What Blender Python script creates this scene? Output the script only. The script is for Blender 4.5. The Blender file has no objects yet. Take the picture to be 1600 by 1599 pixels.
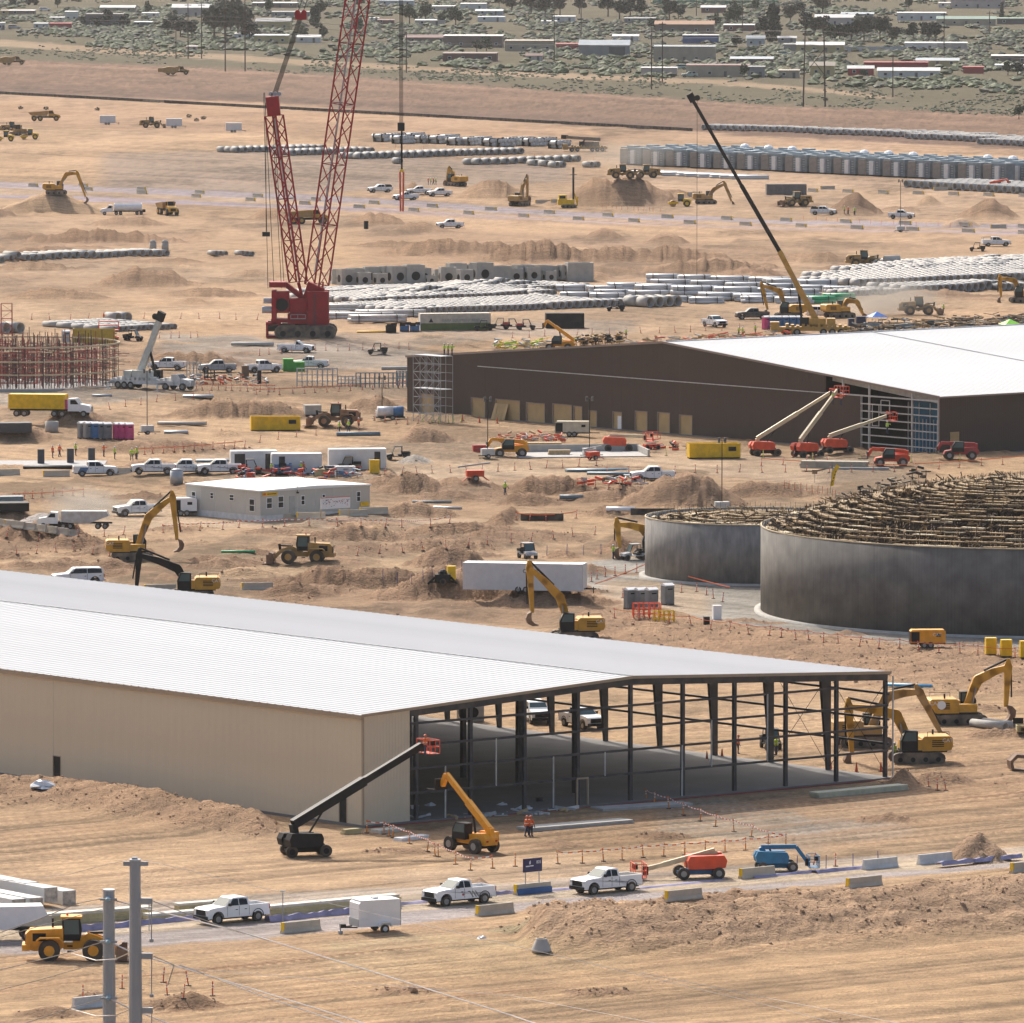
import bpy, bmesh, math, random
import numpy as np
from mathutils import Matrix, Vector
R = random.Random(7)
scene = bpy.context.scene
COL = scene.collection
# ---------------------------------------------------------------- camera
H, F, YH = 84.0, 13300.0, -250.0
TH = math.atan((799.5 - YH) / F); CT, ST = math.cos(TH), math.sin(TH)
cam = bpy.data.cameras.new('camera'); cam.sensor_width = 36; cam.lens = 36 * F / 1600
cam.clip_start = 5; cam.clip_end = 60000
camo = bpy.data.objects.new('camera', cam); COL.objects.link(camo)
camo.location = (0, 0, H); camo.rotation_euler = (math.pi / 2 - TH, 0, 0); scene.camera = camo
# ---------------------------------------------------------------- world, sun, exposure
SUN_EL, SUN_AZ = math.radians(41), math.atan2(-.40, .92)
w = bpy.data.worlds.new('World'); scene.world = w; w.use_nodes = True
nt = w.node_tree; sky = nt.nodes.new('ShaderNodeTexSky'); sky.sky_type = 'NISHITA'; sky.sun_disc = False
sky.sun_elevation = SUN_EL; sky.sun_rotation = SUN_AZ; sky.dust_density = 5.0; sky.air_density = 1.0
nt.links.new(sky.outputs[0], nt.nodes['Background'].inputs[0]); nt.nodes['Background'].inputs[1].default_value = .15
sl = bpy.data.lights.new('sun', 'SUN'); sl.energy = 3.4; sl.angle = math.radians(.55); sl.color = (1, .95, .87)
so = bpy.data.objects.new('sun', sl); COL.objects.link(so)
sd = Vector((math.sin(SUN_AZ) * math.cos(SUN_EL), math.cos(SUN_AZ) * math.cos(SUN_EL), math.sin(SUN_EL)))
so.rotation_euler = sd.to_track_quat('Z', 'Y').to_euler(); so.location = sd * 300
vs = scene.view_settings; scene.display_settings.display_device = 'sRGB'
vs.view_transform = 'Standard'; vs.look = 'None'; vs.exposure = .36; vs.gamma = 1; vs.use_curve_mapping = False
scene.cycles.use_denoising = True
scene.cycles.max_bounces = 6; scene.cycles.diffuse_bounces = 3; scene.cycles.glossy_bounces = 2
scene.cycles.volume_bounces = 0; scene.cycles.transparent_max_bounces = 8
U = (-.6288, .7776); V = (.7776, .6288)      # the site grid: away-left and away-right
HU = math.degrees(math.atan2(U[1], U[0])); HV = math.degrees(math.atan2(V[1], V[0]))

def proj(X, Y, Z):
    f = Y * CT + (H - Z) * ST; u = (Z - H) * CT + Y * ST
    return 800 + F * X / f, 799.5 - F * u / f
def flat(px, py, z=0.0):
    a, b = (px - 800) / F, (799.5 - py) / F
    dz = -ST + b * CT; dy = CT + b * ST
    t = (z - H) / dz
    return a * t, dy * t
def sc(py): return (py - YH) / H          # pixels per metre on the ground at this image row
# ---------------------------------------------------------------- noise
_rs = np.random.RandomState(3); _T = _rs.rand(256, 256)
def vn(x, y, s=0):
    x = np.asarray(x, float) + s * 17.31; y = np.asarray(y, float) + s * 9.77
    xi = np.floor(x).astype(np.int64); yi = np.floor(y).astype(np.int64); fx = x - xi; fy = y - yi
    fx = fx * fx * (3 - 2 * fx); fy = fy * fy * (3 - 2 * fy)
    a = _T[xi & 255, yi & 255]; b = _T[(xi + 1) & 255, yi & 255]; c = _T[xi & 255, (yi + 1) & 255]; d = _T[(xi + 1) & 255, (yi + 1) & 255]
    return (a * (1 - fx) + b * fx) * (1 - fy) + (c * (1 - fx) + d * fx) * fy
def fbm(x, y, o=4, s=0):
    r = 0; a = .5; t = 0
    for i in range(o):
        r = r + a * vn(x, y, s + i); t += a; a *= .55; x = x * 2.03; y = y * 2.03
    return r / t
def ss(a, b, x):
    t = np.clip((x - a) / (b - a), 0, 1); return t * t * (3 - 2 * t)
# ---------------------------------------------------------------- materials
MATS = {}
def new_mat(name):
    m = bpy.data.materials.new(name); m.use_nodes = True; return m, m.node_tree, m.node_tree.nodes['Principled BSDF']
def M(name, col=None, rough=.6, metal=0., var=.18, scale=1.5, dust=.0, spec=.4, bump=0, stretch=None):
    if name in MATS: return MATS[name]
    m, t, b = new_mat(name); N = t.nodes.new
    b.inputs['Roughness'].default_value = rough; b.inputs['Metallic'].default_value = metal
    b.inputs['Specular IOR Level'].default_value = spec
    tc = N('ShaderNodeTexCoord'); n = N('ShaderNodeTexNoise'); n.inputs['Scale'].default_value = scale; n.inputs['Detail'].default_value = 5
    if stretch:
        mp = N('ShaderNodeMapping'); mp.inputs['Scale'].default_value = stretch
        t.links.new(tc.outputs['Object'], mp.inputs['Vector']); t.links.new(mp.outputs[0], n.inputs['Vector'])
    else: t.links.new(tc.outputs['Object'], n.inputs['Vector'])
    r = N('ShaderNodeValToRGB'); e = r.color_ramp.elements
    e[0].position = .3; e[1].position = .7
    e[0].color = (*[c * (1 - var) for c in col], 1); e[1].color = (*[min(1, c * (1 + var * .6)) for c in col], 1)
    t.links.new(n.outputs[0], r.inputs[0]); out = r.outputs[0]
    if dust:
        mx = N('ShaderNodeMix'); mx.data_type = 'RGBA'; mx.inputs['B'].default_value = (.48, .36, .25, 1)
        n2 = N('ShaderNodeTexNoise'); n2.inputs['Scale'].default_value = scale * .6; n2.inputs['Detail'].default_value = 6
        t.links.new(tc.outputs['Object'], n2.inputs['Vector'])
        mr = N('ShaderNodeMapRange'); mr.inputs['From Min'].default_value = .35; mr.inputs['From Max'].default_value = .75
        mr.inputs['To Max'].default_value = dust * 1.6
        t.links.new(n2.outputs[0], mr.inputs['Value']); t.links.new(mr.outputs[0], mx.inputs['Factor']); t.links.new(out, mx.inputs['A']); out = mx.outputs['Result']
    t.links.new(out, b.inputs['Base Color'])
    if bump:
        bp = N('ShaderNodeBump'); bp.inputs['Strength'].default_value = bump; bp.inputs['Distance'].default_value = .05
        t.links.new(n.outputs[0], bp.inputs['Height']); t.links.new(bp.outputs[0], b.inputs['Normal'])
    MATS[name] = m; return m
white = M('white_paint', (.86, .86, .85), .35, dust=.03, var=.05, spec=.5)
steelgrey = M('grey_steel', (.34, .35, .36), .5, var=.1)
black = M('black_paint', (.012, .013, .015), .6, dust=.02, spec=.2, var=.2)
rubber = M('tyre_rubber', (.03, .028, .026), .85, dust=.12, var=.2)
rimgrey = M('wheel_rim', (.30, .30, .29), .5, dust=.3)
glass = M('dark_glass', (.012, .018, .022), .2, var=.1, spec=.3)
wind = M('windscreen_glass', (.07, .12, .125), .2, var=.1, spec=.4)
catyel = M('yellow_machine_paint', (.60, .30, .015), .5, dust=.1)
mudyel = M('muddy_yellow_paint', (.42, .235, .05), .7, dust=.3)
oryel = M('orange_yellow_paint', (.86, .36, .01), .42, dust=.1)
orange = M('orange_paint', (.74, .075, .02), .45, dust=.05)
red = M('red_paint', (.42, .03, .035), .5, dust=.12)
crred = M('crane_red_paint', (.33, .004, .012), .6, dust=.0)
bluep = M('blue_paint', (.03, .16, .36), .45, dust=.1)
teal = M('teal_blue_paint', (.01, .17, .33), .45, dust=.03)
navy = M('navy_paint', (.025, .03, .075), .5, dust=.08)
yel = M('bright_yellow_paint', (.80, .50, .0), .5, dust=.04)
cream = M('cream_boom_paint', (.60, .52, .33), .5, dust=.15)
wood = M('raw_timber', (.50, .36, .20), .8, var=.25, scale=3)
ply = M('plywood', (.52, .36, .17), .8, var=.12, scale=.6)
conc = M('precast_concrete', (.42, .40, .36), .85, var=.15, scale=1.2)
concl = M('light_concrete_pipe', (.42, .40, .37), .85, var=.15, scale=.8)
barc = M('barrier_concrete', (.50, .44, .35), .85, var=.15)
galv = M('galvanised_steel', (.42, .44, .45), .5, .3, var=.12, scale=2)
orpost = M('orange_plastic', (.72, .23, .02), .6, var=.1)
redpost = M('red_orange_plastic', (.66, .12, .05), .6, var=.15)
lime = M('hi_vis_lime', (.50, .72, .05), .7, var=.1)
hiorange = M('hi_vis_orange', (.80, .16, .04), .7, var=.1)
denim = M('work_trousers', (.05, .06, .10), .9, var=.2)
skin = M('skin', (.42, .24, .16), .6, var=.1)
hatw = M('hard_hat_white', (.75, .75, .72), .4, var=.03)
hato = M('hard_hat_orange', (.75, .15, .04), .4, var=.03)
pink = M('pink_plastic', (.62, .05, .22), .5, dust=.08)
toiletgrey = M('grey_plastic', (.22, .23, .24), .6, dust=.1)
rust = M('rusty_bucket_steel', (.16, .085, .05), .8, dust=.3)
mesh_black = M('black_membrane', (.02, .02, .022), .8, dust=.15)
wrapw = M('white_wrap', (.74, .74, .73), .5, dust=.05, var=.08, bump=.4)
lights_w = M('lamp_lens', (.7, .7, .68), .2)
redlens = M('tail_lens', (.4, .02, .02), .3)
navyfab = M('navy_sign_face', (.03, .03, .10), .5, var=.05)
lav = M('purple_silt_fabric', (.29, .27, .40), .8, var=.25)
# ---------------------------------------------------------------- mesh builder
class MB:
    def __init__(s): s.v = []; s.f = []; s.mi = []; s.m = 0
    def add(s, vs, fs):
        n = len(s.v); s.v.extend(vs); s.f.extend([tuple(i + n for i in f) for f in fs]); s.mi.extend([s.m] * len(fs)); return s
    def box(s, x0, y0, z0, x1, y1, z1):
        return s.add([(x0, y0, z0), (x1, y0, z0), (x1, y1, z0), (x0, y1, z0), (x0, y0, z1), (x1, y0, z1), (x1, y1, z1), (x0, y1, z1)],
                     [(0, 3, 2, 1), (4, 5, 6, 7), (0, 1, 5, 4), (1, 2, 6, 5), (2, 3, 7, 6), (3, 0, 4, 7)])
    def prism(s, pts, y0, y1, inset=0, zmid=None):
        # (x,z) outline extruded along y; inset narrows the y extent of points above zmid
        n = len(pts); vs = []
        for y, sg in ((y0, 1), (y1, -1)):
            for x, z in pts:
                k = inset if (zmid is not None and z > zmid) else 0
                vs.append((x, y + sg * k, z))
        fs = [tuple(range(n)), tuple(range(2 * n - 1, n - 1, -1))] + [(i, i + n, (i + 1) % n + n, (i + 1) % n) for i in range(n)]
        return s.add(vs, fs)
    def bar(s, p, q, w, h=None, w2=None, h2=None):
        h = h or w; w2 = w2 or w; h2 = h2 or h
        p = Vector(p); q = Vector(q); d = (q - p)
        if d.length < 1e-6: return s
        d.normalize(); up = Vector((0, 0, 1)) if abs(d.z) < .95 else Vector((1, 0, 0))
        a = d.cross(up).normalized(); b = a.cross(d)
        vs = [tuple(c + a * (i * ww / 2) + b * (j * hh / 2)) for c, ww, hh in ((p, w, h), (q, w2, h2)) for i, j in ((-1, -1), (1, -1), (1, 1), (-1, 1))]
        return s.add(vs, [(3, 2, 1, 0), (4, 5, 6, 7), (0, 1, 5, 4), (1, 2, 6, 5), (2, 3, 7, 6), (3, 0, 4, 7)])
    def tube(s, p, q, r, n=8, r2=None, caps=True):
        r2 = r if r2 is None else r2; p = Vector(p); q = Vector(q); d = (q - p).normalized()
        up = Vector((0, 0, 1)) if abs(d.z) < .95 else Vector((1, 0, 0)); a = d.cross(up).normalized(); b = a.cross(d); vs = []
        for c, rr in ((p, r), (q, r2)):
            for i in range(n):
                t = 2 * math.pi * i / n; vs.append(tuple(c + a * (math.cos(t) * rr) + b * (math.sin(t) * rr)))
        fs = [(i, (i + 1) % n, (i + 1) % n + n, i + n) for i in range(n)]
        if caps: fs += [tuple(range(n - 1, -1, -1)), tuple(range(n, 2 * n))]
        return s.add(vs, fs)
    def pipe(s, p, q, r, ri, n=14, bell=0):
        # a hollow pipe
        p = Vector(p); q = Vector(q); d = (q - p).normalized(); up = Vector((0, 0, 1)) if abs(d.z) < .95 else Vector((1, 0, 0))
        a = d.cross(up).normalized(); b = a.cross(d); vs = []
        for c, rr in ((p, r), (q, r), (q, ri), (p, ri)):
            for i in range(n):
                t = 2 * math.pi * i / n; vs.append(tuple(c + a * (math.cos(t) * rr) + b * (math.sin(t) * rr)))
        fs = []
        for k in range(4):
            for i in range(n):
                j = (i + 1) % n; k2 = (k + 1) % 4; fs.append((k * n + i, k * n + j, k2 * n + j, k2 * n + i))
        return s.add(vs, fs)
    def wheel(s, x, y, z, r, w, n=18):
        return s.tube((x, y - w / 2, z), (x, y + w / 2, z), r, n)
    def quad(s, *p): return s.add(list(p), [tuple(range(len(p)))])
    def dome(s, c, r, rz, n=10, k=4):
        vs = [(c[0], c[1], c[2] + rz)]; fs = []
        for j in range(1, k + 1):
            t = math.pi / 2 * j / k
            for i in range(n):
                a = 2 * math.pi * i / n; vs.append((c[0] + r * math.sin(t) * math.cos(a), c[1] + r * math.sin(t) * math.sin(a), c[2] + rz * math.cos(t)))
        for i in range(n): fs.append((0, 1 + i, 1 + (i + 1) % n))
        for j in range(k - 1):
            for i in range(n): fs.append((1 + j * n + i, 1 + (j + 1) * n + i, 1 + (j + 1) * n + (i + 1) % n, 1 + j * n + (i + 1) % n))
        return s.add(vs, fs)
    def mesh(s, name, mats, smooth=False):
        me = bpy.data.meshes.new(name); me.from_pydata(s.v, [], s.f)
        for m in (mats if isinstance(mats, (list, tuple)) else [mats]): me.materials.append(m)
        if any(s.mi): me.polygons.foreach_set('material_index', s.mi)
        if smooth: me.polygons.foreach_set('use_smooth', [True] * len(me.polygons))
        me.update(); bm = bmesh.new(); bm.from_mesh(me); bmesh.ops.recalc_face_normals(bm, faces=bm.faces); bm.to_mesh(me); bm.free()
        return me
    def build(s, name, mats, parent=None, smooth=False):
        return bpy.data.objects.new(name, s.mesh(name, mats, smooth)) if parent is None else child(bpy.data.objects.new(name, s.mesh(name, mats, smooth)), parent)
KIDS = {}
def child(o, parent):
    o.parent = parent; KIDS.setdefault(parent.name, []).append(o); return o
def root(name): return bpy.data.objects.new(name, None)
def part(par, name, mats, fn=None, smooth=False):
    b = MB(); fn(b); return b.build(name, mats, par, smooth)
def base_name(n):
    return n.rsplit('.', 1)[0] if n[-3:].isdigit() and n[-4:-3] == '.' else n
def tree(o, parent=None):
    c = o.copy(); c.name = base_name(o.name); COL.objects.link(c); c.parent = parent
    for k in KIDS.get(o.name, []): tree(k, c)
    return c
def tag(o, label, cat, group=None):
    o['label'] = label; o['category'] = cat
    if group: o['group'] = group
    return o
def link(o, label=None, cat=None, group=None, kind=None):
    if o.name not in COL.objects: COL.objects.link(o)
    for k in KIDS.get(o.name, []): link(k)
    if label: tag(o, label, cat, group)
    if kind: o['kind'] = kind
    return o
# ================================================================ TERRAIN
# mounds: px, py of the base centre in the survey photo, half width px, height px, depth/width ratio, colour key, roughness, own object label or None
MOUNDS = [
 (80,332,85,36,.7,'s',.6,'tall sandy pile under the upper left excavator'), (2,338,26,18,.8,'d',.6,None), (200,352,70,14,.6,'b',.8,None),
 (150,378,150,17,.25,'d',1.2,None), (40,372,70,9,.4,'b',.8,None), (310,374,20,9,.8,'b',.8,None), (92,400,25,11,.8,'g',.5,'small grey gravel heap above the line of big pipes'),
 (230,446,90,26,.35,'b',1.2,None), (90,466,100,15,.3,'b',1,None), (330,462,90,12,.3,'b',1,None), (425,342,42,17,.6,'b',.8,None),
 (590,352,60,18,.4,'b',1,None), (655,362,55,12,.4,'b',1,None), (720,398,150,24,.3,'b',1.2,None), (850,408,150,26,.3,'b',1.2,None),
 (945,374,36,20,.8,'b',.6,'left of two brown heaps below the lavender road'), (1040,380,38,19,.8,'b',.6,'right of two brown heaps below the lavender road'), (1000,408,190,22,.25,'b',1.2,None),
 (1110,428,130,26,.3,'b',1.2,None), (880,436,90,18,.3,'b',1,None), (760,432,120,12,.3,'b',1,None), (1180,432,50,18,.4,'d',1,None),
 (965,320,118,38,.3,'b',1.1,None), (1050,312,50,24,.7,'b',.6,None), (770,308,65,24,.4,'b',1,None), (645,300,22,15,.8,'b',.6,'little spoil heap beside the row of white pickups'),
 (1335,334,46,36,.8,'d',.6,'steep brown heap behind the workers in lime vests'), (1452,320,24,15,.8,'s',.5,'low pale heap beyond the tall light mast'),
 (1545,340,50,32,.8,'b',.6,'tall brown heap at the right edge of the far yard'), (1502,354,36,19,.8,'s',.5,'light tan heap in front of a taller brown heap'), (1225,322,28,12,.7,'d',.8,None),
 (1260,322,55,8,.4,'d',1,None), (1405,330,45,7,.4,'d',1,None), (1285,408,48,15,.6,'b',.9,None), (1205,402,45,9,.5,'b',1,None), (1195,418,30,10,.6,'b',.8,None),
 (290,570,120,20,.3,'b',1,None), (370,652,150,26,.3,'b',1.1,None), (120,668,66,38,.7,'b',.8,'brown heap in front of the yellow tractor trailer'),
 (30,690,70,22,.5,'b',1,None), (250,705,160,17,.3,'b',1.1,None), (585,640,52,20,.5,'b',.9,'brown heap behind the dusty wheel loader'), (665,694,62,23,.6,'b',.8,'low brown heap before the plywood covered doors'),
 (648,724,30,17,.8,'g',.4,'grey sand heap hiding the wheels of a utility cart'), (235,732,60,12,.5,'b',1,None),
 (645,772,75,28,.45,'b',1.2,None), (700,782,80,15,.5,'b',1,None), (600,764,50,22,.5,'b',1,None), (1068,788,105,44,.55,'b',1,'broad brown mound behind the small concrete tank'), (860,772,110,26,.4,'d',1.2,None), (960,782,90,18,.4,'b',1.1,None),
 (1200,775,90,22,.5,'b',1,None), (560,846,110,24,.3,'b',1.2,None), (720,838,130,20,.3,'b',1.2,None), (420,834,60,10,.4,'b',1,None), (700,884,80,28,.5,'b',1.1,'rough brown mound beside the purple stakes'),
 (560,915,150,30,.3,'d',1.4,None), (720,934,160,38,.3,'d',1.5,None), (860,944,110,26,.35,'d',1.4,None), (460,930,70,16,.4,'d',1.2,None),
 (40,852,80,18,.4,'b',1.2,None), (110,858,60,14,.4,'d',1.2,None), (66,827,56,28,.7,'w',.3,'pale gravel heap behind a row of concrete barriers'), (60,890,100,14,.4,'b',1.2,None), (190,900,60,12,.4,'b',1,None),
 (340,884,90,14,.4,'d',1.2,None), (880,872,36,12,.6,'b',1,None), (950,868,30,10,.5,'b',1,None), (100,885,55,12,.4,'b',1,None),
 (1525,1342,50,38,.9,'b',1.2,'cloddy brown heap beside the haul road'), (1385,1282,55,8,.4,'b',1.4,None), (1035,1306,45,5,.5,'d',1.2,None), (750,1384,16,13,.8,'b',.8,None),
 (1410,1226,30,26,.7,'b',.9,None), (1470,1222,60,14,.5,'b',1,None), (1330,1210,20,12,.6,'b',1,None),
 (290,1572,75,16,.5,'d',1.3,None), (150,1560,40,10,.5,'b',1.2,None), (80,1585,60,10,.5,'b',1,None), (870,1320,40,5,.6,'b',1,None), (620,1330,50,4,.6,'b',1,None),
 (1560,1150,60,10,.5,'b',1,None), (1500,1110,90,10,.4,'b',1,None), (820,1455,60,9,.5,'o',.6,None), (640,1548,60,4,.3,'b',1.2,None), (940,1550,60,4,.3,'b',1.2,None),
]
for _ in range(60):
    _y = R.uniform(745, 975); _x = R.uniform(380, 1000) if R.random() < .6 else R.uniform(-40, 420); MOUNDS.append((_x, _y, R.uniform(25, 85), R.uniform(8, 23), R.choice((.35, .5, .7)), R.choice('bbd'), 1.2, None))
for _ in range(26):
    _y = R.uniform(385, 465); MOUNDS.append((R.uniform(-40, 1300), _y, R.uniform(20, 90), R.uniform(5, 12), R.choice((.3, .5)), R.choice('bbd'), 1.1, None))
for _ in range(110):   # low scattered berms between the machines
    _y = R.uniform(385, 1010); MOUNDS.append((R.uniform(-40, 1640), _y, R.uniform(15, 90), R.uniform(2, 10), R.choice((.2, .35, .5)), R.choice('bbsd'), 1.1, None))
# banks: polyline of (x, top y, bottom y), height m, colour key, rough
BANKS = [
 ([(-80,1228,1262),(120,1244,1276),(300,1275,1310),(460,1302,1322)], 1.3, 'b', .4),
 ([(800,1462,1492),(960,1468,1502),(1200,1450,1498),(1400,1434,1484),(1700,1406,1464)], 2.4, 'q', .32),
 ([(800,1428,1442),(900,1420,1438),(1100,1416,1430),(1180,1406,1418),(1340,1400,1410),(1480,1390,1400),(1700,1372,1384)], .55, 'b', .7),
 ([(860,985,1010),(1000,985,1040),(1200,1010,1075),(1400,1035,1098),(1700,1045,1120)], 1.3, 'b', .35),
 ([(-80,858,880),(120,850,868),(260,872,890)], .8, 'd', .5),
 ([(-80,104,138),(400,122,160),(800,150,190),(1200,180,222),(1700,198,245)], 1.6, 'r', .5),
 ([(500,868,884),(700,852,866),(950,838,852)], .6, 'd', .5),
]
CK = dict(s=(.44,.29,.17), b=(.315,.196,.117), d=(.245,.147,.086), g=(.36,.33,.29), w=(.50,.46,.42), r=(.20,.125,.082), o=(.36,.29,.17), q=(.385,.25,.155))
# colour bands: [(x, ytop, ybot)...], colour, strength
BANDS = [
 ([(-200,-400,86),(400,-400,118),(800,-400,146),(1200,-400,172),(1800,-400,196)], (.125,.108,.062), 1, 'scrub'),
 ([(-200,50,60),(500,95,104),(800,112,120),(1150,126,134),(1400,150,156)], (.40,.29,.185), .8, None),
 ([(-200,86,136),(400,118,158),(800,146,186),(1200,172,214),(1800,196,242)], (.215,.13,.085), .95, None),
 ([(-200,86,93),(400,118,125),(800,146,153),(1200,172,178),(1800,196,202)], (.24,.135,.085), .8, None),
 ([(-200,99,103),(400,118,122),(800,147,151),(1200,174,178),(1800,199,204)], (.42,.27,.18), .8, None),
 ([(-200,108,112),(400,130,134),(800,158,162),(1800,214,219)], (.38,.24,.16), .6, None),
 ([(-200,120,140),(400,148,163),(800,176,190),(1200,200,216),(1800,230,244)], (.16,.10,.072), .75, None),
 ([(-200,142,156),(400,160,176),(800,192,206),(1200,214,226),(1800,246,262)], (.50,.335,.21), .8, None),
 ([(-200,156,190),(500,178,215),(700,200,222),(1000,212,228)], (.46,.295,.18), .7, None),
 ([(150,240,295),(300,236,300),(420,236,305),(700,250,290),(900,262,285)], (.33,.26,.205), .8, None),
 # far lavender roads
 ([(-200,276,287),(200,293,302),(560,308,318),(900,331,340),(1250,345,352),(1800,354,362)], (.36,.32,.35), .9, 'far_road'),
 ([(-200,296,303),(200,310,317),(560,324,331),(900,343,349),(1250,356,361),(1800,364,371)], (.36,.31,.36), .9, 'far_road'),
 ([(-200,287,296),(200,302,310),(560,318,324),(900,340,343),(1250,352,356),(1800,362,364)], (.50,.38,.27), .7, None),
 ([(950,262,330),(1800,285,352)], (.48,.35,.24), .5, None),
 ([(-200,318,350),(600,330,352),(1800,372,405)], (.56,.38,.23), .5, None),
 ([(-200,385,420),(500,430,450),(900,440,470),(1800,380,440)], (.55,.40,.26), .5, None),
 ([(-200,470,520),(500,480,500),(1000,470,520),(1400,440,480),(1800,440,480)], (.57,.41,.26), .6, None),
 ([(240,520,562),(420,530,575),(640,548,580),(760,560,575)], (.40,.355,.30), .9, 'gravel_yard'),
 ([(500,528,550),(640,520,548),(800,505,530),(1000,500,520)], (.44,.37,.30), .7, None),
 ([(-200,575,640),(150,590,632),(260,600,620),(320,605,612)], (.47,.43,.37), .7, None),
 ([(560,575,655),(640,560,650),(660,560,640)], (.50,.38,.27), .5, None),
 ([(300,700,752),(700,690,760),(1000,700,732),(1300,715,760),(1420,735,765)], (.55,.42,.30), .6, None),
 ([(130,765,838),(300,785,825),(600,805,825),(760,810,818)], (.56,.43,.31), .7, None),
 ([(640,735,800),(800,735,770),(1000,725,745)], (.55,.42,.30), .5, None),
 ([(-200,870,885),(500,866,905),(800,838,862),(960,822,840)], (.50,.355,.22), .8, None),
 ([(590,748,800),(800,745,805),(1000,755,800),(1200,775,800)], (.36,.23,.14), .5, None),
 ([(400,905,958),(560,892,965),(900,905,985),(1000,960,990)], (.31,.195,.118), .6, None),
 ([(940,1000,1070),(1200,1015,1090),(1800,1060,1130)], (.37,.235,.14), .6, None),
 ([(-200,560,575),(200,545,575),(420,545,572),(640,600,612)], (.38,.25,.16), .4, None),
 ([(560,355,425),(900,365,440),(1250,395,440)], (.38,.25,.16), .5, None),
 ([(-200,360,385),(320,365,385),(420,440,460),(-200,435,470)][:2], (.38,.25,.16), .5, None),
 # gravel apron round the tanks
 ([(900,880,915),(1000,870,945),(1100,880,975),(1200,900,995),(1400,900,1025),(1800,900,1040)], (.36,.34,.31), 1, 'gravel_apron'),
 ([(930,905,940),(1060,905,965),(1120,930,968)], (.50,.37,.25), .7, None),
 ([(380,1040,1260),(1500,1040,1175),(1800,1050,1200)], (.54,.375,.225), .5, None),
 ([(1350,1150,1260),(1800,1130,1260)], (.48,.31,.18), .7, None),
 ([(900,1210,1300),(1250,1240,1310),(1450,1230,1260)], (.45,.32,.21), .5, None),
 ([(1020,1235,1300),(1100,1240,1310),(1240,1265,1330),(1300,1300,1335)], (.40,.35,.29), .7, None),
 ([(1230,1275,1310),(1330,1280,1318),(1440,1298,1306)], (.42,.37,.32), .6, None),
 ([(600,1360,1385),(900,1340,1370),(1100,1355,1362)], (.46,.38,.30), .5, None),
 ([(-200,1330,1380),(300,1335,1420),(700,1320,1380),(1100,1310,1345),(1800,1280,1330)], (.58,.40,.245), .5, None),
 # near haul road with lavender verges
 ([(-200,1490,1500),(0,1471,1495),(230,1455,1478),(640,1424,1446),(800,1410,1425),(1000,1394,1406),(1250,1376,1386),(1800,1330,1338)], (.40,.355,.345), .95, 'haul_road'),
 ([(-200,1468,1490),(0,1452,1471),(230,1435,1455),(640,1400,1424),(800,1392,1410),(1000,1372,1394),(1250,1356,1376),(1800,1316,1330)], (.55,.45,.335), .95, 'haul_road'),
 ([(-200,1438,1468),(0,1424,1452),(230,1410,1435),(640,1386,1400),(800,1378,1392),(1000,1362,1372),(1250,1346,1356),(1800,1308,1316)], (.49,.41,.34), .85, 'haul_road'),
 ([(500,1470,1530),(700,1462,1528),(850,1470,1520),(1000,1500,1515)], (.47,.375,.225), .6, None),
 ([(-200,1500,1760),(1800,1460,1760)], (.54,.365,.215), .55, None),
]
pys = np.concatenate([np.array([5200, 4200, 3400, 2700, 2200, 1900, 1800]), np.arange(1740, 1000, -1.55), np.arange(1000, 300, -1.45), np.arange(300, -6, -1.3), np.arange(-8, -200, -6), np.array([-215, -225, -235, -241, -244.5])])
pxs = np.concatenate([np.array([-14000, -9000, -5600, -3600, -2300, -1500, -1000, -700, -500, -380, -290, -220]), np.arange(-170, 1771, 2.7), np.array([1820, 1890, 1980, 2100, 2300, 2600, 3100, 3900, 5200, 7200, 10600, 15600])])
NR, NC = len(pys), len(pxs)
ROWY = np.array([flat(800, p)[1] for p in pys]); COLT = np.array([flat(p, 800)[0] for p in pxs]) / flat(800, 800)[1]
GX = ROWY[:, None] * COLT[None, :]; GY = np.repeat(ROWY[:, None], NC, 1)
PU, PV = proj(GX, GY, 0 * GX)
ga = GX * V[0] + GY * V[1]; gb = GX * U[0] + GY * U[1]         # along V, along U
def band_mask(b, wob=3.0):
    xs, t, bt = zip(*b); tt = np.interp(PU, xs, t); bb = np.interp(PU, xs, bt)
    s_ = np.clip((PV - YH) / H / 10, .5, 2); w_ = wob * s_
    e = (fbm(GX * .12, GY * .05, 3, 5) - .5) * 5 * w_ * .8
    m = ss(-w_, w_, PV + e - tt) * ss(-w_, w_, bb - PV - e)
    x0 = xs[0]; x1 = xs[-1]
    return m * ss(x0 - 10, x0 + 30, PU + 40 * (x0 < -100)) * (1 - ss(x1 - 30, x1 + 10, PU))
base = np.stack([np.full(GX.shape, c) for c in (.495, .338, .205)], -1)
lf = fbm(GX * .02, GY * .008, 4, 1)[..., None]; base = base * (1 - .30 * (lf - .5) * 2) + (lf - .5) * np.array([-.02, 0, .02])
ZONE = np.zeros(GX.shape, np.int8); ZN = ['ground', 'scrubland', 'far_road', 'gravel_yard', 'gravel_apron', 'haul_road']
scrub = np.zeros(GX.shape); roadm = np.zeros(GX.shape)
for pts, c, s_, z in BANDS:
    m = band_mask(pts, 1.2 if z in ('far_road', 'haul_road') else 3.0)
    base = base * (1 - (m * s_)[..., None]) + np.array(c) * (m * s_)[..., None]
    if z and z != 'scrub': ZONE[m > .5] = ZN.index(z)
    if z == 'scrub': scrub = m
    if z: roadm = np.maximum(roadm, m * (z in ('far_road', 'haul_road', 'gravel_apron')))
ZONE[(scrub > .5)] = 1
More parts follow.
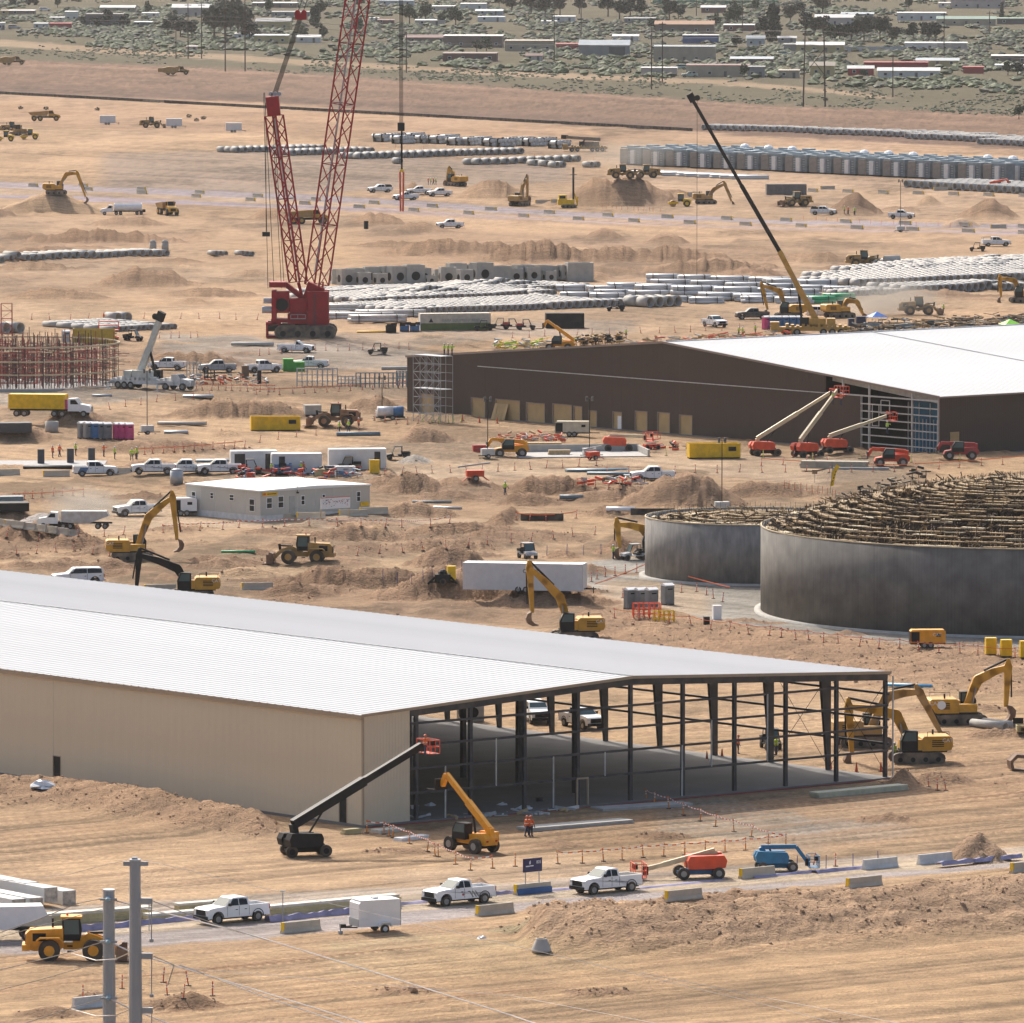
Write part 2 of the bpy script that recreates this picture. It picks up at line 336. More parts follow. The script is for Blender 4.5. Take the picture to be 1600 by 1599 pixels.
# streaks of wheel tracks along the site grid
near = ss(900, 1300, PV); sel = near * .95 + (1 - near) * ss(.42, .6, fbm(GX * .01, GY * .004, 2, 8)) * .6
def streak(a, b, f, s): return fbm(a * f * .016, b * f, 3, s)
tr = sel * streak(ga, gb + 2.5 * fbm(ga * .01, gb * .01, 2, 4), .5, 11) + (1 - sel) * streak(gb, ga + 3 * fbm(ga * .01, gb * .01, 2, 6), .4, 13)
tr2 = sel * streak(ga, gb, 1.1, 21) + (1 - sel) * streak(gb, ga, 1.3, 23)
dist_att = np.clip(900 / GY, .2, 1)
tr3 = sel * streak(ga, gb, 2.2, 27) + (1 - sel) * streak(gb, ga, 1.6, 29)
brk = ss(.42, .62, fbm(GX * .035, GY * .02, 3, 37))
tv = ((tr - .5) * 1.5 + (tr2 - .5) * 1.3 * dist_att + (tr3 - .5) * 1.1 * brk * dist_att)
clod = fbm(GX * .5, GY * .35, 4, 31) - .5
pat = fbm(GX * .05, GY * .02, 4, 41) - .5
mid = ss(500, 600, PV) * ss(1010, 960, PV) + .5 * ss(330, 350, PV) * ss(470, 440, PV); dk = ss(.55 - .07 * mid, .72 - .07 * mid, fbm(GX * .07, GY * .03, 4, 47)) * (1 - roadm) * (1 - scrub)
rut = (ss(.56, .66, tr2) * (.35 + .65 * brk) + .7 * ss(.60, .72, tr)) * (1 - roadm) * (1 - scrub) * dist_att; nb = near * .10
sh = 1.04 + nb + (.55 + .35 * near) * tv * (1 - .6 * scrub) + .45 * clod * dist_att * (1 - .6 * roadm) + .40 * pat - (.22 + .22 * mid) * dk - .2 * ss(.5, .6, fbm(GX * .035, GY * .012, 4, 57)) * (1 - roadm) * (1 - scrub) 
_fr = ss(760, 420, PV)[..., None]; base = base * (.86 - .03 * _fr) * (1 - _fr * np.array([0, .02, .0])) * np.array([1, .975, .93]); gc = base * np.clip(sh, .5, 1.4)[..., None]; gc = gc * (1 - .62 * rut[..., None]) + np.array([.30, .178, .10]) * .62 * rut[..., None]
gc[..., 2] *= 1 + .12 * pat; gc[..., 0] *= 1 - .04 * pat
# heights
HG = .2 * (fbm(GX * .05, GY * .04, 3, 51) - .5) * 2 + .10 * tv * (1 - roadm) * dist_att + (1 - roadm) * (1 - scrub) * dk * (.6 * clod + .12 + .3 * mid)
ROUGH = np.zeros(GX.shape)
PILE = np.full(GX.shape, -1, np.int16); OWN = []
cn = fbm(GX * .8, GY * .8, 4, 61) - .5; cn2 = fbm(GX * .22, GY * .22, 4, 71) - .5; cn3 = fbm(GX * 2.2, GY * 1.8, 3, 81) - .5
ridge = 1 - np.abs(fbm(GX * .35, GY * .35, 3, 91) - .5) * 4
for i, (mx, my, hw, hp, ratio, ck, rg, lab) in enumerate(MOUNDS):
    s_ = sc(my); cx, cy = flat(mx, my); a = hw / s_ * 1.08; b = max(a * ratio, 1.5 + hp / s_ * 1.5); h = hp / s_
    sel_r = np.where(np.abs(ROWY - cy) < b * 1.6 + 2)[0]
    if len(sel_r) == 0: continue
    r0, r1 = sel_r[0], sel_r[-1] + 1; X = GX[r0:r1]; Y = GY[r0:r1]
    q = .35 * rg * cn2[r0:r1]
    r = np.sqrt(((X - cx) / a) ** 2 + ((Y - cy) / b) ** 2) + q
    f = np.clip(1 - r, 0, 1); prof = f if ratio >= .65 else ss(0, .8, f)
    prof = np.where(f > .85, .85 + (f - .85) * .5, prof) if ratio >= .65 else prof
    if ratio >= .65: prof = prof / .92
    dz = h * prof * (1 + rg * .5 * cn2[r0:r1] * 2 * (ratio < .65)) + rg * np.clip(h, .3, 2.2) * .62 * cn[r0:r1] * ss(0, .25, f) + rg * .30 * cn3[r0:r1] * ss(0, .25, f)
    HG[r0:r1] = HG[r0:r1] * (1 - ss(0, .1, f)) + np.maximum(HG[r0:r1], dz) * ss(0, .1, f)
    c = np.array(CK[ck]); m = (ss(.0, .14, f) * .85)[..., None]
    cc = c * (1 + .5 * cn2[r0:r1] + .45 * cn[r0:r1] + .25 * tv[r0:r1])[..., None]
    gc[r0:r1] = gc[r0:r1] * (1 - m) + cc * m
    ROUGH[r0:r1] = np.maximum(ROUGH[r0:r1], ss(.02, .3, f))
    if lab:
        p_ = PILE[r0:r1]; p_[f > .05] = len(OWN); OWN.append((lab, 'gravel_pile' if ck in 'gw' else 'dirt_pile', mx, my))
for pts, h, ck, rg in BANKS:
    xs, t, bt = zip(*pts); tt = np.interp(PU, xs, t); bb = np.interp(PU, xs, bt)
    pert = (cn2 * 16 + cn * 5) * rg * (PV - YH) / 1300; v = PV + pert
    up = ss(0, 1, (bb - v) / np.maximum(bb - tt, 1)); back = 1 - ss(0, 1, (tt - v) / (.55 * np.maximum(bb - tt, 1)))
    m = up * back * ss(xs[0], xs[0] + 60, PU) * (1 - ss(xs[-1] - 60, xs[-1], PU))
    HG = HG + m * h * (1 + rg * cn2) + ss(0, .4, m) * rg * (1.3 * cn * h + .35 * cn3)
    ROUGH = np.maximum(ROUGH, ss(.05, .5, m))
    mm = (ss(.05, .5, m) * (.8 if ck != 'r' else .4))[..., None]; gc = gc * (1 - mm) + np.array(CK[ck]) * (1 + .7 * cn2 + .6 * cn + .3 * tv)[..., None] * mm
# flatten under the slabs
def in_rect(o, l, wd, X, Y):
    a = (X - o[0]) * U[0] + (Y - o[1]) * U[1]; b = (X - o[0]) * V[0] + (Y - o[1]) * V[1]
    return ss(-1.5, 0, a) * ss(-1.5, 0, l - a) * ss(-1.5, 0, b) * ss(-1.5, 0, wd - b)
B1 = flat(567, 1292); B2 = flat(1467, 713)
for o, l, wd in ((B1, 142, 60), (B2, 118, 95)):
    HG = HG * (1 - in_rect(o, l, wd, GX, GY)) - .12 * in_rect(o, l, wd, GX, GY)
BT = (flat(1646, 955), 32.0); ST_ = (flat(1185, 900), 13.0)
for (c0, c1), r_ in (BT, ST_):
    d_ = np.hypot(GX - c0, GY - c1); k = 1 - ss(r_ + 1.5, r_ + 6, d_); HG = HG * (1 - k)
# ruts in the far red earth are cut rows
HG[:, :12] *= .3; HG[:, -12:] *= .3
PX2, PY2 = proj(GX, GY, HG)
def hz(x, y):
    r = np.interp(y, ROWY, np.arange(NR)); c = np.interp(x / y, COLT, np.arange(NC))
    r0 = min(int(r), NR - 2); c0 = min(int(c), NC - 2); fr = r - r0; fc = c - c0
    return float((HG[r0, c0] * (1 - fc) + HG[r0, c0 + 1] * fc) * (1 - fr) + (HG[r0 + 1, c0] * (1 - fc) + HG[r0 + 1, c0 + 1] * fc) * fr)
_fine = np.arange(NR * 3) / 3.0
def at(px, py):
    """the first ground point seen along the ray through this pixel of the survey photo"""
    a, b = (px - 800) / F, (799.5 - py) / F; dz = -ST + b * CT; dy = CT + b * ST
    t = ROWY / dy; X = a * t; Z = H + dz * t
    c = np.interp(X / ROWY, COLT, np.arange(NC)); c0 = np.clip(c.astype(int), 0, NC - 2); fc = c - c0; rr = np.arange(NR)
    hh = HG[rr, c0] * (1 - fc) + HG[rr, c0 + 1] * fc
    k = np.where(Z <= hh)[0]
    if len(k) == 0: x, y = flat(px, py); return x, y, 0
    k = k[0]
    if k == 0: return X[0], ROWY[0], float(hh[0])
    d0 = Z[k - 1] - hh[k - 1]; d1 = hh[k] - Z[k]; f = d0 / (d0 + d1 + 1e-9)
    x = X[k - 1] * (1 - f) + X[k] * f; y = ROWY[k - 1] * (1 - f) + ROWY[k] * f
    return float(x), float(y), hz(x, y)
# build the sheets
def ground_mat():
    m, t, b = new_mat('dry_earth'); N = t.nodes.new; L = t.links.new
    at_ = N('ShaderNodeAttribute'); at_.attribute_name = 'Col'; b.inputs['Roughness'].default_value = .95; b.inputs['Specular IOR Level'].default_value = .15
    geo = N('ShaderNodeNewGeometry')
    def nz(s, d=5, st=None):
        n = N('ShaderNodeTexNoise'); n.inputs['Scale'].default_value = s; n.inputs['Detail'].default_value = d; n.inputs['Roughness'].default_value = .6
        if st:
            mp = N('ShaderNodeMapping'); mp.inputs['Rotation'].default_value = (0, 0, -math.radians(HV)); mp.inputs['Scale'].default_value = st
            L(geo.outputs['Position'], mp.inputs[0]); L(mp.outputs[0], n.inputs['Vector'])
        else: L(geo.outputs['Position'], n.inputs['Vector'])
        return n
    n1 = nz(3.2, 10); n2 = nz(.5, 10, (1, 1, 1)); n3 = nz(1, 8, (.07, 2.6, 1))
    def rng(n, lo, hi, a=.25, c=.75):
        r = N('ShaderNodeMapRange'); r.inputs['From Min'].default_value = a; r.inputs['From Max'].default_value = c
        r.inputs['To Min'].default_value = lo; r.inputs['To Max'].default_value = hi; L(n.outputs[0], r.inputs['Value']); return r
    r1, r2, r3 = rng(n1, .74, 1.22), rng(n2, .80, 1.18), rng(n3, .70, 1.20)
    m1 = N('ShaderNodeMath'); m1.operation = 'MULTIPLY'; L(r1.outputs[0], m1.inputs[0]); L(r2.outputs[0], m1.inputs[1])
    m2 = N('ShaderNodeMath'); m2.operation = 'MULTIPLY'; L(m1.outputs[0], m2.inputs[0]); L(r3.outputs[0], m2.inputs[1])
    vm = N('ShaderNodeVectorMath'); vm.operation = 'SCALE'; L(at_.outputs['Color'], vm.inputs[0]); L(m2.outputs[0], vm.inputs['Scale'])
    L(vm.outputs[0], b.inputs['Base Color'])
    bp = N('ShaderNodeBump'); bp.inputs['Strength'].default_value = 1; bp.inputs['Distance'].default_value = .4; L(n1.outputs[0], bp.inputs['Height'])
    bq = N('ShaderNodeBump'); bq.inputs['Strength'].default_value = .35; bq.inputs['Distance'].default_value = .15; L(n3.outputs[0], bq.inputs['Height']); L(bp.outputs[0], bq.inputs['Normal'])
    L(bq.outputs[0], b.inputs['Normal']); return m
earth = ground_mat()
idx = np.arange(NR * NC).reshape(NR, NC)
quads = np.stack([idx[:-1, :-1], idx[:-1, 1:], idx[1:, 1:], idx[1:, :-1]], -1).reshape(-1, 4)
fz = ZONE[:-1, :-1].reshape(-1).astype(int); fp = PILE[:-1, :-1].reshape(-1).astype(int)
key = np.where(fp >= 0, 100 + fp, fz)
ALLV = np.stack([GX, GY, HG], -1).reshape(-1, 3).astype(np.float32); ALLC = np.clip(gc, .01, .9).reshape(-1, 3)
def sheet(name, q):
    uq, inv = np.unique(q.reshape(-1), return_inverse=True)
    me = bpy.data.meshes.new(name); me.vertices.add(len(uq)); me.vertices.foreach_set('co', ALLV[uq].reshape(-1))
    me.loops.add(len(inv)); me.loops.foreach_set('vertex_index', inv.astype(np.int32)); me.polygons.add(len(q))
    me.polygons.foreach_set('loop_start', np.arange(0, len(q) * 4, 4, dtype=np.int32)); me.polygons.foreach_set('loop_total', np.full(len(q), 4, np.int32))
    me.polygons.foreach_set('use_smooth', np.ones(len(q), bool)); me.update(calc_edges=True)
    ca = me.color_attributes.new('Col', 'FLOAT_COLOR', 'POINT'); c4 = np.ones((len(uq), 4), np.float32); c4[:, :3] = ALLC[uq]; ca.data.foreach_set('color', c4.reshape(-1))
    me.materials.append(earth); o = bpy.data.objects.new(name, me); COL.objects.link(o); return o
for i, zn in enumerate(ZN): sheet(zn, quads[key == i])['kind'] = 'structure'
for i, (lab, nm, mx, my) in enumerate(OWN):
    q = quads[key == 100 + i]
    if len(q): tag(sheet(nm, q), lab, 'gravel pile' if nm[0] == 'g' else 'dirt pile')

# loose clods and stones on the spoil
rw, cl = np.where((ROUGH > .2) & (PV > 640) & (PV < 1620) & (PU > -20) & (PU < 1620) | (PV > 1180) & (PV < 1600) & (dk > .75) & (cn2 > .12)); rc = np.random.RandomState(5); pick = rc.choice(len(rw), min(5500, len(rw)), False)
cv = np.array([(1, 0, -.3), (-.6, .8, -.3), (-.5, -.9, -.3), (.7, .5, .5), (-.7, 0, .7), (.3, -.7, .6)]); cf = [(0, 3, 5), (0, 1, 3), (1, 4, 3), (1, 2, 4), (2, 5, 4), (2, 0, 5), (3, 4, 5)]
sz = rc.gamma(1.6, .032, len(pick)) + .035; base_ = np.stack([GX[rw[pick], cl[pick]], GY[rw[pick], cl[pick]], HG[rw[pick], cl[pick]]], -1) + np.stack([rc.uniform(-.2, .2, len(pick)), rc.uniform(-.2, .2, len(pick)), sz * .1], -1)
vv = (base_[:, None, :] + cv[None] * rc.uniform(.7, 1.3, (len(pick), 6, 3)) * sz[:, None, None]).reshape(-1, 3); ff = (np.arange(len(pick))[:, None, None] * 6 + np.array(cf)[None]).reshape(-1, 3)
me = bpy.data.meshes.new('loose_clods'); me.from_pydata(vv.tolist(), [], ff.tolist()); me.materials.append(M('clod_earth', (.46, .30, .185), .95, var=.3, scale=.4)); o = bpy.data.objects.new('loose_clods', me); COL.objects.link(o); o['kind'] = 'stuff'
# ================================================================ BUILDINGS
def along(px, O, D_):   # metres along D_ from O until image column px
    k = (px - 800) / F; k *= 1.0031
    return (k * O[1] - O[0]) / (D_[0] - k * D_[1])
def site_root(name, O, z=0):
    r = root(name); r.location = (O[0], O[1], z); r.rotation_euler = (0, 0, math.radians(HV)); return r
def rib_panel(b, a0, a1, zb0, zb1, zt0, zt1, axis, out, nr=3, d=.02):
    # ribbed cladding sheet between a0..a1 along an axis; bottom/top heights at both ends; out = +-1 rib side
    w = a1 - a0; n = max(1, round(w * nr)); st = w / n; pts = []
    for i in range(n):
        s0 = a0 + i * st; pts += [(s0, 0), (s0 + st * .62, 0), (s0 + st * .72, d * out), (s0 + st * .9, d * out)]
    pts.append((a1, 0)); vs = []
    for p, o in pts:
        t = (p - a0) / w; lo = zb0 + (zb1 - zb0) * t; hi = zt0 + (zt1 - zt0) * t
        for z in (lo, hi): vs.append((o, p, z) if axis == 'y' else (p, o, z))
    b.add(vs, [(2 * i, 2 * i + 2, 2 * i + 3, 2 * i + 1) for i in range(len(pts) - 1)])
def wall(par, length, hfun, openings, mat_, axis, out, off=0., step=1.0, start=0.):
    cuts = sorted(set([start + i * step for i in range(int((length - start) / step) + 1)] + [length] + [x for o in openings for x in o[:2]]))
    cuts = [c for c in cuts if start <= c <= length]; cache = {}
    for a0, a1 in zip(cuts, cuts[1:]):
        if a1 - a0 < .03: continue
        mid = (a0 + a1) / 2; spans = [(0., None)]
        for o0, o1, z0, z1 in openings:
            if o0 < mid < o1: spans = ([(0., z0)] if z0 > .05 else []) + ([(z1, None)] if z1 is not None else [])
        for lo, hi in spans:
            t0, t1 = (hfun(a0), hfun(a1)) if hi is None else (hi, hi)
            k = (round(a1 - a0, 3), round(lo, 3), round(t0, 3), round(t1, 3))
            if k not in cache:
                b = MB(); rib_panel(b, 0, a1 - a0, lo, lo, t0, t1, axis, out); cache[k] = b.mesh('wall_panel', mat_)
            o = bpy.data.objects.new('wall_panel', cache[k]); o.location = (off, a0, 0) if axis == 'y' else (a0, off, 0); child(o, par)
beige = M('beige_cladding', (.68, .57, .41), .55, var=.05, scale=.3, spec=.3)
tanT = M('tan_fascia', (.40, .31, .215), .55, var=.06)
brown = M('dark_brown_cladding', (.085, .060, .046), .6, var=.06, scale=.2, spec=.25)
brownT = M('dusty_brown_trim', (.30, .24, .20), .6, var=.08)
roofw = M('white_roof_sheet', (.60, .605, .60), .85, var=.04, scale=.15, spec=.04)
roofg = M('roof_sheet_dusty', (.46, .465, .475), .85, var=.07, scale=.12, spec=.04)  # white sheet toned down; the far slopes' shade is put into the colour
frameb = M('dark_blue_grey_primer', (.035, .04, .05), .5, dust=.08)
slabm = M('floor_slab', (.18, .17, .16), .8, var=.12, scale=.25)
girtl = M('light_girt', (.55, .54, .50), .5)
# ---- beige steel building, near
W1, L1, E1, RG1 = 59.8, 142.0, 9.6, 11.05
b1 = site_root('steel_warehouse', B1, .0)
zr1 = lambda x: E1 + (RG1 - E1) * (1 - abs(x - W1 / 2) / (W1 / 2))
d1 = along(82, B1, U), along(93, B1, U); d2 = along(530, B1, U), along(541, B1, U)
ops = [(min(d1), max(d1), 0, 2.3), (min(d2), max(d2), 0, 2.3)]
wall(b1, L1, lambda y: E1, ops, beige, 'y', -1)
wall(b1, 5.1, lambda x: zr1(x), [], beige, 'x', -1)
part(b1, 'corner_trim', tanT, lambda b: b.box(-.06, -.06, 0, .1, .1, E1))
part(b1, 'eave_gutter', tanT, lambda b: b.box(-.22, 0, E1 - .42, -.05, L1, E1 - .02))
part(b1, 'eave_gutter', tanT, lambda b: b.box(W1 + .05, 0, E1 - .3, W1 + .2, L1, E1 - .02))
part(b1, 'rake_trim', tanT, lambda b: b.bar((-.2, -.14, E1 - .06), (W1 / 2, -.14, RG1 - .06), .1, .26).bar((W1 / 2, -.14, RG1 - .06), (W1 + .2, -.14, E1 - .06), .1, .26))
for o0, o1, _, zt in ops:
    part(b1, 'door_frame', tanT, lambda b: b.box(-.05, o0 - .08, 0, .1, o0, zt + .08).box(-.05, o1, 0, .1, o1 + .08, zt + .08).box(-.05, o0, zt, .1, o1, zt + .08))
    part(b1, 'door_leaf', black, lambda b: b.box(.02, o0 + .01, .02, .07, o1 - .01, zt - .01))  # black panel paints the dark interior seen through the open doorway
def roof_panels(par, length, x0, z0, x1, z1, mat_, ribs, x_extra=0):
    b = MB(); st = 2.2 / ribs / 2; rh = .046 if mat_ is roofw else .034; ribs = ribs * 2
    for i in range(ribs):
        y = i * st; b.quad((x0, y, z0), (x1, y, z1), (x1, y + st - .3, z1), (x0, y + st - .3, z0))
        vs = []
        for xx, zz in ((x0, z0), (x1, z1)): vs += [(xx, y + st - .3, zz), (xx, y + st - .22, zz + rh), (xx, y + st - .12, zz + rh), (xx, y + st, zz)]
        b.add(vs, [(0, 4, 5, 1), (1, 5, 6, 2), (2, 6, 7, 3)])
    me = b.mesh('roof_panel', mat_)
    for i in range(int(length / 2.2)):
        o = bpy.data.objects.new('roof_panel', me); o.location = (0, i * 2.2, 0); child(o, par)
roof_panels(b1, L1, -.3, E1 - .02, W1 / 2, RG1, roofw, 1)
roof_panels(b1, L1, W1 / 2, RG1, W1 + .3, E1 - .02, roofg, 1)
part(b1, 'ridge_cap', steelgrey, lambda b: b.bar((W1 / 2, 0, RG1 + .075), (W1 / 2, L1, RG1 + .075), .22, .05))
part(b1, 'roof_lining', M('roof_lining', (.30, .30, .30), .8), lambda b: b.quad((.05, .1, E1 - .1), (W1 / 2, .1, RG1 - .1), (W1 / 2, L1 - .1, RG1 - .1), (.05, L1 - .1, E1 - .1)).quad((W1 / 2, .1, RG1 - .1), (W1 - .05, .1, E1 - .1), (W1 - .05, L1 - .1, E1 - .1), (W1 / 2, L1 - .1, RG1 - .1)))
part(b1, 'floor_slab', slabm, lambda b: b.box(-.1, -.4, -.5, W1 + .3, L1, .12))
part(b1, 'slab_edge_strip', M('red_form_strip', (.32, .07, .05), .7), lambda b: b.box(0, -.46, -.3, W1, -.402, .0))
for k in range(1, 11):
    x = min(5.98 * k, W1 - .15); zt = zr1(x) - .75
    part(b1, 'end_wall_column', frameb, lambda b: b.box(x - .16, .1, .12, x + .16, .4, zt))
part(b1, 'end_rafter', frameb, lambda b: b.bar((0, .25, E1 - .45), (W1 / 2, .25, RG1 - .45), .3, .62).bar((W1 / 2, .25, RG1 - .45), (W1, .25, E1 - .45), .3, .62))
bay = 7.9
for k in range(1, 18):
    y = bay * k
    part(b1, 'frame_column', frameb, lambda b: b.prism([(W1 - .45, .12), (W1 - .05, .12), (W1 - .05, E1 - .3), (W1 - 1.35, E1 - .3)], y - .15, y + .15))
    part(b1, 'frame_column', frameb, lambda b: b.prism([(.05, .12), (.45, .12), (1.25, E1 - .3), (.05, E1 - .3)], y - .15, y + .15))
    part(b1, 'interior_column', frameb, lambda b: b.box(W1 / 2 - .2, y - .2, .12, W1 / 2 + .2, y + .2, RG1 - 1))
    part(b1, 'frame_rafter', frameb, lambda b: b.prism([(.3, E1 - 1.15), (W1 / 4, (E1 + RG1) / 2 - .75), (W1 / 2, RG1 - 1.05), (W1 * .75, (E1 + RG1) / 2 - .75), (W1 - .3, E1 - 1.15), (W1 - .3, E1 - .15), (W1 / 2, RG1 - .15), (.3, E1 - .15)], y - .12, y + .12))
for z in (2.5, 4.6, 6.6, 8.5):
    part(b1, 'end_wall_girt', frameb, lambda b: b.box(5.1, -.02, z - .1, (W1 if z < 8 else 54), .1, z + .1))
for z in (3.1, 5.3, 7.6): part(b1, 'side_wall_girt', frameb, lambda b: b.box(W1 + .02, 0, z - .1, W1 + .15, L1 - 1, z + .1))
for x, z0, z1 in ((9, .12, 4.6), (14.6, 2.5, 6.6), (21, .12, 4.6), (26.8, 2.5, 4.6), (35.6, .12, 4.6), (39, 2.5, 6.6), (45.5, 2.5, 8.5), (W1 + .55, 0, 9.2)):
    part(b1, 'framing_post', girtl, lambda b: b.box(x - .05, -.06, z0, x + .05, .06, z1))
part(b1, 'door_opening_frame', tanT, lambda b: b.box(23.6, -.08, .12, 23.72, .1, 2.4).box(24.8, -.08, .12, 24.92, .1, 2.4).box(23.6, -.08, 2.4, 24.92, .1, 2.55))
def brace(b, x0, y0, z0, x1, y1, z1): b.tube((x0, y0, z0), (x1, y1, z1), .03, 4)
for y0 in (bay * 2, bay): 
    part(b1, 'wind_brace', black, lambda b: (brace(b, W1 - .2, y0, .3, W1 - .2, y0 - bay, 8.8), brace(b, W1 - .2, y0 - bay, .3, W1 - .2, y0, 8.8)))
link(b1, 'long beige steel warehouse with a pale ribbed roof and open steel frame end', 'warehouse')
# ---- dark brown hangar-size building
W2, L2, E2, RG2 = 95.0, 117.4, 8.15, 12.95
b2 = site_root('steel_hall', B2)
zr2 = lambda y: E2 + (RG2 - E2) * (1 - abs(y - L2 / 2) / (L2 / 2))
ply_px = [(659, 678, 616, 655), (737, 758, 622, 660), (775, 812, 625, 663), (823, 851, 630, 666), (864, 893, 632, 668), (897, 909, 635, 668), (921, 932, 642, 662), (958, 971, 644, 676), (993, 1011, 643, 680), (1028, 1046, 645, 684), (1062, 1081, 649, 686)]
ops2 = []; plys = []
for x0, x1, y0, y1 in ply_px:
    a, b_ = sorted((along(x0, B2, U), along(x1, B2, U))); m_ = (a + b_) / 2; D_ = B2[1] + U[1] * m_; s_ = F / D_; g = 84 * F / D_ + YH
    zb, zt = max(0, (g - y1) / s_), (g - y0) / s_
    if zb < 1.0: zb = 0
    ops2.append((a, b_, zb, zt)); plys.append((a, b_, zb, zt))
ya = along(1345, B2, U); yb = along(1290, B2, U)
ops2 += [(0, ya, 0, None), (ya, yb, 7.5, None)]
wall(b2, L2, zr2, ops2, brown, 'y', -1)
wall(b2, W2, lambda x: E2, [(along(1484, B2, V), along(1499, B2, V), 0, 3.2)], brown, 'x', -1)
a_, b_ = along(1484, B2, V), along(1499, B2, V)
part(b2, 'plywood_door', ply, lambda b: b.box(a_, .06, 0, b_, .1, 3.2))
for i, (a, c, zb, zt) in enumerate(plys):
    part(b2, 'plywood_door', ply, lambda b: b.box(.10, a, zb, .16, c, zt))
    part(b2, 'door_trim', brownT, lambda b: b.box(-.06, a - .12, zb, .1, a, zt + .12).box(-.06, c, zb, .1, c + .12, zt + .12).box(-.06, a, zt, .1, c, zt + .12))
a, c, zb, zt = plys[7]; part(b2, 'white_door', white, lambda b: b.box(.03, a, 0, .08, (a + c) / 2, zt * .8))
for i in range(4): part(b2, 'plywood_sheet', ply, lambda b: b.bar((-.9, 94 + i * .7, .0), (-.08, 94 + i * .7, 2.3), 1.0, .03))
roof_panels(b2, L2 / 2, 0, 0, 0, 0, roofw, 1) if False else None
def slope_panels(y0, y1, z0, z1, mat_):
    b = MB(); 
    for i in range(1):
        x = i * 1.; b.quad((x, y0, z0), (x + .96, y0, z0), (x + .96, y1, z1), (x, y1, z1))
        b.add([(x + .96, y0, z0), (x + .97, y0, z0 + .02), (x + .99, y0, z0 + .02), (x + 1, y0, z0), (x + .96, y1, z1), (x + .97, y1, z1 + .02), (x + .99, y1, z1 + .02), (x + 1, y1, z1)], [(0, 1, 5, 4), (1, 2, 6, 5), (2, 3, 7, 6)])
    me = b.mesh('roof_panel', mat_)
    for i in range(int(W2)):
        o = bpy.data.objects.new('roof_panel', me); o.location = (i, 0, 0); child(o, b2)
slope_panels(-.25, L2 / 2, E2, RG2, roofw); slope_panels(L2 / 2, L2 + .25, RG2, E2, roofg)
xj = along(1360, (B2[0] + U[0] * L2 / 2, B2[1] + U[1] * L2 / 2), V)
part(b2, 'roof_joint', steelgrey, lambda b: b.bar((xj, -.2, E2 + .07), (xj, L2 / 2, RG2 + .07), .3, .03))
part(b2, 'ridge_cap', roofg, lambda b: b.box(0, L2 / 2 - .25, RG2 - .02, W2, L2 / 2 + .25, RG2 + .1))
part(b2, 'rake_trim', brownT, lambda b: b.bar((-.12, -.2, E2 - .05), (-.12, L2 / 2, RG2 - .05), .12, .3).bar((-.12, L2 / 2, RG2 - .05), (-.12, L2 + .2, E2 - .05), .12, .3))
part(b2, 'eave_gutter', brownT, lambda b: b.box(-.1, -.3, E2 - .22, W2, -.1, E2 + .01))
part(b2, 'flashing_strip', girtl, lambda b: b.box(-.12, yb, 7.42, -.02, along(747, B2, U), 7.54))
part(b2, 'corner_trim', brownT, lambda b: b.box(-.07, -.07, 0, .06, .06, E2))
part(b2, 'floor_slab', slabm, lambda b: b.box(-.3, -.3, -.5, W2, L2, .05))
for y, z1 in ((.2, E2 - .2), (along(1424, B2, U), 8.6), (along(1357, B2, U), 9.2), (ya + .1, 7.4), (along(1316, B2, U), 9.7)):
    z0 = 7.6 if y > ya + 1 else 0
    part(b2, 'frame_post', girtl, lambda b: b.box(.0, y - .13, z0, .22, y + .13, z1))
for z in (1.0, 2.1, 3.2, 4.3, 5.4, 6.4): part(b2, 'frame_girt', girtl, lambda b: b.box(-.06, .1, z - .08, .03, ya, z + .08))
part(b2, 'frame_girt', girtl, lambda b: b.box(-.08, .1, 7.4, .05, yb, 7.6))
part(b2, 'portal_beam', M('pale_primer', (.50, .50, .47), .6), lambda b: b.prism([(0, 0), (1, 0), (1, 1)], 0, .1) if False else b.add([(1.2, .1, E2 - 1.2), (1.2, yb, zr2(yb) - .95), (1.2, yb, zr2(yb) - .15), (1.2, .1, E2 - .1), (1.5, .1, E2 - 1.2), (1.5, yb, zr2(yb) - .95), (1.5, yb, zr2(yb) - .15), (1.5, .1, E2 - .1)], [(0, 1, 2, 3), (4, 7, 6, 5), (0, 4, 5, 1), (3, 2, 6, 7)]))
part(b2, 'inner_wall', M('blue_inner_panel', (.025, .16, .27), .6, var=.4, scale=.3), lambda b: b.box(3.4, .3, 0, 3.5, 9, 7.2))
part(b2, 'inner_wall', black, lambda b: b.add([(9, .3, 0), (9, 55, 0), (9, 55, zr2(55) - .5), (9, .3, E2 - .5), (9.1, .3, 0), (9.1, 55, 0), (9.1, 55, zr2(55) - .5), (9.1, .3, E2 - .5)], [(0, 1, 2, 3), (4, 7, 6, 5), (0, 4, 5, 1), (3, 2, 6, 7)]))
for i in range(13): part(b2, 'inner_stud', girtl, lambda b: b.box(3.1, .8 + i * .75, .05, 3.2, .9 + i * .75, 4.6 if i % 3 else 6.8))
for y0, y1, z0, z1 in ((10.2, 12, 5.2, 7.0), (12.4, 13.8, 3.4, 6.3)):
    part(b2, 'window_opening_frame', girtl, lambda b: b.box(0, y0, z0, .1, y0 + .1, z1).box(0, y1, z0, .1, y1 + .1, z1).box(0, y0, z0, .1, y1, z0 + .1).box(0, y0, z1, .1, y1, z1 + .1))
link(b2, 'huge dark brown hall with a white roof and plywood covered doorways', 'hall')
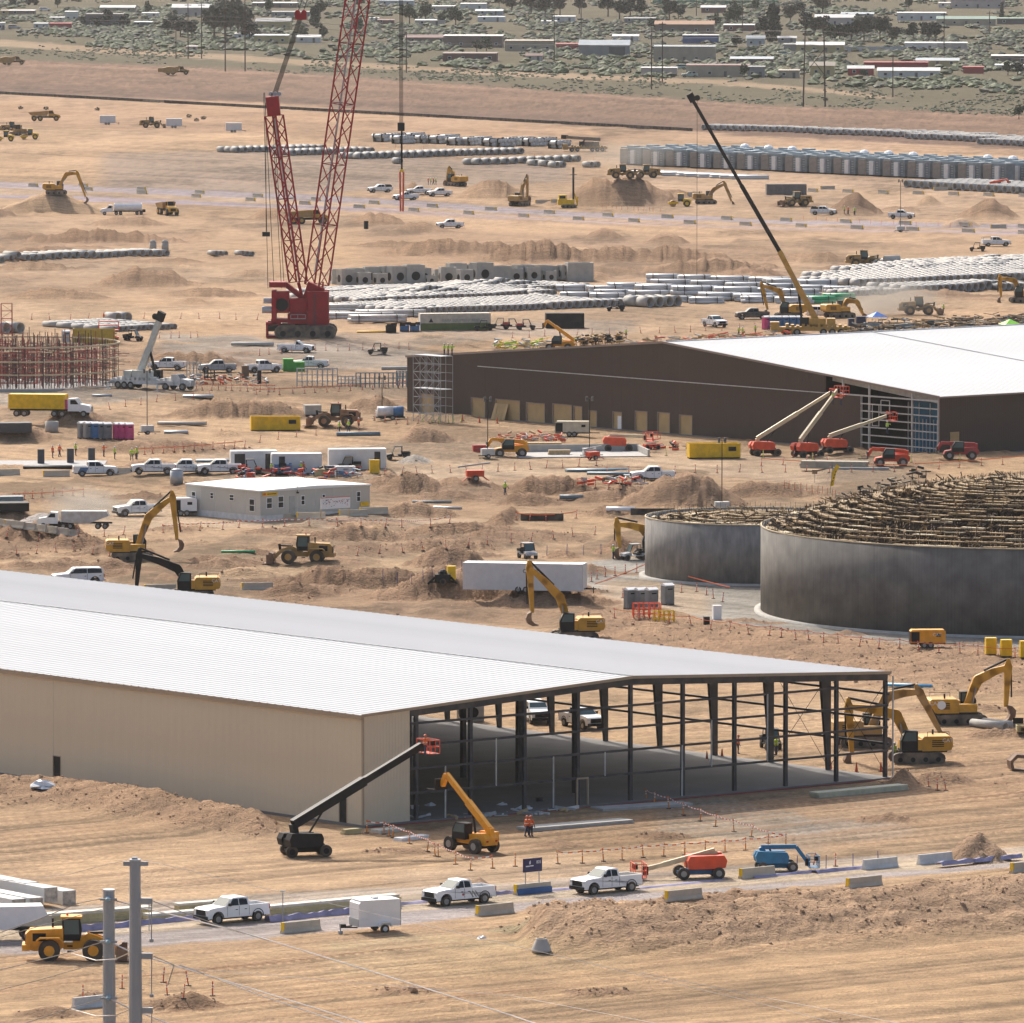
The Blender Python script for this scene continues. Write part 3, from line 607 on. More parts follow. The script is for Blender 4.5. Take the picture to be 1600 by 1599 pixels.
# ================================================================ TANKS
def tank_wall_mat(name, col, lo):
    m, t, b = new_mat(name); N = t.nodes.new; L = t.links.new; b.inputs['Roughness'].default_value = .85
    tc = N('ShaderNodeTexCoord'); sx = N('ShaderNodeSeparateXYZ'); L(tc.outputs['Object'], sx.inputs[0])
    at2 = N('ShaderNodeMath'); at2.operation = 'ARCTAN2'; L(sx.outputs[1], at2.inputs[0]); L(sx.outputs[0], at2.inputs[1])
    cb = N('ShaderNodeCombineXYZ'); L(at2.outputs[0], cb.inputs[0]); L(sx.outputs[2], cb.inputs[1])
    def nz(sc_, st, d=5):
        mp = N('ShaderNodeMapping'); mp.inputs['Scale'].default_value = st; L(cb.outputs[0], mp.inputs[0])
        n = N('ShaderNodeTexNoise'); n.inputs['Scale'].default_value = sc_; n.inputs['Detail'].default_value = d; L(mp.outputs[0], n.inputs['Vector']); return n
    n1 = nz(6, (6, .06, 1)); n2 = nz(1, (14, .45, 1), 7); n3 = nz(1, (160, .02, 1), 2)
    r = N('ShaderNodeValToRGB'); e = r.color_ramp.elements; e[0].position = .34; e[1].position = .68; e[0].color = (*lo, 1); e[1].color = (*col, 1); L(n2.outputs[0], r.inputs[0])
    mx = N('ShaderNodeMath'); mx.operation = 'ADD'; L(n1.outputs[0], mx.inputs[0]); L(n3.outputs[0], mx.inputs[1])
    mr = N('ShaderNodeMapRange'); mr.inputs['From Min'].default_value = .7; mr.inputs['From Max'].default_value = 1.3; mr.inputs['To Min'].default_value = .84; mr.inputs['To Max'].default_value = 1.14; L(mx.outputs[0], mr.inputs['Value'])
    vm = N('ShaderNodeVectorMath'); vm.operation = 'SCALE'; L(r.outputs[0], vm.inputs[0]); L(mr.outputs[0], vm.inputs['Scale']); L(vm.outputs[0], b.inputs['Base Color'])
    return m
def ring(b, r0, r1, z0, z1, n=120):
    vs = []
    for r, z in ((r1, z0), (r1, z1), (r0, z1), (r0, z0)):
        for i in range(n):
            t = 2 * math.pi * i / n; vs.append((r * math.cos(t), r * math.sin(t), z))
    return b.add(vs, [(k * n + i, k * n + (i + 1) % n, ((k + 1) % 4) * n + (i + 1) % n, ((k + 1) % 4) * n + i) for k in range(4) for i in range(n)])
timb = M('weathered_timber', (.30, .20, .095), .85, var=.4, scale=1.2)
timl = M('pale_timber', (.58, .47, .30), .85, var=.2)
rebar = M('rusty_rebar', (.085, .06, .045), .8, var=.4)
def tank(c, r, h, mats, label, rise, step, nlim, seed):
    rr = random.Random(seed); t = root('concrete_tank'); t.location = (c[0], c[1], 0)
    part(t, 'tank_wall', mats, lambda b: ring(b, r - .35, r, 0, h, 160), True)
    part(t, 'rim_strip', timl, lambda b: ring(b, r - .12, r + .03, h - .03, h + .07, 160))
    part(t, 'footing_ring', conc, lambda b: ring(b, r - .2, r + .7, -.5, .22, 160), True)
    part(t, 'tank_floor', timb, lambda b: b.tube((0, 0, h - 1.4), (0, 0, h - 1.3), r - .4, 80))
    cnt = [0]; rest = MB(); posts = MB(); reb = MB(); rad = r - .9
    while rad > 1.5:
        z = h + rise * (1 - (rad / r) ** 2) - .35; n = int(2 * math.pi * rad / 2.6); ph = rr.random()
        for i in range(n):
            a0 = (i + ph) / n * 2 * math.pi; a1 = (i + ph + .97) / n * 2 * math.pi; q0 = rad + rr.uniform(-.12, .12); q1 = rad + rr.uniform(-.12, .12)
            zz = z + rr.uniform(-.1, .12); p = (q0 * math.cos(a0), q0 * math.sin(a0), zz); q = (q1 * math.cos(a1), q1 * math.sin(a1), zz + rr.uniform(-.06, .06))
            for _p in (p, q): posts.bar((_p[0], _p[1], h - 2.2), (_p[0], _p[1], zz - .1), .09)
            if rr.random() < .8: posts.bar((p[0], p[1], h - 1.6 + rr.random()), (q[0], q[1], zz - .5), .06)
            if rr.random() < .08: continue
            up = 1.0 + rr.random() * .35; th = rr.choice((.09, .13, .2))
            sl_ = (a0 + a1) / 2; w_ = rr.choice((.35, .8, 1.0))
            def beam(b, p=p, q=q, th=th, w_=w_): b.bar(p, q, w_, th)
            if cnt[0] < nlim and math.sin(sl_) < .55: part(t, 'formwork_timber', rr.choice((timb, timb, timb, timb, timl)), beam); cnt[0] += 1
            else: beam(rest)
            for k in range(6):
                a = a0 + (a1 - a0) * rr.random(); rad2 = min(r - .5, rad + rr.uniform(-.4, step * .8)); hh = rr.uniform(.2, .9)
                zb_ = zz; reb.bar((rad2 * math.cos(a), rad2 * math.sin(a), zb_ - 1.0), (rad2 * math.cos(a) + rr.uniform(-.2, .2), rad2 * math.sin(a) + rr.uniform(-.2, .2), zb_ + hh * .6), .035)
                a2 = a + rr.uniform(-.04, .04)
                rad2 = min(rad2, r - 1.6); reb.bar((rad2 * math.cos(a), rad2 * math.sin(a), zb_ - rr.uniform(.2, .9)), ((rad2 + .9) * math.cos(a2), (rad2 + .9) * math.sin(a2), zb_ - rr.uniform(.0, .9)), .08)
        rad -= step
    for i in range(int(1.3 * r * r)):
        q = r * .97 * math.sqrt(rr.random()); a = rr.uniform(0, 6.283); z = h + rise * (1 - (q / r) ** 2) - rr.uniform(.1, .8); L = rr.uniform(.3, 1.6); d = a + rr.choice((0, 1.57, 1.57, .8)); x, y = q * math.cos(a), q * math.sin(a); x2, y2 = x + L * math.cos(d), y + L * math.sin(d)
        if math.hypot(x2, y2) < r - .5 and q < r - .5: rr.choice((rest, rest, rest, posts)).bar((x, y, z), (x2, y2, z + rr.uniform(-.4, .7)), rr.uniform(.05, .22), .1)
    for i in range(int(2 * math.pi * r / .6)):
        a = i / int(2 * math.pi * r / .6) * 2 * math.pi; x, y = (r - .2) * math.cos(a), (r - .2) * math.sin(a)
        if math.sin(a) > 0 or i % 3 == 0: reb.bar((x, y, h - .1), (x, y, h + rr.uniform(.3, .8)), .03)
    rest.build('formwork_timber', timb, t)['kind'] = 'stuff'; posts.build('shoring_post', rebar, t)['kind'] = 'stuff'; reb.build('rebar', rebar, t)['kind'] = 'stuff'
    return link(t, label, 'tank')
tmat1 = tank_wall_mat('dark_tank_concrete', (.175, .16, .14), (.11, .10, .088)); tmat2 = tank_wall_mat('stained_tank_concrete', (.28, .26, .235), (.17, .16, .15))
tank(BT[0], BT[1], 9.4, tmat1, 'large dark round concrete tank filled with rings of timber formwork', 5.6, 1.3, 295, 5)
tank(ST_[0], ST_[1], 6.85, tmat2, 'smaller stained round concrete tank left of the big one', .5, 1.3, 60, 9)
# ================================================================ SCAFFOLDS
redsc = M('red_scaffold_tube', (.36, .05, .045), .6, dust=.1); browsc = M('dark_scaffold_tube', (.10, .07, .06), .7, var=.3)
def round_scaffold():
    c = flat(38, 603); t = root('round_scaffold'); t.location = (c[0], c[1], 0); rr = random.Random(4)
    P_ = [MB(), MB(), MB()]; n = 0
    for ring_i, rad in enumerate((2, 3.8, 5.6, 7.4, 9.2, 11, 12.6, 14.0)):
        for i in range(int(rad * 4.6)):
            a = 2 * math.pi * i / int(rad * 4.6); x, y = rad * math.cos(a), rad * math.sin(a); hh = 6.9 + rr.uniform(-1.2, 1.4)
            k = rr.choice((0, 1, 1)); P_[k].tube((x, y, 0), (x, y, hh), .055, 4)
            a2 = 2 * math.pi * (i + 1) / int(rad * 4.6); x2, y2 = rad * math.cos(a2), rad * math.sin(a2)
            for z in (1.2, 2.4, 3.6, 4.8, 5.8):
                if rr.random() < .75: P_[rr.choice((0, 0, 1))].bar((x, y, z), (x2, y2, z), .07)
            if rr.random() < .5: z = rr.choice((1.2, 2.4, 3.6, 4.8)); P_[rr.choice((0, 1))].bar((x, y, z), (x2, y2, z + 1.2), .06)
            if rr.random() < .8:
                z = rr.choice((2.4, 3.6, 4.8, 5.8)); q = (rad + 2.4) / rad; P_[rr.choice((0, 1))].bar((x, y, z), (x * q, y * q, z), .08)
            if rr.random() < .28: P_[2].box(x - .5, y - .15, 5.9, x + .9, y + .2, 6.0)
    P_[0].build('red_tube', redsc, t)['kind'] = 'stuff'; P_[1].build('dark_tube', browsc, t)['kind'] = 'stuff'; P_[2].build('loose_timber', timl, t)['kind'] = 'stuff'
    part(t, 'base_slab', concl, lambda b: ring(b, .5, 15.5, -.3, .15, 96)); part(t, 'outer_kerb', concl, lambda b: ring(b, 15.6, 16.1, -.3, .5, 96))
    for z, r in ((6.6, 14.6), (4.4, 14.4), (2.4, 14.3)): part(t, 'curved_timber_band', timl, lambda b: ring(b, r, r + .16, z, z + .22, 72))
    for i in range(24):
        a = 2 * math.pi * i / 24; part(t, 'band_prop', browsc, lambda b: b.bar((14.5 * math.cos(a), 14.5 * math.sin(a), 0), (14.5 * math.cos(a), 14.5 * math.sin(a), 6.7), .12))
    link(t, 'round forest of red scaffold tubes at the left edge', 'scaffold')
round_scaffold()
def tower(name, px, py, w, d, h, lifts, m, label, diag=True, z0=0, bays=1, rot=HV):
    x, y, z = at(px, py); t = root(name); t.location = (x, y, z + z0); t.rotation_euler = (0, 0, math.radians(rot))
    for bx in range(bays + 1):
        for sy in (-d / 2, d / 2): part(t, 'standard', m, lambda b: b.tube((bx * w, sy, 0), (bx * w, sy, h), .05, 5))
    lh = h / lifts
    for k in range(1, lifts + 1):
        for bx in range(bays):
            part(t, 'ledger', m, lambda b: b.bar((bx * w, -d / 2, k * lh), (bx * w + w, -d / 2, k * lh), .06).bar((bx * w, d / 2, k * lh), (bx * w + w, d / 2, k * lh), .06).bar((bx * w, -d / 2, k * lh), (bx * w, d / 2, k * lh), .06))
            if diag: part(t, 'brace', m, lambda b: b.bar((bx * w, -d / 2, (k - 1) * lh), (bx * w + w, -d / 2, k * lh), .05) if k % 2 else b.bar((bx * w + w, -d / 2, (k - 1) * lh), (bx * w, -d / 2, k * lh), .05))
        if k % 4 == 0 or lifts < 4: part(t, 'platform', m, lambda b: b.box(0, -d / 2, k * lh + .03, w * bays, d / 2, k * lh + .09))
    return link(t, label, 'scaffold')
tower('scaffold_tower', 2, 545, 1.8, 1.6, 7.5, 6, redsc, 'tall red scaffold tower at the left edge above the round scaffold', rot=0)
tower('stair_scaffold', 655, 658, 1.6, 2.2, 9.6, 8, steelgrey, 'silver scaffold stair tower against the dark hall wall', bays=4, rot=HU + 180)
def barrels(x, y, n, *a): pass
# ================================================================ PROTOTYPES (never linked themselves; copies are placed later)
def wheels(par, spots, r, w, n=18, rim=rimgrey, rr=.55, name='wheel'):
    for x, y in spots:
        t = part(par, name, rubber, lambda b: b.wheel(x, y, r, r, w, n))
        sg = 1 if y > 0 else -1
        part(t, 'rim', rim, lambda b: b.tube((x, y + sg * w * .2, r), (x, y + sg * (w / 2 + .02), r), r * rr, 12).tube((x, y + sg * (w / 2 + .02), r), (x, y + sg * (w / 2 + .05), r), r * .2, 8))
def arch_pts(cx, r, z0, n=7):   # semicircle going from +x to -x
    return [(cx + r * math.cos(math.pi * i / n), z0 + r * math.sin(math.pi * i / n)) for i in range(n + 1)]
def pickup(paint, kind='crew', bed='open', logo=False):
    t = root('pickup_truck'); k = dict(crew=(-1.0, 1.2), single=(.1, 1.2), ext=(-.6, 1.2), suv=(-2.75, 1.25))[kind]; c0, c1 = k
    low = [(-2.85, .5), (-2.85, .82), (c0, .82), (c0, 1.36), (1.3, 1.36), (1.9, 1.34), (2.75, 1.25), (2.93, 1.12), (2.93, .48)] + [(x, z) for x, z in arch_pts(1.98, .5, .48)] + [(x, z) for x, z in arch_pts(-1.75, .5, .48)]
    part(t, 'body', paint, lambda b: b.prism(low, -.98, .98, .05, 1.3))
    top = [(c0, 1.34), (c0 + .08, 1.92), (c0 + .25, 2.0), (.4, 2.0), (.55, 1.96), (c1 + .1, 1.34)]
    part(t, 'cab', paint, lambda b: b.prism(top, -.95, .95, .15, 1.6))
    part(t, 'windscreen', wind, lambda b: b.quad((1.27, -.86, 1.39), (1.27, .86, 1.39), (.64, .76, 1.93), (.64, -.76, 1.93)))
    part(t, 'rear_window', glass, lambda b: b.quad((c0 - .01, -.76, 1.42), (c0 - .01, .76, 1.42), (c0 + .05, .7, 1.88), (c0 + .05, -.7, 1.88)))
    spl = [c0 + .15, (c0 + 1.0) / 2 if kind != 'single' else c0 + .12, .95]
    for sg in (-1, 1):
        y0 = sg * .958; y1 = sg * .80
        for i in range(2):
            a, c = spl[i] + .03, spl[i + 1] - .03
            if c - a < .1: continue
            part(t, 'side_window', glass, lambda b: b.quad((a, y0, 1.4), (c, y0, 1.4), (c - (.4 if i == 1 else 0), y1 + sg * .02, 1.9), (a + (.05 if i == 0 else 0), y1 + sg * .02, 1.9)))
            part(t, 'door_handle', black, lambda b: b.box(a + .1, sg * .96, 1.05, a + .3, sg * 1.0, 1.1))
        part(t, 'door_seam', black, lambda b: b.box(spl[1] - .012, sg * .975, .6, spl[1] + .012, sg * .987, 1.34).box(c0 + .04, sg * .975, .6, c0 + .06, sg * .987, 1.34).box(1.1, sg * .975, .6, 1.12, sg * .987, 1.34))
        part(t, 'mirror', black, lambda b: b.box(.86, sg * .96, 1.4, 1.02, sg * 1.2, 1.62))
        part(t, 'headlight', lights_w, lambda b: b.box(2.74, sg * .64, .95, 2.96, sg * .97, 1.16))
        part(t, 'tail_light', redlens, lambda b: b.box(-2.88, sg * .82, .95, -2.8, sg * .99, 1.3))
        part(t, 'side_step', black, lambda b: b.box(-1.1, sg * .92, .42, 1.4, sg * 1.03, .5))
        part(t, 'wheel_arch', black, lambda b: [b.add([(p[0], sg * .985, p[1]), (q[0], sg * .985, q[1]), (q[0] * 1 + (q[0] - cx) * .12, sg * .995, .48 + (q[1] - .48) * 1.12), (p[0] + (p[0] - cx) * .12, sg * .995, .48 + (p[1] - .48) * 1.12)], [(0, 1, 2, 3)]) for cx in (1.98, -1.75) for p, q in zip(arch_pts(cx, .5, .48), arch_pts(cx, .5, .48)[1:])])
        if kind != 'suv' and bed != 'utility': part(t, 'bed_side', paint, lambda b: b.box(-2.85, sg * .82, .8, c0 - .05, sg * .98, 1.37))
    if kind != 'suv' and bed != 'utility':
        part(t, 'tailgate', paint, lambda b: b.box(-2.87, -.82, .6, -2.78, .82, 1.36)); part(t, 'bed_liner', black, lambda b: b.box(-2.77, -.81, .81, c0 - .06, .81, .86 if bed == 'open' else 1.34))
    part(t, 'grille', black, lambda b: b.box(2.9, -.64, .72, 2.97, .64, 1.14)); part(t, 'front_bumper', black, lambda b: b.box(2.85, -.95, .42, 3.05, .95, .68)); part(t, 'rear_bumper', rimgrey, lambda b: b.box(-3.0, -.9, .5, -2.84, .9, .68))
    part(t, 'underside', black, lambda b: b.box(-2.7, -.7, .35, 2.6, .7, .6))
    if bed == 'utility':
        part(t, 'service_body', paint, lambda b: b.box(-2.9, -1.0, .7, c0 - .08, -.6, 1.45).box(-2.9, .6, .7, c0 - .08, 1.0, 1.45).box(-2.9, -1.0, .6, c0 - .08, 1.0, .86)); part(t, 'ladder_rack', black, lambda b: b.bar((-2.8, -.9, 1.45), (-2.8, -.9, 1.9), .05).bar((-2.8, .9, 1.45), (-2.8, .9, 1.9), .05).bar((-2.8, -.9, 1.9), (.2, -.9, 2.0), .05).bar((-2.8, .9, 1.9), (.2, .9, 2.0), .05))
    if bed == 'load': part(t, 'load', black, lambda b: b.box(-2.7, -.78, .9, c0 - .1, .78, 1.75).box(-2.5, -.6, 1.75, c0 - .5, .5, 1.95))
    if logo:
        part(t, 'door_emblem', red, lambda b: [b.add([(.35, s * .99, .95), (.5, s * .99, .85), (.35, s * .99, .75), (.2, s * .99, .85)], [(0, 1, 2, 3)]) for s in (-1, 1)])
        part(t, 'side_stripe', rimgrey, lambda b: [b.add([(x, s * .987, .6), (x + .14, s * .987, .6), (x + .5, s * .987, 1.1), (x + .36, s * .987, 1.1)], [(0, 1, 2, 3)]) for s in (-1, 1) for x in (-.7, -1.0, -1.25)])
    wheels(t, [(1.98, .86), (1.98, -.86), (-1.75, .86), (-1.75, -.86)], .42, .3)
    return t
def track(par, y, L, w, h, m, n=26):
    r = h / 2
    def f(b):
        pts = [(L / 2 - r + r * math.sin(math.pi * i / 6), r - r * math.cos(math.pi * i / 6)) for i in range(7)]; pts += [(-p[0], h - p[1]) for p in pts]
        b.prism(pts, y - w / 2, y + w / 2)
        k = int(L / .3)
        for i in range(k):
            x = -L / 2 + r + (L - 2 * r) * (i + .5) / k; b.box(x - .05, y - w / 2 - .01, h, x + .05, y + w / 2 + .01, h + .05)
    t = part(par, 'crawler_track', m, f)
    for i in range(4): x = (-.36 + .24 * i) * L; part(t, 'roller', black, lambda b: b.tube((x, y - w / 2 - .04, r * .8), (x, y + w / 2 + .04, r * .8), r * .45, 10))
trackm = M('dusty_track_steel', (.07, .06, .05), .8, dust=.35)
def arm(par, name, m, pts, w, hs):
    def f(b):
        for i in range(len(pts) - 1): b.bar((pts[i][0], 0, pts[i][1]), (pts[i + 1][0], 0, pts[i + 1][1]), w, hs[i], w, hs[i + 1])
        for i in range(1, len(pts) - 1): b.tube((pts[i][0], -w / 2, pts[i][1]), (pts[i][0], w / 2, pts[i][1]), hs[i] / 2, 12)
    return part(par, name, m, f)
def excavator(paint, K, T, B, trot=0, curl=0, boomm=None, logo=False, name='excavator'):
    t = root(name); bm_ = boomm or paint; c, s = math.cos(math.radians(trot)), math.sin(math.radians(trot)); u = root('undercarriage'); child(u, t); u.rotation_euler = (0, 0, math.radians(trot))
    for y in (-1.25, 1.25): track(u, y, 4.9, .6, 1.0, trackm)
    part(u, 'car_body', black, lambda b: b.box(-1.1, -1, .35, 1.1, 1, .85).tube((0, 0, .8), (0, 0, 1.15), .75, 16))
    part(t, 'engine_house', paint, lambda b: b.prism([(-3.0, 1.25), (-3.15, 1.6), (-3.1, 2.35), (-2.9, 2.5), (-.5, 2.5), (-.3, 2.3), (-.3, 1.15), (-2.4, 1.15)], -1.4, 1.4))
    part(t, 'deck', black, lambda b: b.box(-2.6, -1.38, 1.05, 1.5, 1.38, 1.24)); part(t, 'side_locker', paint, lambda b: b.box(-.28, -1.4, 1.24, 1.45, -.6, 2.0).box(-.28, .5, 1.24, .1, 1.4, 2.2))
    [part(t, 'vent_grille', black, lambda b: [b.box(-2.3, sg * 1.405, 1.55 + i * .17, -1.2, sg * 1.42, 1.64 + i * .17) for i in range(4)]) for sg in (-1, 1)]
    part(t, 'exhaust_stack', black, lambda b: b.tube((-1.6, -.6, 2.5), (-1.6, -.6, 2.95), .09, 8)); part(t, 'handrail', black, lambda b: b.bar((-2.8, 1.2, 2.5), (-2.8, 1.2, 2.9), .04).bar((-2.8, 1.2, 2.9), (-.8, 1.2, 2.9), .04).bar((-.8, 1.2, 2.9), (-.8, 1.2, 2.5), .04))
    cab_ = part(t, 'cab', black, lambda b: b.prism([(.1, 1.25), (.1, 3.0), (1.25, 3.05), (1.65, 2.2), (1.6, 1.25)], .5, 1.4))
    part(cab_, 'cab_window', wind, lambda b: b.quad((.25, 1.41, 2.1), (1.5, 1.41, 2.1), (1.2, 1.41, 2.9), (.25, 1.41, 2.9)).quad((.25, .49, 2.1), (1.5, .49, 2.1), (1.2, .49, 2.9), (.25, .49, 2.9)))
    part(cab_, 'windscreen', wind, lambda b: b.quad((1.665, .58, 2.15), (1.665, 1.32, 2.15), (1.29, 1.32, 2.98), (1.29, .58, 2.98)))
    if logo: [part(t, 'round_emblem', white, lambda b: b.tube((-2.0, s * 1.4, 1.95), (-2.0, s * 1.43, 1.95), .42, 16)) for s in (-1, 1)]
    foot = (.55, 1.7); m1 = (foot[0] * .35 + K[0] * .65 - .0, foot[1] * .35 + K[1] * .65)
    arm(t, 'boom', bm_, [foot, m1, K, ((K[0] + T[0]) / 2, (K[1] + T[1]) / 2 + .12), T], .5, [.5, .85, .95, .75, .45])
    d = Vector((T[0] - B[0], T[1] - B[1])).normalized(); back = (T[0] + d.x * .8, T[1] + d.y * .8)
    arm(t, 'stick', bm_, [back, T, ((T[0] * .6 + B[0] * .4), (T[1] * .6 + B[1] * .4)), B], .42, [.3, .8, .6, .38])
    part(t, 'boom_cylinder', M('chrome_rod', (.3, .3, .3), .3, .8), lambda b: [b.tube((1.0, sg * .35, 1.5), (m1[0] * .6 + K[0] * .4, sg * .35, m1[1] * .6 + K[1] * .4 - .2), .1, 8) for sg in (-1, 1)])
    part(t, 'stick_cylinder', black, lambda b: b.tube(((K[0] * .8 + T[0] * .2), 0, (K[1] * .8 + T[1] * .2) + .65), (back[0], 0, back[1]), .11, 8))
    part(t, 'bucket_cylinder', black, lambda b: b.tube((T[0] - d.x * .5 + .35 * abs(d.y), 0, T[1] - d.y * .5 + .3 * d.x), (B[0] + d.x * .9 + .5 * abs(d.y), 0, B[1] + d.y * .9), .08, 8))
    a0 = curl
    def bk(b):
        pts = [(.1, .15), (.55, -.1), (.75, -.6), (.5, -1.15), (0, -1.4), (-.55, -1.35), (-.7, -1.25), (-.2, -1.1), (.1, -.8), (.15, -.4)]; ca, sa = math.cos(a0), math.sin(a0)
        b.prism([(B[0] + x * ca - z * sa, B[1] + x * sa + z * ca) for x, z in pts], -.62, .62)
    part(t, 'bucket', rust, bk); return t
def loader(paint, bz=.5, name='wheel_loader', bucket=True, rimc=None):
    t = root(name)
    part(t, 'rear_body', paint, lambda b: b.prism([(-3.7, .9), (-3.75, 2.0), (-3.4, 2.35), (-.9, 2.45), (-.9, 1.0), (-1.2, .8), (-3.1, .75)], -.85, .85)); part(t, 'engine_grille', black, lambda b: b.box(-3.77, -.6, 1.1, -3.7, .6, 2.0).box(-3.2, -.86, 1.5, -2.2, .86, 2.1)); part(t, 'counterweight', paint, lambda b: b.box(-4.0, -1.1, .8, -3.4, 1.1, 1.25))
    part(t, 'fender', paint, lambda b: [b.prism([(-2.9, 1.55), (-2.6, 1.75), (-1.2, 1.75), (-.85, 1.4), (-.85, 1.5), (-1.15, 1.85), (-2.65, 1.85), (-2.95, 1.6)], s * 1.3 - .3, s * 1.3 + .3) for s in (-1, 1)])
    cb = part(t, 'cab', black, lambda b: b.prism([(-.95, 1.5), (-1.0, 3.2), (.35, 3.2), (.5, 2.2), (.35, 1.5)], -.75, .75)); part(cb, 'cab_roof', paint, lambda b: b.box(-1.1, -.82, 3.2, .5, .82, 3.34)); part(cb, 'side_window', wind, lambda b: b.quad((-.85, -.76, 2.0), (.3, -.76, 2.0), (.25, -.76, 3.1), (-.85, -.76, 3.1)).quad((-.85, .76, 2.0), (.3, .76, 2.0), (.25, .76, 3.1), (-.85, .76, 3.1))); part(cb, 'windscreen', wind, lambda b: b.quad((.51, -.65, 2.25), (.51, .65, 2.25), (.38, .65, 3.1), (.38, -.65, 3.1)))
    part(t, 'front_frame', paint, lambda b: b.prism([(-.2, .8), (-.2, 1.5), (.9, 2.0), (1.9, 1.6), (2.1, .9)], -.45, .45).box(-.9, -.4, .8, -.2, .4, 1.3))
    part(t, 'lift_arm', paint, lambda b: [b.bar((.9, s * .55, 1.9), (2.4, s * .55, 1.15 + bz * .4), .16, .45).bar((2.4, s * .55, 1.15 + bz * .4), (3.2, s * .55, bz), .16, .4) for s in (-1, 1)])
    part(t, 'tilt_cylinder', black, lambda b: b.tube((.9, 0, 2.0), (2.5, 0, 1.9 + bz * .3), .1, 8).bar((2.4, 0, 1.4 + bz * .3), (2.5, 0, 2.1 + bz * .3), .15, .3))
    if bucket: part(t, 'bucket', rust, lambda b: b.prism([(3.1, bz + .7), (3.05, bz - .3), (3.3, bz - .48), (4.4, bz - .5), (4.4, bz - .44), (3.5, bz - .38), (3.25, bz - .15), (3.3, bz + .65), (3.5, bz + .85)], -1.45, 1.45).box(3.1, -1.48, bz - .45, 3.9, -1.44, bz + .6).box(3.1, 1.44, bz - .45, 3.9, 1.48, bz + .6))
    part(t, 'ladder', black, lambda b: b.box(-.6, -1.2, .7, -.2, -.8, .78).box(-.6, -1.1, 1.1, -.2, -.8, 1.18).box(-.6, .8, .7, -.2, 1.2, .78)); part(t, 'exhaust_stack', black, lambda b: b.tube((-1.7, .3, 2.4), (-1.7, .3, 3.1), .08, 8)); part(t, 'beacon', orange, lambda b: b.tube((-.6, 0, 3.34), (-.6, 0, 3.5), .08, 8))
    wheels(t, [(1.35, 1.1), (1.35, -1.1), (-1.95, 1.1), (-1.95, -1.1)], .82, .62, 20, rimc or paint, .5); return t
def telehandler(paint, ang=8, ext=0, name='telehandler', forks=True):
    t = root(name); a = math.radians(ang)
    part(t, 'chassis', paint, lambda b: b.prism([(-2.6, .7), (-2.7, 1.3), (-2.3, 1.7), (-.9, 1.6), (1.9, 1.2), (2.1, .75)], -.7, .7).box(-2.3, -1.15, .9, -.6, -.5, 1.75).box(-.5, -1.15, .8, 1.0, -.6, 1.45))
    cb = part(t, 'cab', black, lambda b: b.prism([(-.6, 1.1), (-.6, 2.45), (.6, 2.5), (1.0, 1.9), (1.05, 1.1)], .3, 1.15)); part(cb, 'cab_window', wind, lambda b: b.quad((-.5, 1.16, 1.7), (.9, 1.16, 1.7), (.55, 1.16, 2.4), (-.5, 1.16, 2.4)).quad((-.5, .29, 1.7), (.9, .29, 1.7), (.55, .29, 2.4), (-.5, .29, 2.4)))
    P0 = (-2.2, 2.0); L = 4.6 + ext; P1 = (P0[0] + L * math.cos(a), P0[1] + L * math.sin(a)); Pm = (P0[0] + 3.4 * math.cos(a), P0[1] + 3.4 * math.sin(a)); P2 = (P1[0] + .55, P1[1] - 1.0)
    part(t, 'boom', paint, lambda b: b.bar((P0[0], -.15, P0[1]), (Pm[0], -.15, Pm[1]), .45, .55).bar((P0[0], -.15, P0[1]), (P1[0], -.15, P1[1]), .34, .42).bar((P0[0] - .1, -.15, 1.4), (P0[0] - .1, -.15, 2.15), .5)); part(t, 'boom_head', paint, lambda b: b.bar((P1[0], -.15, P1[1]), (P2[0], -.15, P2[1]), .4, .4)); part(t, 'lift_cylinder', black, lambda b: b.tube((-.5, -.15, 1.3), (P0[0] + 2.6 * math.cos(a), -.15, P0[1] + 2.6 * math.sin(a) - .25), .1, 8))
    if forks: part(t, 'fork_carriage', black, lambda b: b.box(P2[0], -.8, P2[1] - .35, P2[0] + .12, .6, P2[1] + .6)); part(t, 'fork', black, lambda b: b.box(P2[0] + .1, -.65, P2[1] - .38, P2[0] + 1.3, -.5, P2[1] - .3).box(P2[0] + .1, .3, P2[1] - .38, P2[0] + 1.3, .45, P2[1] - .3))
    part(t, 'axle', black, lambda b: b.box(1.2, -1.0, .4, 1.6, 1.0, .8).box(-1.9, -1.0, .4, -1.5, 1.0, .8)); part(t, 'tail_light', redlens, lambda b: b.box(-2.72, -.6, 1.0, -2.66, -.4, 1.15).box(-2.72, .4, 1.0, -2.66, .6, 1.15))
    wheels(t, [(1.4, 1.0), (1.4, -1.0), (-1.7, 1.0), (-1.7, -1.0)], .62, .42, 18, rimgrey, .5); return t
def basket(t, P, m, man=0):
    x, z = P
    part(t, 'basket', m, lambda b: b.box(x - .1, -1.1, z - .05, x + .85, 1.1, z) and [b.bar((xx, yy, z), (xx, yy, z + 1.1), .06) for xx in (x - .1, x + .85) for yy in (-1.1, -.35, .35, 1.1)] and [b.bar((x - .1, s * 1.1, z + hh), (x + .85, s * 1.1, z + hh), .06) for s in (-1, 1) for hh in (.55, 1.1)] and [b.bar((xx, -1.1, z + hh), (xx, 1.1, z + hh), .06) for xx in (x - .1, x + .85) for hh in (.55, 1.1)])
    part(t, 'control_box', black, lambda b: b.box(x + .5, -.4, z + .6, x + .8, .4, z + 1.05))
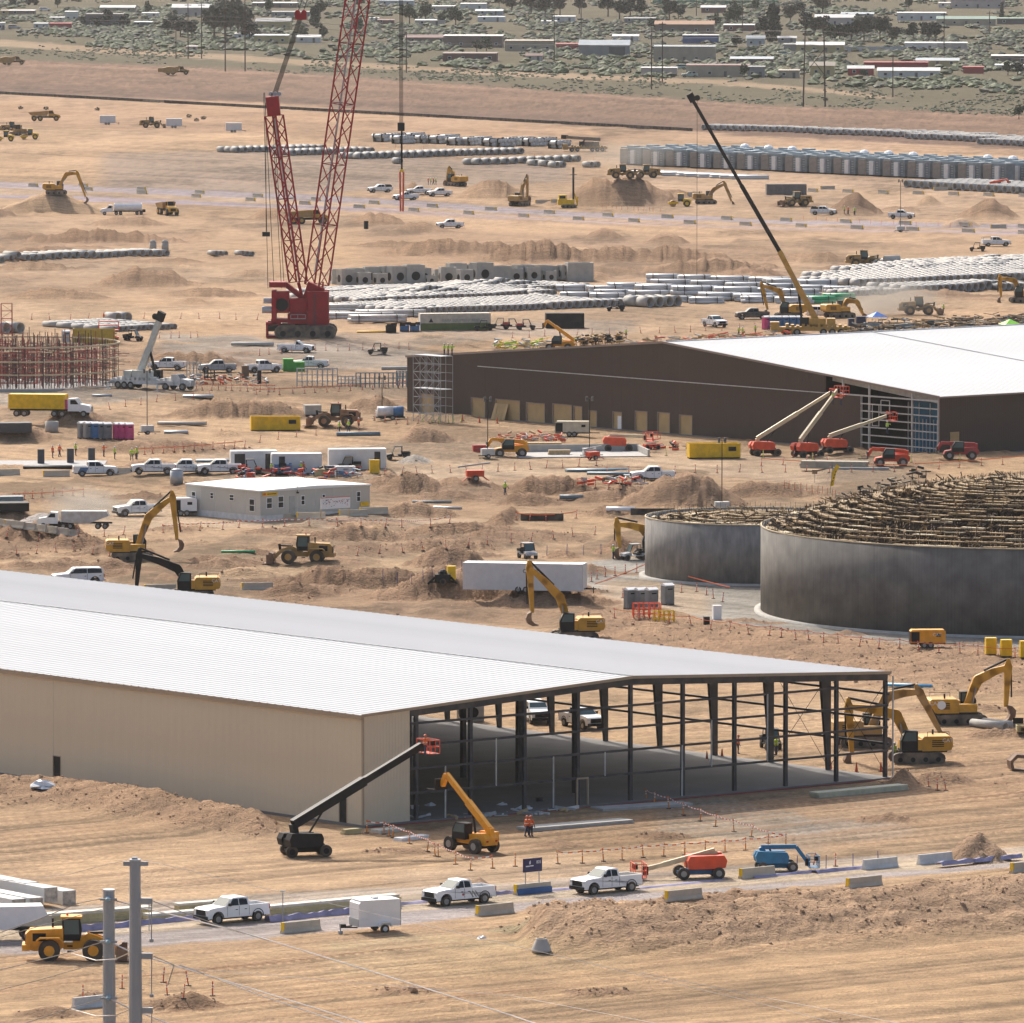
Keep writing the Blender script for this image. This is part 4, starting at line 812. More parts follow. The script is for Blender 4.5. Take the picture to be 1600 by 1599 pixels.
def boomlift(paint, boomm, pts, w=.35, base=None, bkm=None, name='boom_lift', trot=0, crawler=False):
    # pts: boom joints (x,z), first on the turret; the basket hangs at the last
    t = root(name); u = root('drive_chassis'); child(u, t); u.rotation_euler = (0, 0, math.radians(trot)); bs = base or black
    part(u, 'chassis_plate', bs, lambda b: b.box(-1.5, -.5, .35, 1.5, .5, .8).box(-1.7, -1.0, .38, -1.2, 1.0, .6).box(1.2, -1.0, .38, 1.7, 1.0, .6))
    wheels(u, [(1.45, 1.05), (1.45, -1.05), (-1.45, 1.05), (-1.45, -1.05)], .5, .38, 16, rimgrey if bs is not black else black, .5)
    part(t, 'turret', paint, lambda b: b.prism([(-2.0, .95), (-2.15, 1.5), (-1.9, 1.95), (.9, 1.9), (1.1, 1.5), (1.0, .85), (-1.2, .85)], .3, 1.15)); part(t, 'turret', paint, lambda b: b.prism([(-2.0, .95), (-2.15, 1.5), (-1.9, 2.05), (.9, 1.9), (1.1, 1.5), (1.0, .85), (-1.2, .85)], -1.15, -.3)); part(t, 'turret_deck', black, lambda b: b.box(-1.6, -.8, .78, .9, .8, .95).box(-2.0, -.3, 1.0, -.8, .3, 1.6))
    p0 = pts[0]; part(t, 'riser', boomm, lambda b: b.bar((-.9, 0, 1.1), (p0[0], 0, p0[1]), w * 1.3, .5))
    for i, (p, q) in enumerate(zip(pts, pts[1:])):
        f = 1 - .12 * i; d = Vector((q[0] - p[0], 0, q[1] - p[1])); 
        part(t, 'boom_section', boomm, lambda b: b.bar((p[0], 0, p[1]), (q[0], 0, q[1]), w * f, w * f * 1.15) and (b.bar((p[0], 0, p[1]), (p[0] + d.x * .55, 0, p[1] + d.z * .55), w * f * 1.35, w * f * 1.5) if d.length > 5 else b))
    if len(pts) > 1:
        q = pts[1]; part(t, 'lift_cylinder', black, lambda b: b.tube((-.2, 0, 1.2), (p0[0] + (q[0] - p0[0]) * .25, 0, p0[1] + (q[1] - p0[1]) * .25 - .2), .09, 8))
    e = pts[-1]; part(t, 'basket_mount', black, lambda b: b.box(e[0] - .1, -.2, e[1] - .5, e[0] + .3, .2, e[1] + .2)); basket(t, (e[0] + .3, e[1] - .6), bkm or orange); return t
def utv(paint=black, cargo=black, roof=True, name='utility_cart', door=None):
    t = root(name)
    part(t, 'body', paint, lambda b: b.prism([(-1.6, .5), (-1.6, .85), (-.6, .85), (-.6, .6), (.6, .6), (.7, .95), (1.55, .8), (1.6, .5)], -.7, .7)); part(t, 'cargo_bed', cargo, lambda b: b.box(-1.65, -.72, .86, -.62, -.66, 1.15).box(-1.65, .66, .86, -.62, .72, 1.15).box(-1.65, -.66, .86, -1.6, .66, 1.15).box(-.68, -.66, .86, -.62, .66, 1.15))
    [part(t, 'roll_cage', black, lambda b: b.bar((-.55, s * .65, .8), (-.5, s * .6, 1.85), .07).bar((-.5, s * .6, 1.85), (.45, s * .6, 1.85), .07).bar((.45, s * .6, 1.85), (.85, s * .65, .95), .07)) for s in (-1, 1)]; part(t, 'seat', black, lambda b: b.box(-.5, -.6, .6, .0, .6, .85).box(-.55, -.6, .8, -.42, .6, 1.35))
    if roof: part(t, 'roof', paint, lambda b: b.box(-.6, -.68, 1.86, .5, .68, 1.92))
    part(t, 'windscreen', wind, lambda b: b.quad((.86, -.6, 1.0), (.86, .6, 1.0), (.5, .56, 1.8), (.5, -.56, 1.8))); part(t, 'headlight', lights_w, lambda b: b.box(1.56, -.6, .68, 1.62, -.4, .78).box(1.56, .4, .68, 1.62, .6, .78))
    wheels(t, [(1.15, .62), (1.15, -.62), (-1.1, .62), (-1.1, -.62)], .34, .26, 12, black, .5); return t
def toilet(m, name='portable_toilet'):
    t = root(name); part(t, 'cabin', m, lambda b: b.box(-.55, -.55, .12, .55, .55, 2.1)); part(t, 'roof', M('toilet_roof', (.74, .74, .73), .5), lambda b: b.prism([(-.6, 2.1), (-.58, 2.2), (0, 2.42), (.58, 2.2), (.6, 2.1)], -.6, .6)); part(t, 'door', m, lambda b: b.box(.555, -.4, .25, .60, .4, 1.95).box(-.4, -.6, .25, .4, -.555, 1.95)); part(t, 'skid', black, lambda b: b.box(-.5, -.6, 0, .5, -.4, .12).box(-.5, .4, 0, .5, .6, .12)); part(t, 'vent_slot', black, lambda b: b.box(.605, -.3, 1.7, .615, .3, 1.85)); return t
def cargo_box(m, L, W, Hh, z0=0, name='container', axle=False, door=None, ribs=True, roofm=None):
    t = root(name); dm = M('box_inside', (.05, .045, .04), .9)
    def f(b):
        b.box(-L / 2, -W / 2, z0, L / 2, W / 2, z0 + Hh)
        if ribs:
            n = int(L / .45)
            for i in range(n):
                x = -L / 2 + (i + .5) * L / n
                for s in (-1, 1): b.box(x - .07, s * W / 2 - .03, z0 + .15, x + .07, s * W / 2 + .03, z0 + Hh - .12)
    part(t, 'shell', m, f); part(t, 'roof', roofm or m, lambda b: b.box(-L / 2 - .02, -W / 2 - .04, z0 + Hh + .002, L / 2 + .02, W / 2 + .04, z0 + Hh + .06)); part(t, 'door', m, lambda b: b.box(L / 2 + .01, -W / 2 + .08, z0 + .1, L / 2 + .05, -.02, z0 + Hh - .1).box(L / 2 + .01, .02, z0 + .1, L / 2 + .05, W / 2 - .08, z0 + Hh - .1))
    if door:
        for x0, x1, z1 in door: part(t, 'doorway', dm, lambda b: b.box(x0, -W / 2 - .04, z0 + .1, x1, -W / 2 - .032, z0 + z1)); part(t, 'doorway', dm, lambda b: b.box(x0, W / 2 + .032, z0 + .1, x1, W / 2 + .04, z0 + z1))
    if axle: wheels(t, [(-.5, W / 2 - .1), (-.5, -W / 2 + .1), (.35, W / 2 - .1), (.35, -W / 2 + .1)], .36, .22, 14); part(t, 'drawbar', black, lambda b: b.bar((L / 2, .5, .5), (L / 2 + 1.3, 0, .5), .1).bar((L / 2, -.5, .5), (L / 2 + 1.3, 0, .5), .1).tube((L / 2 + 1.0, 0, 0), (L / 2 + 1.0, 0, .7), .05, 6))
    return t
def dumpster(m=None, L=6.7, Hh=1.9, name='roll_off_container', lid=False):
    t = root(name); m = m or yel; W = 2.35
    part(t, 'shell', m, lambda b: b.box(-L / 2, -W / 2, .25, L / 2, -W / 2 + .08, Hh).box(-L / 2, W / 2 - .08, .25, L / 2, W / 2, Hh).box(-L / 2, -W / 2 + .08, .25, -L / 2 + .08, W / 2 - .08, Hh).box(L / 2 - .08, -W / 2 + .08, .25, L / 2, W / 2 - .08, Hh).box(-L / 2, -W / 2, .18, L / 2, W / 2, .26))
    for i in range(9): x = -L / 2 + .35 + i * (L - .7) / 8; [part(t, 'side_rib', m, lambda b: b.box(x - .06, y_, .25, x + .06, y_ + .078, Hh - .12)) for y_ in (-W / 2 - .08, W / 2 + .002)]
    part(t, 'top_rail', m, lambda b: b.box(-L / 2 - .05, -W / 2 - .09, Hh + .002, L / 2 + .05, -W / 2 + .08, Hh + .1).box(-L / 2 - .05, W / 2 - .08, Hh + .002, L / 2 + .05, W / 2 + .09, Hh + .1)); part(t, 'rubbish', wood, lambda b: [b.bar((R.uniform(-L / 2 + .6, L / 2 - .6), R.uniform(-.8, .8), Hh - .5), (R.uniform(-L / 2 + .6, L / 2 - .6), R.uniform(-.8, .8), Hh - R.uniform(-.1, .3)), .25, .1) for _ in range(14)])
    part(t, 'skid_rail', black, lambda b: b.box(-L / 2, -.6, 0, L / 2, -.45, .18).box(-L / 2, .45, 0, L / 2, .6, .18)); part(t, 'label_plate', black, lambda b: b.box(L / 2 - 1.6, -W / 2 - .1, 1.0, L / 2 - .6, -W / 2 - .082, 1.55).box(-L / 2 + .9, W / 2 + .082, 1.0, -L / 2 + 1.9, W / 2 + .1, 1.55)); return t
def barrier(m=None, name='concrete_barrier', L=3.6, ends=True):
    t = root(name); prof = [(-.3, 0), (-.3, .1), (-.16, .35), (-.1, .85), (.1, .85), (.16, .35), (.3, .1), (.3, 0)]
    def f(b):
        n = len(prof); vs = [(x, y, z) for x in (-L / 2, L / 2) for y, z in prof]; b.add(vs, [tuple(range(n)), tuple(range(2 * n - 1, n - 1, -1))] + [(i, i + n, (i + 1) % n + n, (i + 1) % n) for i in range(n)])
    part(t, 'block', m or barc, f)
    if ends: part(t, 'end_marking', yel, lambda b: b.box(-L / 2 - .012, -.17, .2, -L / 2 + .1, .17, .87))
    return t
def post(m, h=1.1, name='delineator_post', tilt=0, base=True):
    t = root(name); part(t, 'stem', m, lambda b: b.tube((0, 0, .05), (tilt, 0, h), .055, 6, .045))
    if base: part(t, 'base', black, lambda b: b.tube((0, 0, 0), (0, 0, .07), .22, 8))
    part(t, 'reflective_band', hatw, lambda b: b.tube((tilt * .72, 0, h * .72), (tilt * .8, 0, h * .8), .062, 6).tube((tilt * .55, 0, h * .55), (tilt * .62, 0, h * .62), .064, 6)); return t
def cone():
    t = root('traffic_cone'); part(t, 'stem', redpost, lambda b: b.tube((0, 0, .04), (0, 0, .95), .16, 8, .04)); part(t, 'base', black, lambda b: b.box(-.22, -.22, 0, .22, .22, .05)); return t
def stake(m, h=1.2):
    t = root('survey_stake'); part(t, 'lath', m, lambda b: b.bar((0, 0, 0), (.05, 0, h), .05, .05)); return t
def light_tower(h=8, lean=0):
    t = root('light_tower'); part(t, 'generator', M('light_tower_body', (.55, .55, .53), .5), lambda b: b.box(-.9, -.5, .45, .9, .5, 1.3)); part(t, 'mast', black, lambda b: b.tube((0, 0, 1.3), (0, 0, h), .06, 6).box(-.5, -.08, h, .5, .08, h + .06)); part(t, 'lamp_head', M('lamp_housing', (.12, .12, .12), .5), lambda b: [b.box(x - .14, -.1, h + .06, x + .14, .12, h + .36) for x in (-.4, .4)] + [b.box(x - .14, -.1, h - .3, x + .14, .12, h) for x in (-.4, .4)]); part(t, 'outrigger', black, lambda b: b.box(-1.3, -.9, .05, -1.2, .9, .12).box(1.2, -.9, .05, 1.3, .9, .12).box(-1.3, -.05, .3, 1.9, .05, .4)); wheels(t, [(0, .6), (0, -.6)], .3, .18, 12); return t
def generator(m, L=3.2, name='generator', top=None):
    t = root(name); part(t, 'canopy', m, lambda b: b.prism([(-L / 2, .55), (-L / 2, 1.75), (-L / 2 + .15, 1.9), (L / 2 - .15, 1.9), (L / 2, 1.75), (L / 2, .55)], -.75, .75)); part(t, 'end_panel', black, lambda b: b.box(L / 2 + .003, -.7, .6, L / 2 + .05, .7, 1.7).box(L / 2 - .9, -.77, .6, L / 2 - .04, -.752, 1.7).box(L / 2 - .9, .752, .6, L / 2 - .04, .77, 1.7)); part(t, 'chassis', black, lambda b: b.box(-L / 2, -.7, .4, L / 2, .7, .55).bar((-L / 2, 0, .45), (-L / 2 - 1.2, 0, .45), .1)); part(t, 'badge', black, lambda b: b.box(-L / 2 + .5, -.765, 1.2, -L / 2 + 1.0, -.752, 1.5).box(-L / 2 + .5, .752, 1.2, -L / 2 + 1.0, .765, 1.5)); wheels(t, [(-.25, .75), (-.25, -.75), (.4, .75), (.4, -.75)], .33, .2, 12); return t
def concpipe(r, L, m=None, name='concrete_pipe'):
    return MB().pipe((-L / 2, 0, r), (L / 2, 0, r), r, r * .82, 14).build(name, m or concl, None, True)
def box_culvert(w, d, h, hole=True):
    t = root('precast_chamber'); part(t, 'walls', conc, lambda b: b.box(-w / 2, -d / 2, 0, w / 2, -d / 2 + .2, h).box(-w / 2, d / 2 - .2, 0, w / 2, d / 2, h).box(-w / 2, -d / 2 + .2, 0, -w / 2 + .2, d / 2 - .2, h).box(w / 2 - .2, -d / 2 + .2, 0, w / 2, d / 2 - .2, h))
    if hole: part(t, 'pipe_hole', black, lambda b: b.tube((-w / 2 - .01, 0, h * .42), (-w / 2 + .02, 0, h * .42), h * .24, 14)); part(t, 'pipe_hole', black, lambda b: b.tube((0, -d / 2 - .01, h * .42), (0, -d / 2 + .02, h * .42), h * .24, 14))
    return t
def dumptruck(paint):
    t = root('articulated_dump_truck'); part(t, 'hood', paint, lambda b: b.prism([(2.6, .9), (2.6, 2.2), (4.3, 1.9), (4.6, 1.5), (4.6, .8)], -.95, .95)); cb = part(t, 'cab', paint, lambda b: b.prism([(1.1, 1.4), (1.1, 3.2), (2.4, 3.2), (2.8, 2.2), (2.8, 1.4)], -.8, .8)); part(cb, 'cab_window', glass, lambda b: b.quad((1.25, -.81, 2.2), (2.6, -.81, 2.2), (2.35, -.81, 3.05), (1.25, -.81, 3.05)).quad((1.25, .81, 2.2), (2.6, .81, 2.2), (2.35, .81, 3.05), (1.25, .81, 3.05)).quad((2.81, -.7, 2.25), (2.81, .7, 2.25), (2.45, .7, 3.1), (2.45, -.7, 3.1)))
    part(t, 'dump_body', mudyel, lambda b: b.add([(.7, -1.4, 1.5), (.7, 1.4, 1.5), (-4.0, 1.4, 1.6), (-4.0, -1.4, 1.6), (1.2, -1.55, 3.0), (1.2, 1.55, 3.0), (-5.0, 1.55, 2.5), (-5.0, -1.55, 2.5)], [(0, 3, 2, 1), (0, 1, 5, 4), (1, 2, 6, 5), (2, 3, 7, 6), (3, 0, 4, 7)])); part(t, 'grille', black, lambda b: b.box(4.61, -.6, 1.0, 4.66, .6, 1.6)); part(t, 'frame', black, lambda b: b.box(-4, -.5, .9, 3.5, .5, 1.4)); wheels(t, [(3.4, 1.15), (3.4, -1.15), (-1.4, 1.15), (-1.4, -1.15), (-3.2, 1.15), (-3.2, -1.15)], .8, .6, 16, paint, .5); return t
def scraper():
    t = dumptruck(mudyel); _o = t.name; t.name = 'scraper'; KIDS[t.name] = KIDS.pop(_o); part(t, 'scraper_bowl', mudyel, lambda b: b.prism([(-4.8, .7), (-5.2, 2.6), (-2.5, 3.1), (.3, 2.7), (.6, 1.6), (-.4, .5)], -1.6, 1.6)); part(t, 'gooseneck', mudyel, lambda b: b.bar((.4, 0, 2.6), (1.2, 0, 3.3), .5).bar((1.2, 0, 3.3), (1.6, 0, 1.6), .5)); part(t, 'rear_engine', mudyel, lambda b: b.box(-7.0, -1, 1.0, -4.9, 1, 2.5)); return t
def dozer(paint):
    t = root('bulldozer')
    for y in (-.95, .95): track(t, y, 3.6, .55, 1.1, trackm)
    part(t, 'hood', paint, lambda b: b.prism([(-1.8, .9), (-1.8, 2.0), (1.9, 1.9), (2.0, .9)], -.55, .55)); cb = part(t, 'cab', black, lambda b: b.prism([(-1.4, 1.9), (-1.35, 3.1), (.0, 3.1), (.1, 1.9)], -.65, .65)); part(cb, 'cab_roof', paint, lambda b: b.box(-1.5, -.75, 3.1, .1, .75, 3.22)); part(t, 'blade', rust, lambda b: b.prism([(2.5, .05), (2.7, .6), (2.5, 1.3), (2.62, 1.35), (2.85, .6), (2.7, .0)], -1.7, 1.7)); part(t, 'push_arm', paint, lambda b: b.bar((0, -1.3, .5), (2.6, -1.3, .5), .2).bar((0, 1.3, .5), (2.6, 1.3, .5), .2)); part(t, 'ripper', rust, lambda b: b.box(-2.8, -.6, .5, -1.8, .6, 1.1)); return t
def roller(paint):
    t = root('soil_compactor'); part(t, 'rear_body', paint, lambda b: b.prism([(-2.6, .8), (-2.6, 1.7), (-.7, 1.9), (-.7, .8)], -.8, .8)); cb = part(t, 'cab', black, lambda b: b.box(-.9, -.7, 1.2, .4, .7, 2.9)); part(cb, 'cab_roof', paint, lambda b: b.box(-1.0, -.8, 2.9, .5, .8, 3.02)); part(cb, 'cab_window', wind, lambda b: b.box(-.8, -.72, 1.8, .3, -.705, 2.8).box(-.8, .705, 1.8, .3, .72, 2.8).box(.405, -.6, 1.8, .42, .6, 2.8)); part(t, 'drum_frame', paint, lambda b: b.box(.4, -1.15, .7, 2.6, -1.0, 1.1).box(.4, 1.0, .7, 2.6, 1.15, 1.1).box(2.5, -1.0, .7, 2.65, 1.0, 1.1)); part(t, 'drum', mudyel, lambda b: b.tube((1.6, -.98, .75), (1.6, .98, .75), .75, 20)); wheels(t, [(-1.6, .85), (-1.6, -.85)], .75, .5, 16, paint); return t
def semi(cabm, name='tractor_truck', tank=None, boxm=None, dumpm=None):
    # cab at +x
    t = root(name); part(t, 'frame', black, lambda b: b.box(-7.5, -.5, .9, 4.6, .5, 1.15)); part(t, 'hood', cabm, lambda b: b.prism([(3.2, .8), (3.2, 2.0), (4.7, 1.75), (5.0, 1.3), (5.0, .7)], -.95, .95)); cb = part(t, 'cab', cabm, lambda b: b.prism([(1.5, .9), (1.5, 2.75), (2.7, 2.85), (3.3, 2.0), (3.3, .9)], -1.1, 1.1))
    part(cb, 'windscreen', glass, lambda b: b.quad((3.31, -1.0, 2.02), (3.31, 1.0, 2.02), (2.76, .95, 2.78), (2.76, -.95, 2.78))); part(cb, 'side_window', glass, lambda b: b.quad((1.9, -1.11, 1.95), (3.15, -1.11, 1.95), (2.65, -1.11, 2.6), (1.9, -1.11, 2.6)).quad((1.9, 1.11, 1.95), (3.15, 1.11, 1.95), (2.65, 1.11, 2.6), (1.9, 1.11, 2.6))); part(t, 'grille', rimgrey, lambda b: b.box(5.01, -.6, .8, 5.05, .6, 1.6)); part(t, 'headlight', lights_w, lambda b: b.box(4.9, -.95, .9, 5.03, -.7, 1.1).box(4.9, .7, .9, 5.03, .95, 1.1))
    if tank: part(t, 'tank_body', tank, lambda b: b.tube((-6.6, 0, 2.2), (1.2, 0, 2.2), 1.15, 18)); part(t, 'catwalk', steelgrey, lambda b: b.box(-6.4, -.3, 3.33, 1.0, .3, 3.4)); part(t, 'pump', black, lambda b: b.box(-7.6, -.8, .8, -6.7, .8, 1.6))
    if boxm: part(t, 'box_body', boxm, lambda b: b.box(-7.6, -1.25, 1.2, 1.0, 1.25, 3.4)); [part(t, 'side_rib', boxm, lambda b: b.box(-7.5 + i * .85, y_, 1.25, -7.4 + i * .85, y_ + .038, 3.3)) for i in range(11) for y_ in (-1.29, 1.252)]; part(t, 'toolbox', pink, lambda b: b.box(1.05, -1.1, 1.2, 1.45, 1.1, 2.6))
    if dumpm: part(t, 'dump_body', dumpm, lambda b: b.prism([(-7.0, 2.2), (-6.6, 3.0), (.9, 3.0), (.9, 1.2), (-1.5, 1.0), (-3.8, 1.0)], -1.2, 1.2))
    wheels(t, [(x, s * .95) for x in (3.9, .6, -.6, -5.2, -6.4) for s in (-1, 1)], .5, .32, 16); return t
def trailer_house(): pass
# people: one continuous skinned body per pose, hair / clothing as children
def person_body(name, J, m):
    me = bpy.data.meshes.new(name); names = list(J); me.from_pydata([J[n][0] for n in names], [(names.index(J[n][2]), names.index(n)) for n in names if J[n][2]], [])
    o = bpy.data.objects.new(name, me); COL.objects.link(o); md = o.modifiers.new('s', 'SKIN'); md.use_smooth_shade = True
    for i, n in enumerate(names): v = me.skin_vertices[0].data[i]; v.radius = (J[n][1],) * 2; v.use_root = (n == 'pelvis')
    dg = bpy.context.evaluated_depsgraph_get(); m2 = bpy.data.meshes.new_from_object(o.evaluated_get(dg)); m2.name = name; COL.objects.unlink(o); bpy.data.objects.remove(o)
    m2.materials.clear(); m2.materials.append(denim); m2.materials.append(m); m2.materials.append(skin)
    for p in m2.polygons:
        c = p.center; p.material_index = 0 if c.z < .93 else (2 if (c.z > 1.5 or (abs(c.y) > .2 and c.z < 1.12)) else 1)
    return m2
def person(vest, hat, pose=0):
    t = root('person'); J = dict(pelvis=((0, 0, .95), .13, None), waist=((0, 0, 1.1), .12, 'pelvis'), chest=((.02, 0, 1.32), .15, 'waist'), neck=((.02, 0, 1.47), .06, 'chest'), skull=((.04, 0, 1.62), .095, 'neck'), crown=((.03, 0, 1.70), .08, 'skull'), nose=((.14, 0, 1.61), .02, 'skull'))
    for s, n in ((1, 'l'), (-1, 'r')):
        st_ = [0, .22, -.05][pose] * s; up = pose == 2 and s > 0
        J[n + 'hip'] = ((0, s * .1, .88), .1, 'pelvis'); J[n + 'knee'] = ((st_ * .6 + .03, s * .12, .48), .065, n + 'hip'); J[n + 'ankle'] = ((st_, s * .13, .1), .045, n + 'knee'); J[n + 'toe'] = ((st_ + .17, s * .14, .05), .04, n + 'ankle')
        J[n + 'sho'] = ((.01, s * .2, 1.4), .07, 'chest'); el = (.05 - st_ * .5, s * .28, 1.13) if not up else (.2, s * .3, 1.25); wr = (.15 - st_, s * .3, .9) if not up else (.42, s * .25, 1.35)
        J[n + 'elb'] = (el, .045, n + 'sho'); J[n + 'wri'] = (wr, .032, n + 'elb'); h_ = (wr[0] + .03, wr[1], wr[2] - .08); J[n + 'palm'] = (h_, .035, n + 'wri')
        for k in range(4): J[n + 'f%d' % k] = ((h_[0] + .03, h_[1] + (k - 1.5) * .022, h_[2] - .09 + abs(k - 1.3) * .012), .009, n + 'palm')
        J[n + 'thumb'] = ((h_[0] + .06, h_[1] - s * .03, h_[2] - .02), .01, n + 'palm')
    key_ = ('pb', vest.name, pose)
    if key_ not in MATS: MATS[key_] = person_body('body', J, vest)
    child(bpy.data.objects.new('body', MATS[key_]), t)
    part(t, 'hard_hat', hat, lambda b: b.dome((.03, 0, 1.68), .13, .12, 10, 3).tube((.03, 0, 1.67), (.03, 0, 1.685), .155, 12), True)
    part(t, 'vest', vest, lambda b: b.tube((.01, 0, .98), (.02, 0, 1.44), .205, 10, .2)); part(t, 'reflective_band', hatw, lambda b: b.tube((.013, 0, 1.1), (.013, 0, 1.15), .21, 10)); return t
# ================================================================ PLACING
PC = {}
def proto(key, fn):
    if key not in PC: PC[key] = fn()
    return PC[key]
def put(pr, px, py, rot, label, cat, group=None, s=1.0, dz=0.0, tilt=None):
    x, y, z = at(px, py); o = tree(pr); o.location = (x, y, z + dz - .02); o.rotation_euler = (0, 0, math.radians(rot)); o.scale = (s, s, s)
    if tilt: o.rotation_euler = (tilt, 0, math.radians(rot))
    return tag(o, label, cat, group)
def row(pr, pts, n, label, cat, group, rot=0, jit=0, rj=180, dz=0, s=1.0):
    # n copies evenly along an image polyline
    seg = [math.hypot(b[0] - a[0], (b[1] - a[1]) * 4) for a, b in zip(pts, pts[1:])]; tot = sum(seg)
    for i in range(n):
        d = tot * i / max(1, n - 1); k = 0
        while k < len(seg) - 1 and d > seg[k]: d -= seg[k]; k += 1
        f = d / seg[k] if seg[k] else 0; x = pts[k][0] + (pts[k + 1][0] - pts[k][0]) * f; y = pts[k][1] + (pts[k + 1][1] - pts[k][1]) * f
        p_ = pr if not isinstance(pr, (list, tuple)) else R.choice(pr)
        put(p_, x + R.uniform(-jit, jit), y + R.uniform(-jit, jit) * .4, rot + R.uniform(-rj, rj), label, cat, group, dz=dz, s=s)
def text(par, s_, size, loc, rot, m, sx=1.0):
    c = bpy.data.curves.new('lettering', 'FONT'); c.body = s_; c.size = size; c.materials.append(m); c.align_x = 'CENTER'; c.align_y = 'CENTER'; c.extrude = .004
    o = bpy.data.objects.new('lettering', c); COL.objects.link(o); o.parent = par; o.location = loc; o.rotation_euler = rot; o.scale = (sx, 1, 1); return o
inkw = M('white_lettering', (.75, .75, .75), .6, var=.02); inkb = M('black_lettering', (.03, .03, .03), .6, var=.02); inkg = M('grey_lettering', (.25, .25, .26), .6, var=.02)
RX = math.pi / 2
PKW = lambda: pickup(white)
pk = {k: (lambda k=k: PC[('pk',) + k] if ('pk',) + k in PC else proto(('pk',) + k, lambda: pickup(*k2[k]))) for k in ()}
def pkp(m, kind, bed, logo=False): return proto(('pk', m.name, kind, bed, logo), lambda: pickup(m, kind, bed, logo))
dkgrey = M('dark_grey_paint', (.07, .07, .07), .35, dust=.2); palegrn = M('pale_green_paint', (.45, .55, .48), .4); silver = M('silver_paint', (.4, .42, .44), .35)
PICK = [
 (363, 1440, 216, white, 'crew', 'open', 0, 'white crew cab pickup behind the steel poles on the haul road'),
 (718, 1412, 216, white, 'ext', 'open', 1, 'white pickup with grey side stripes and a red door emblem'),
 (948, 1394, 216, white, 'ext', 'covered', 0, 'plain white pickup just behind the red boom lift basket'),
 (214, 806, 205, white, 'crew', 'open', 0, 'white pickup in the dust behind the near yellow excavator'),
 (148, 744, 8, white, 'crew', 'open', 0, 'white pickup with a bright blue patch on its bed side'),
 (240, 741, 186, white, 'crew', 'open', 0, 'leftmost of three white pickups above the office trailer'),
 (290, 741, 186, white, 'crew', 'open', 0, 'middle of three white pickups above the office trailer'),
 (343, 741, 186, white, 'crew', 'open', 0, 'white pickup parked next to the orange utility cart'),
 (411, 582, 20, white, 'crew', 'open', 0, 'white pickup left of the bright green box'),
 (462, 551, -12, white, 'single', 'open', 0, 'white single cab pickup below the tracks of the red crane'),
 (485, 576, 175, white, 'ext', 'open', 0, 'white pickup half hidden behind the green box'),
 (262, 578, 170, white, 'crew', 'open', 0, 'white pickup right behind the white truck crane'),
 (340, 582, 190, silver, 'crew', 'covered', 0, 'grey crew cab truck among the poles right of the truck crane'),
 (594, 301, 200, white, 'crew', 'load', 0, 'white truck with dark load, leftmost in the far parked row'),
 (655, 304, 190, white, 'crew', 'open', 0, 'white pickup directly behind the white service truck'),
 (687, 307, 200, white, 'crew', 'covered', 0, 'rightmost white pickup of the far parked row'),
 (634, 313, 205, white, 'ext', 'utility', 0, 'white service body truck beside the hanging red load'),
 (703, 357, 195, white, 'crew', 'open', 0, 'lone white pickup crossing below the lavender road'),
 (1286, 336, -8, white, 'crew', 'load', 0, 'white truck with dark piled bed near the lime vested workers'),
 (1408, 342, -8, white, 'crew', 'open', 0, 'clean white pickup beside the tall light mast'),
 (1556, 385, 8, white, 'crew', 'utility', 0, 'white service truck behind the dark utility cart at right'),
 (1116, 511, -62, white, 'crew', 'open', 0, 'white pickup facing the camera left of the yellow crane'),
 (1176, 499, 188, dkgrey, 'crew', 'open', 0, 'dark grey pickup with dusty paint'),
 (1286, 496, -8, white, 'suv', 'open', 0, 'white sport utility vehicle behind the yellow crane boom'),
 (838, 1128, -80, white, 'suv', 'open', 0, 'white vehicle facing the camera seen through the steel frame'),
 (909, 1137, -62, white, 'crew', 'open', 0, 'white pickup turned right seen through the steel frame'),
 (1020, 752, 190, white, 'crew', 'covered', 0, 'white pickup half hidden behind the broad brown mound'),
 (122, 914, 195, white, 'suv', 'open', 0, 'white vehicle roof peeping over the beige warehouse roof'),
 (1078, 121, 186, palegrn, 'ext', 'open', 0, 'pale green pickup parked by the tan house'),
 (1062, 109, 170, palegrn, 'suv', 'open', 0, 'pale car behind the pale green pickup'),
 (1421, 81, 185, dkgrey, 'suv', 'open', 0, 'dark blue car beside the white camper trailers'),
 (1225, 88, 10, palegrn, 'suv', 'open', 0, 'pale car in front of the grey sided house'),
 (22, 46, 10, silver, 'suv', 'open', 0, 'silver car parked by the houses at far upper left'),
 (70, 18, 10, white, 'suv', 'open', 0, 'small white car on the road at far upper left'),
]
for px, py, rot, m, kind, bed, logo, lab in PICK:
    g = 'white pickups on site' if m is white and kind != 'suv' else None
    o = put(pkp(m, kind, bed, bool(logo)), px, py, rot, lab, 'car' if kind == 'suv' else 'pickup truck', g)
    if 'blue patch' in lab:
        b = MB(); b.quad((-2.2, -1.0, .7), (-1.1, -1.0, .7), (-.9, -1.0, 1.22), (-2.0, -1.0, 1.22)); p = b.build('blue_patch', bluep); COL.objects.link(p); p.parent = o
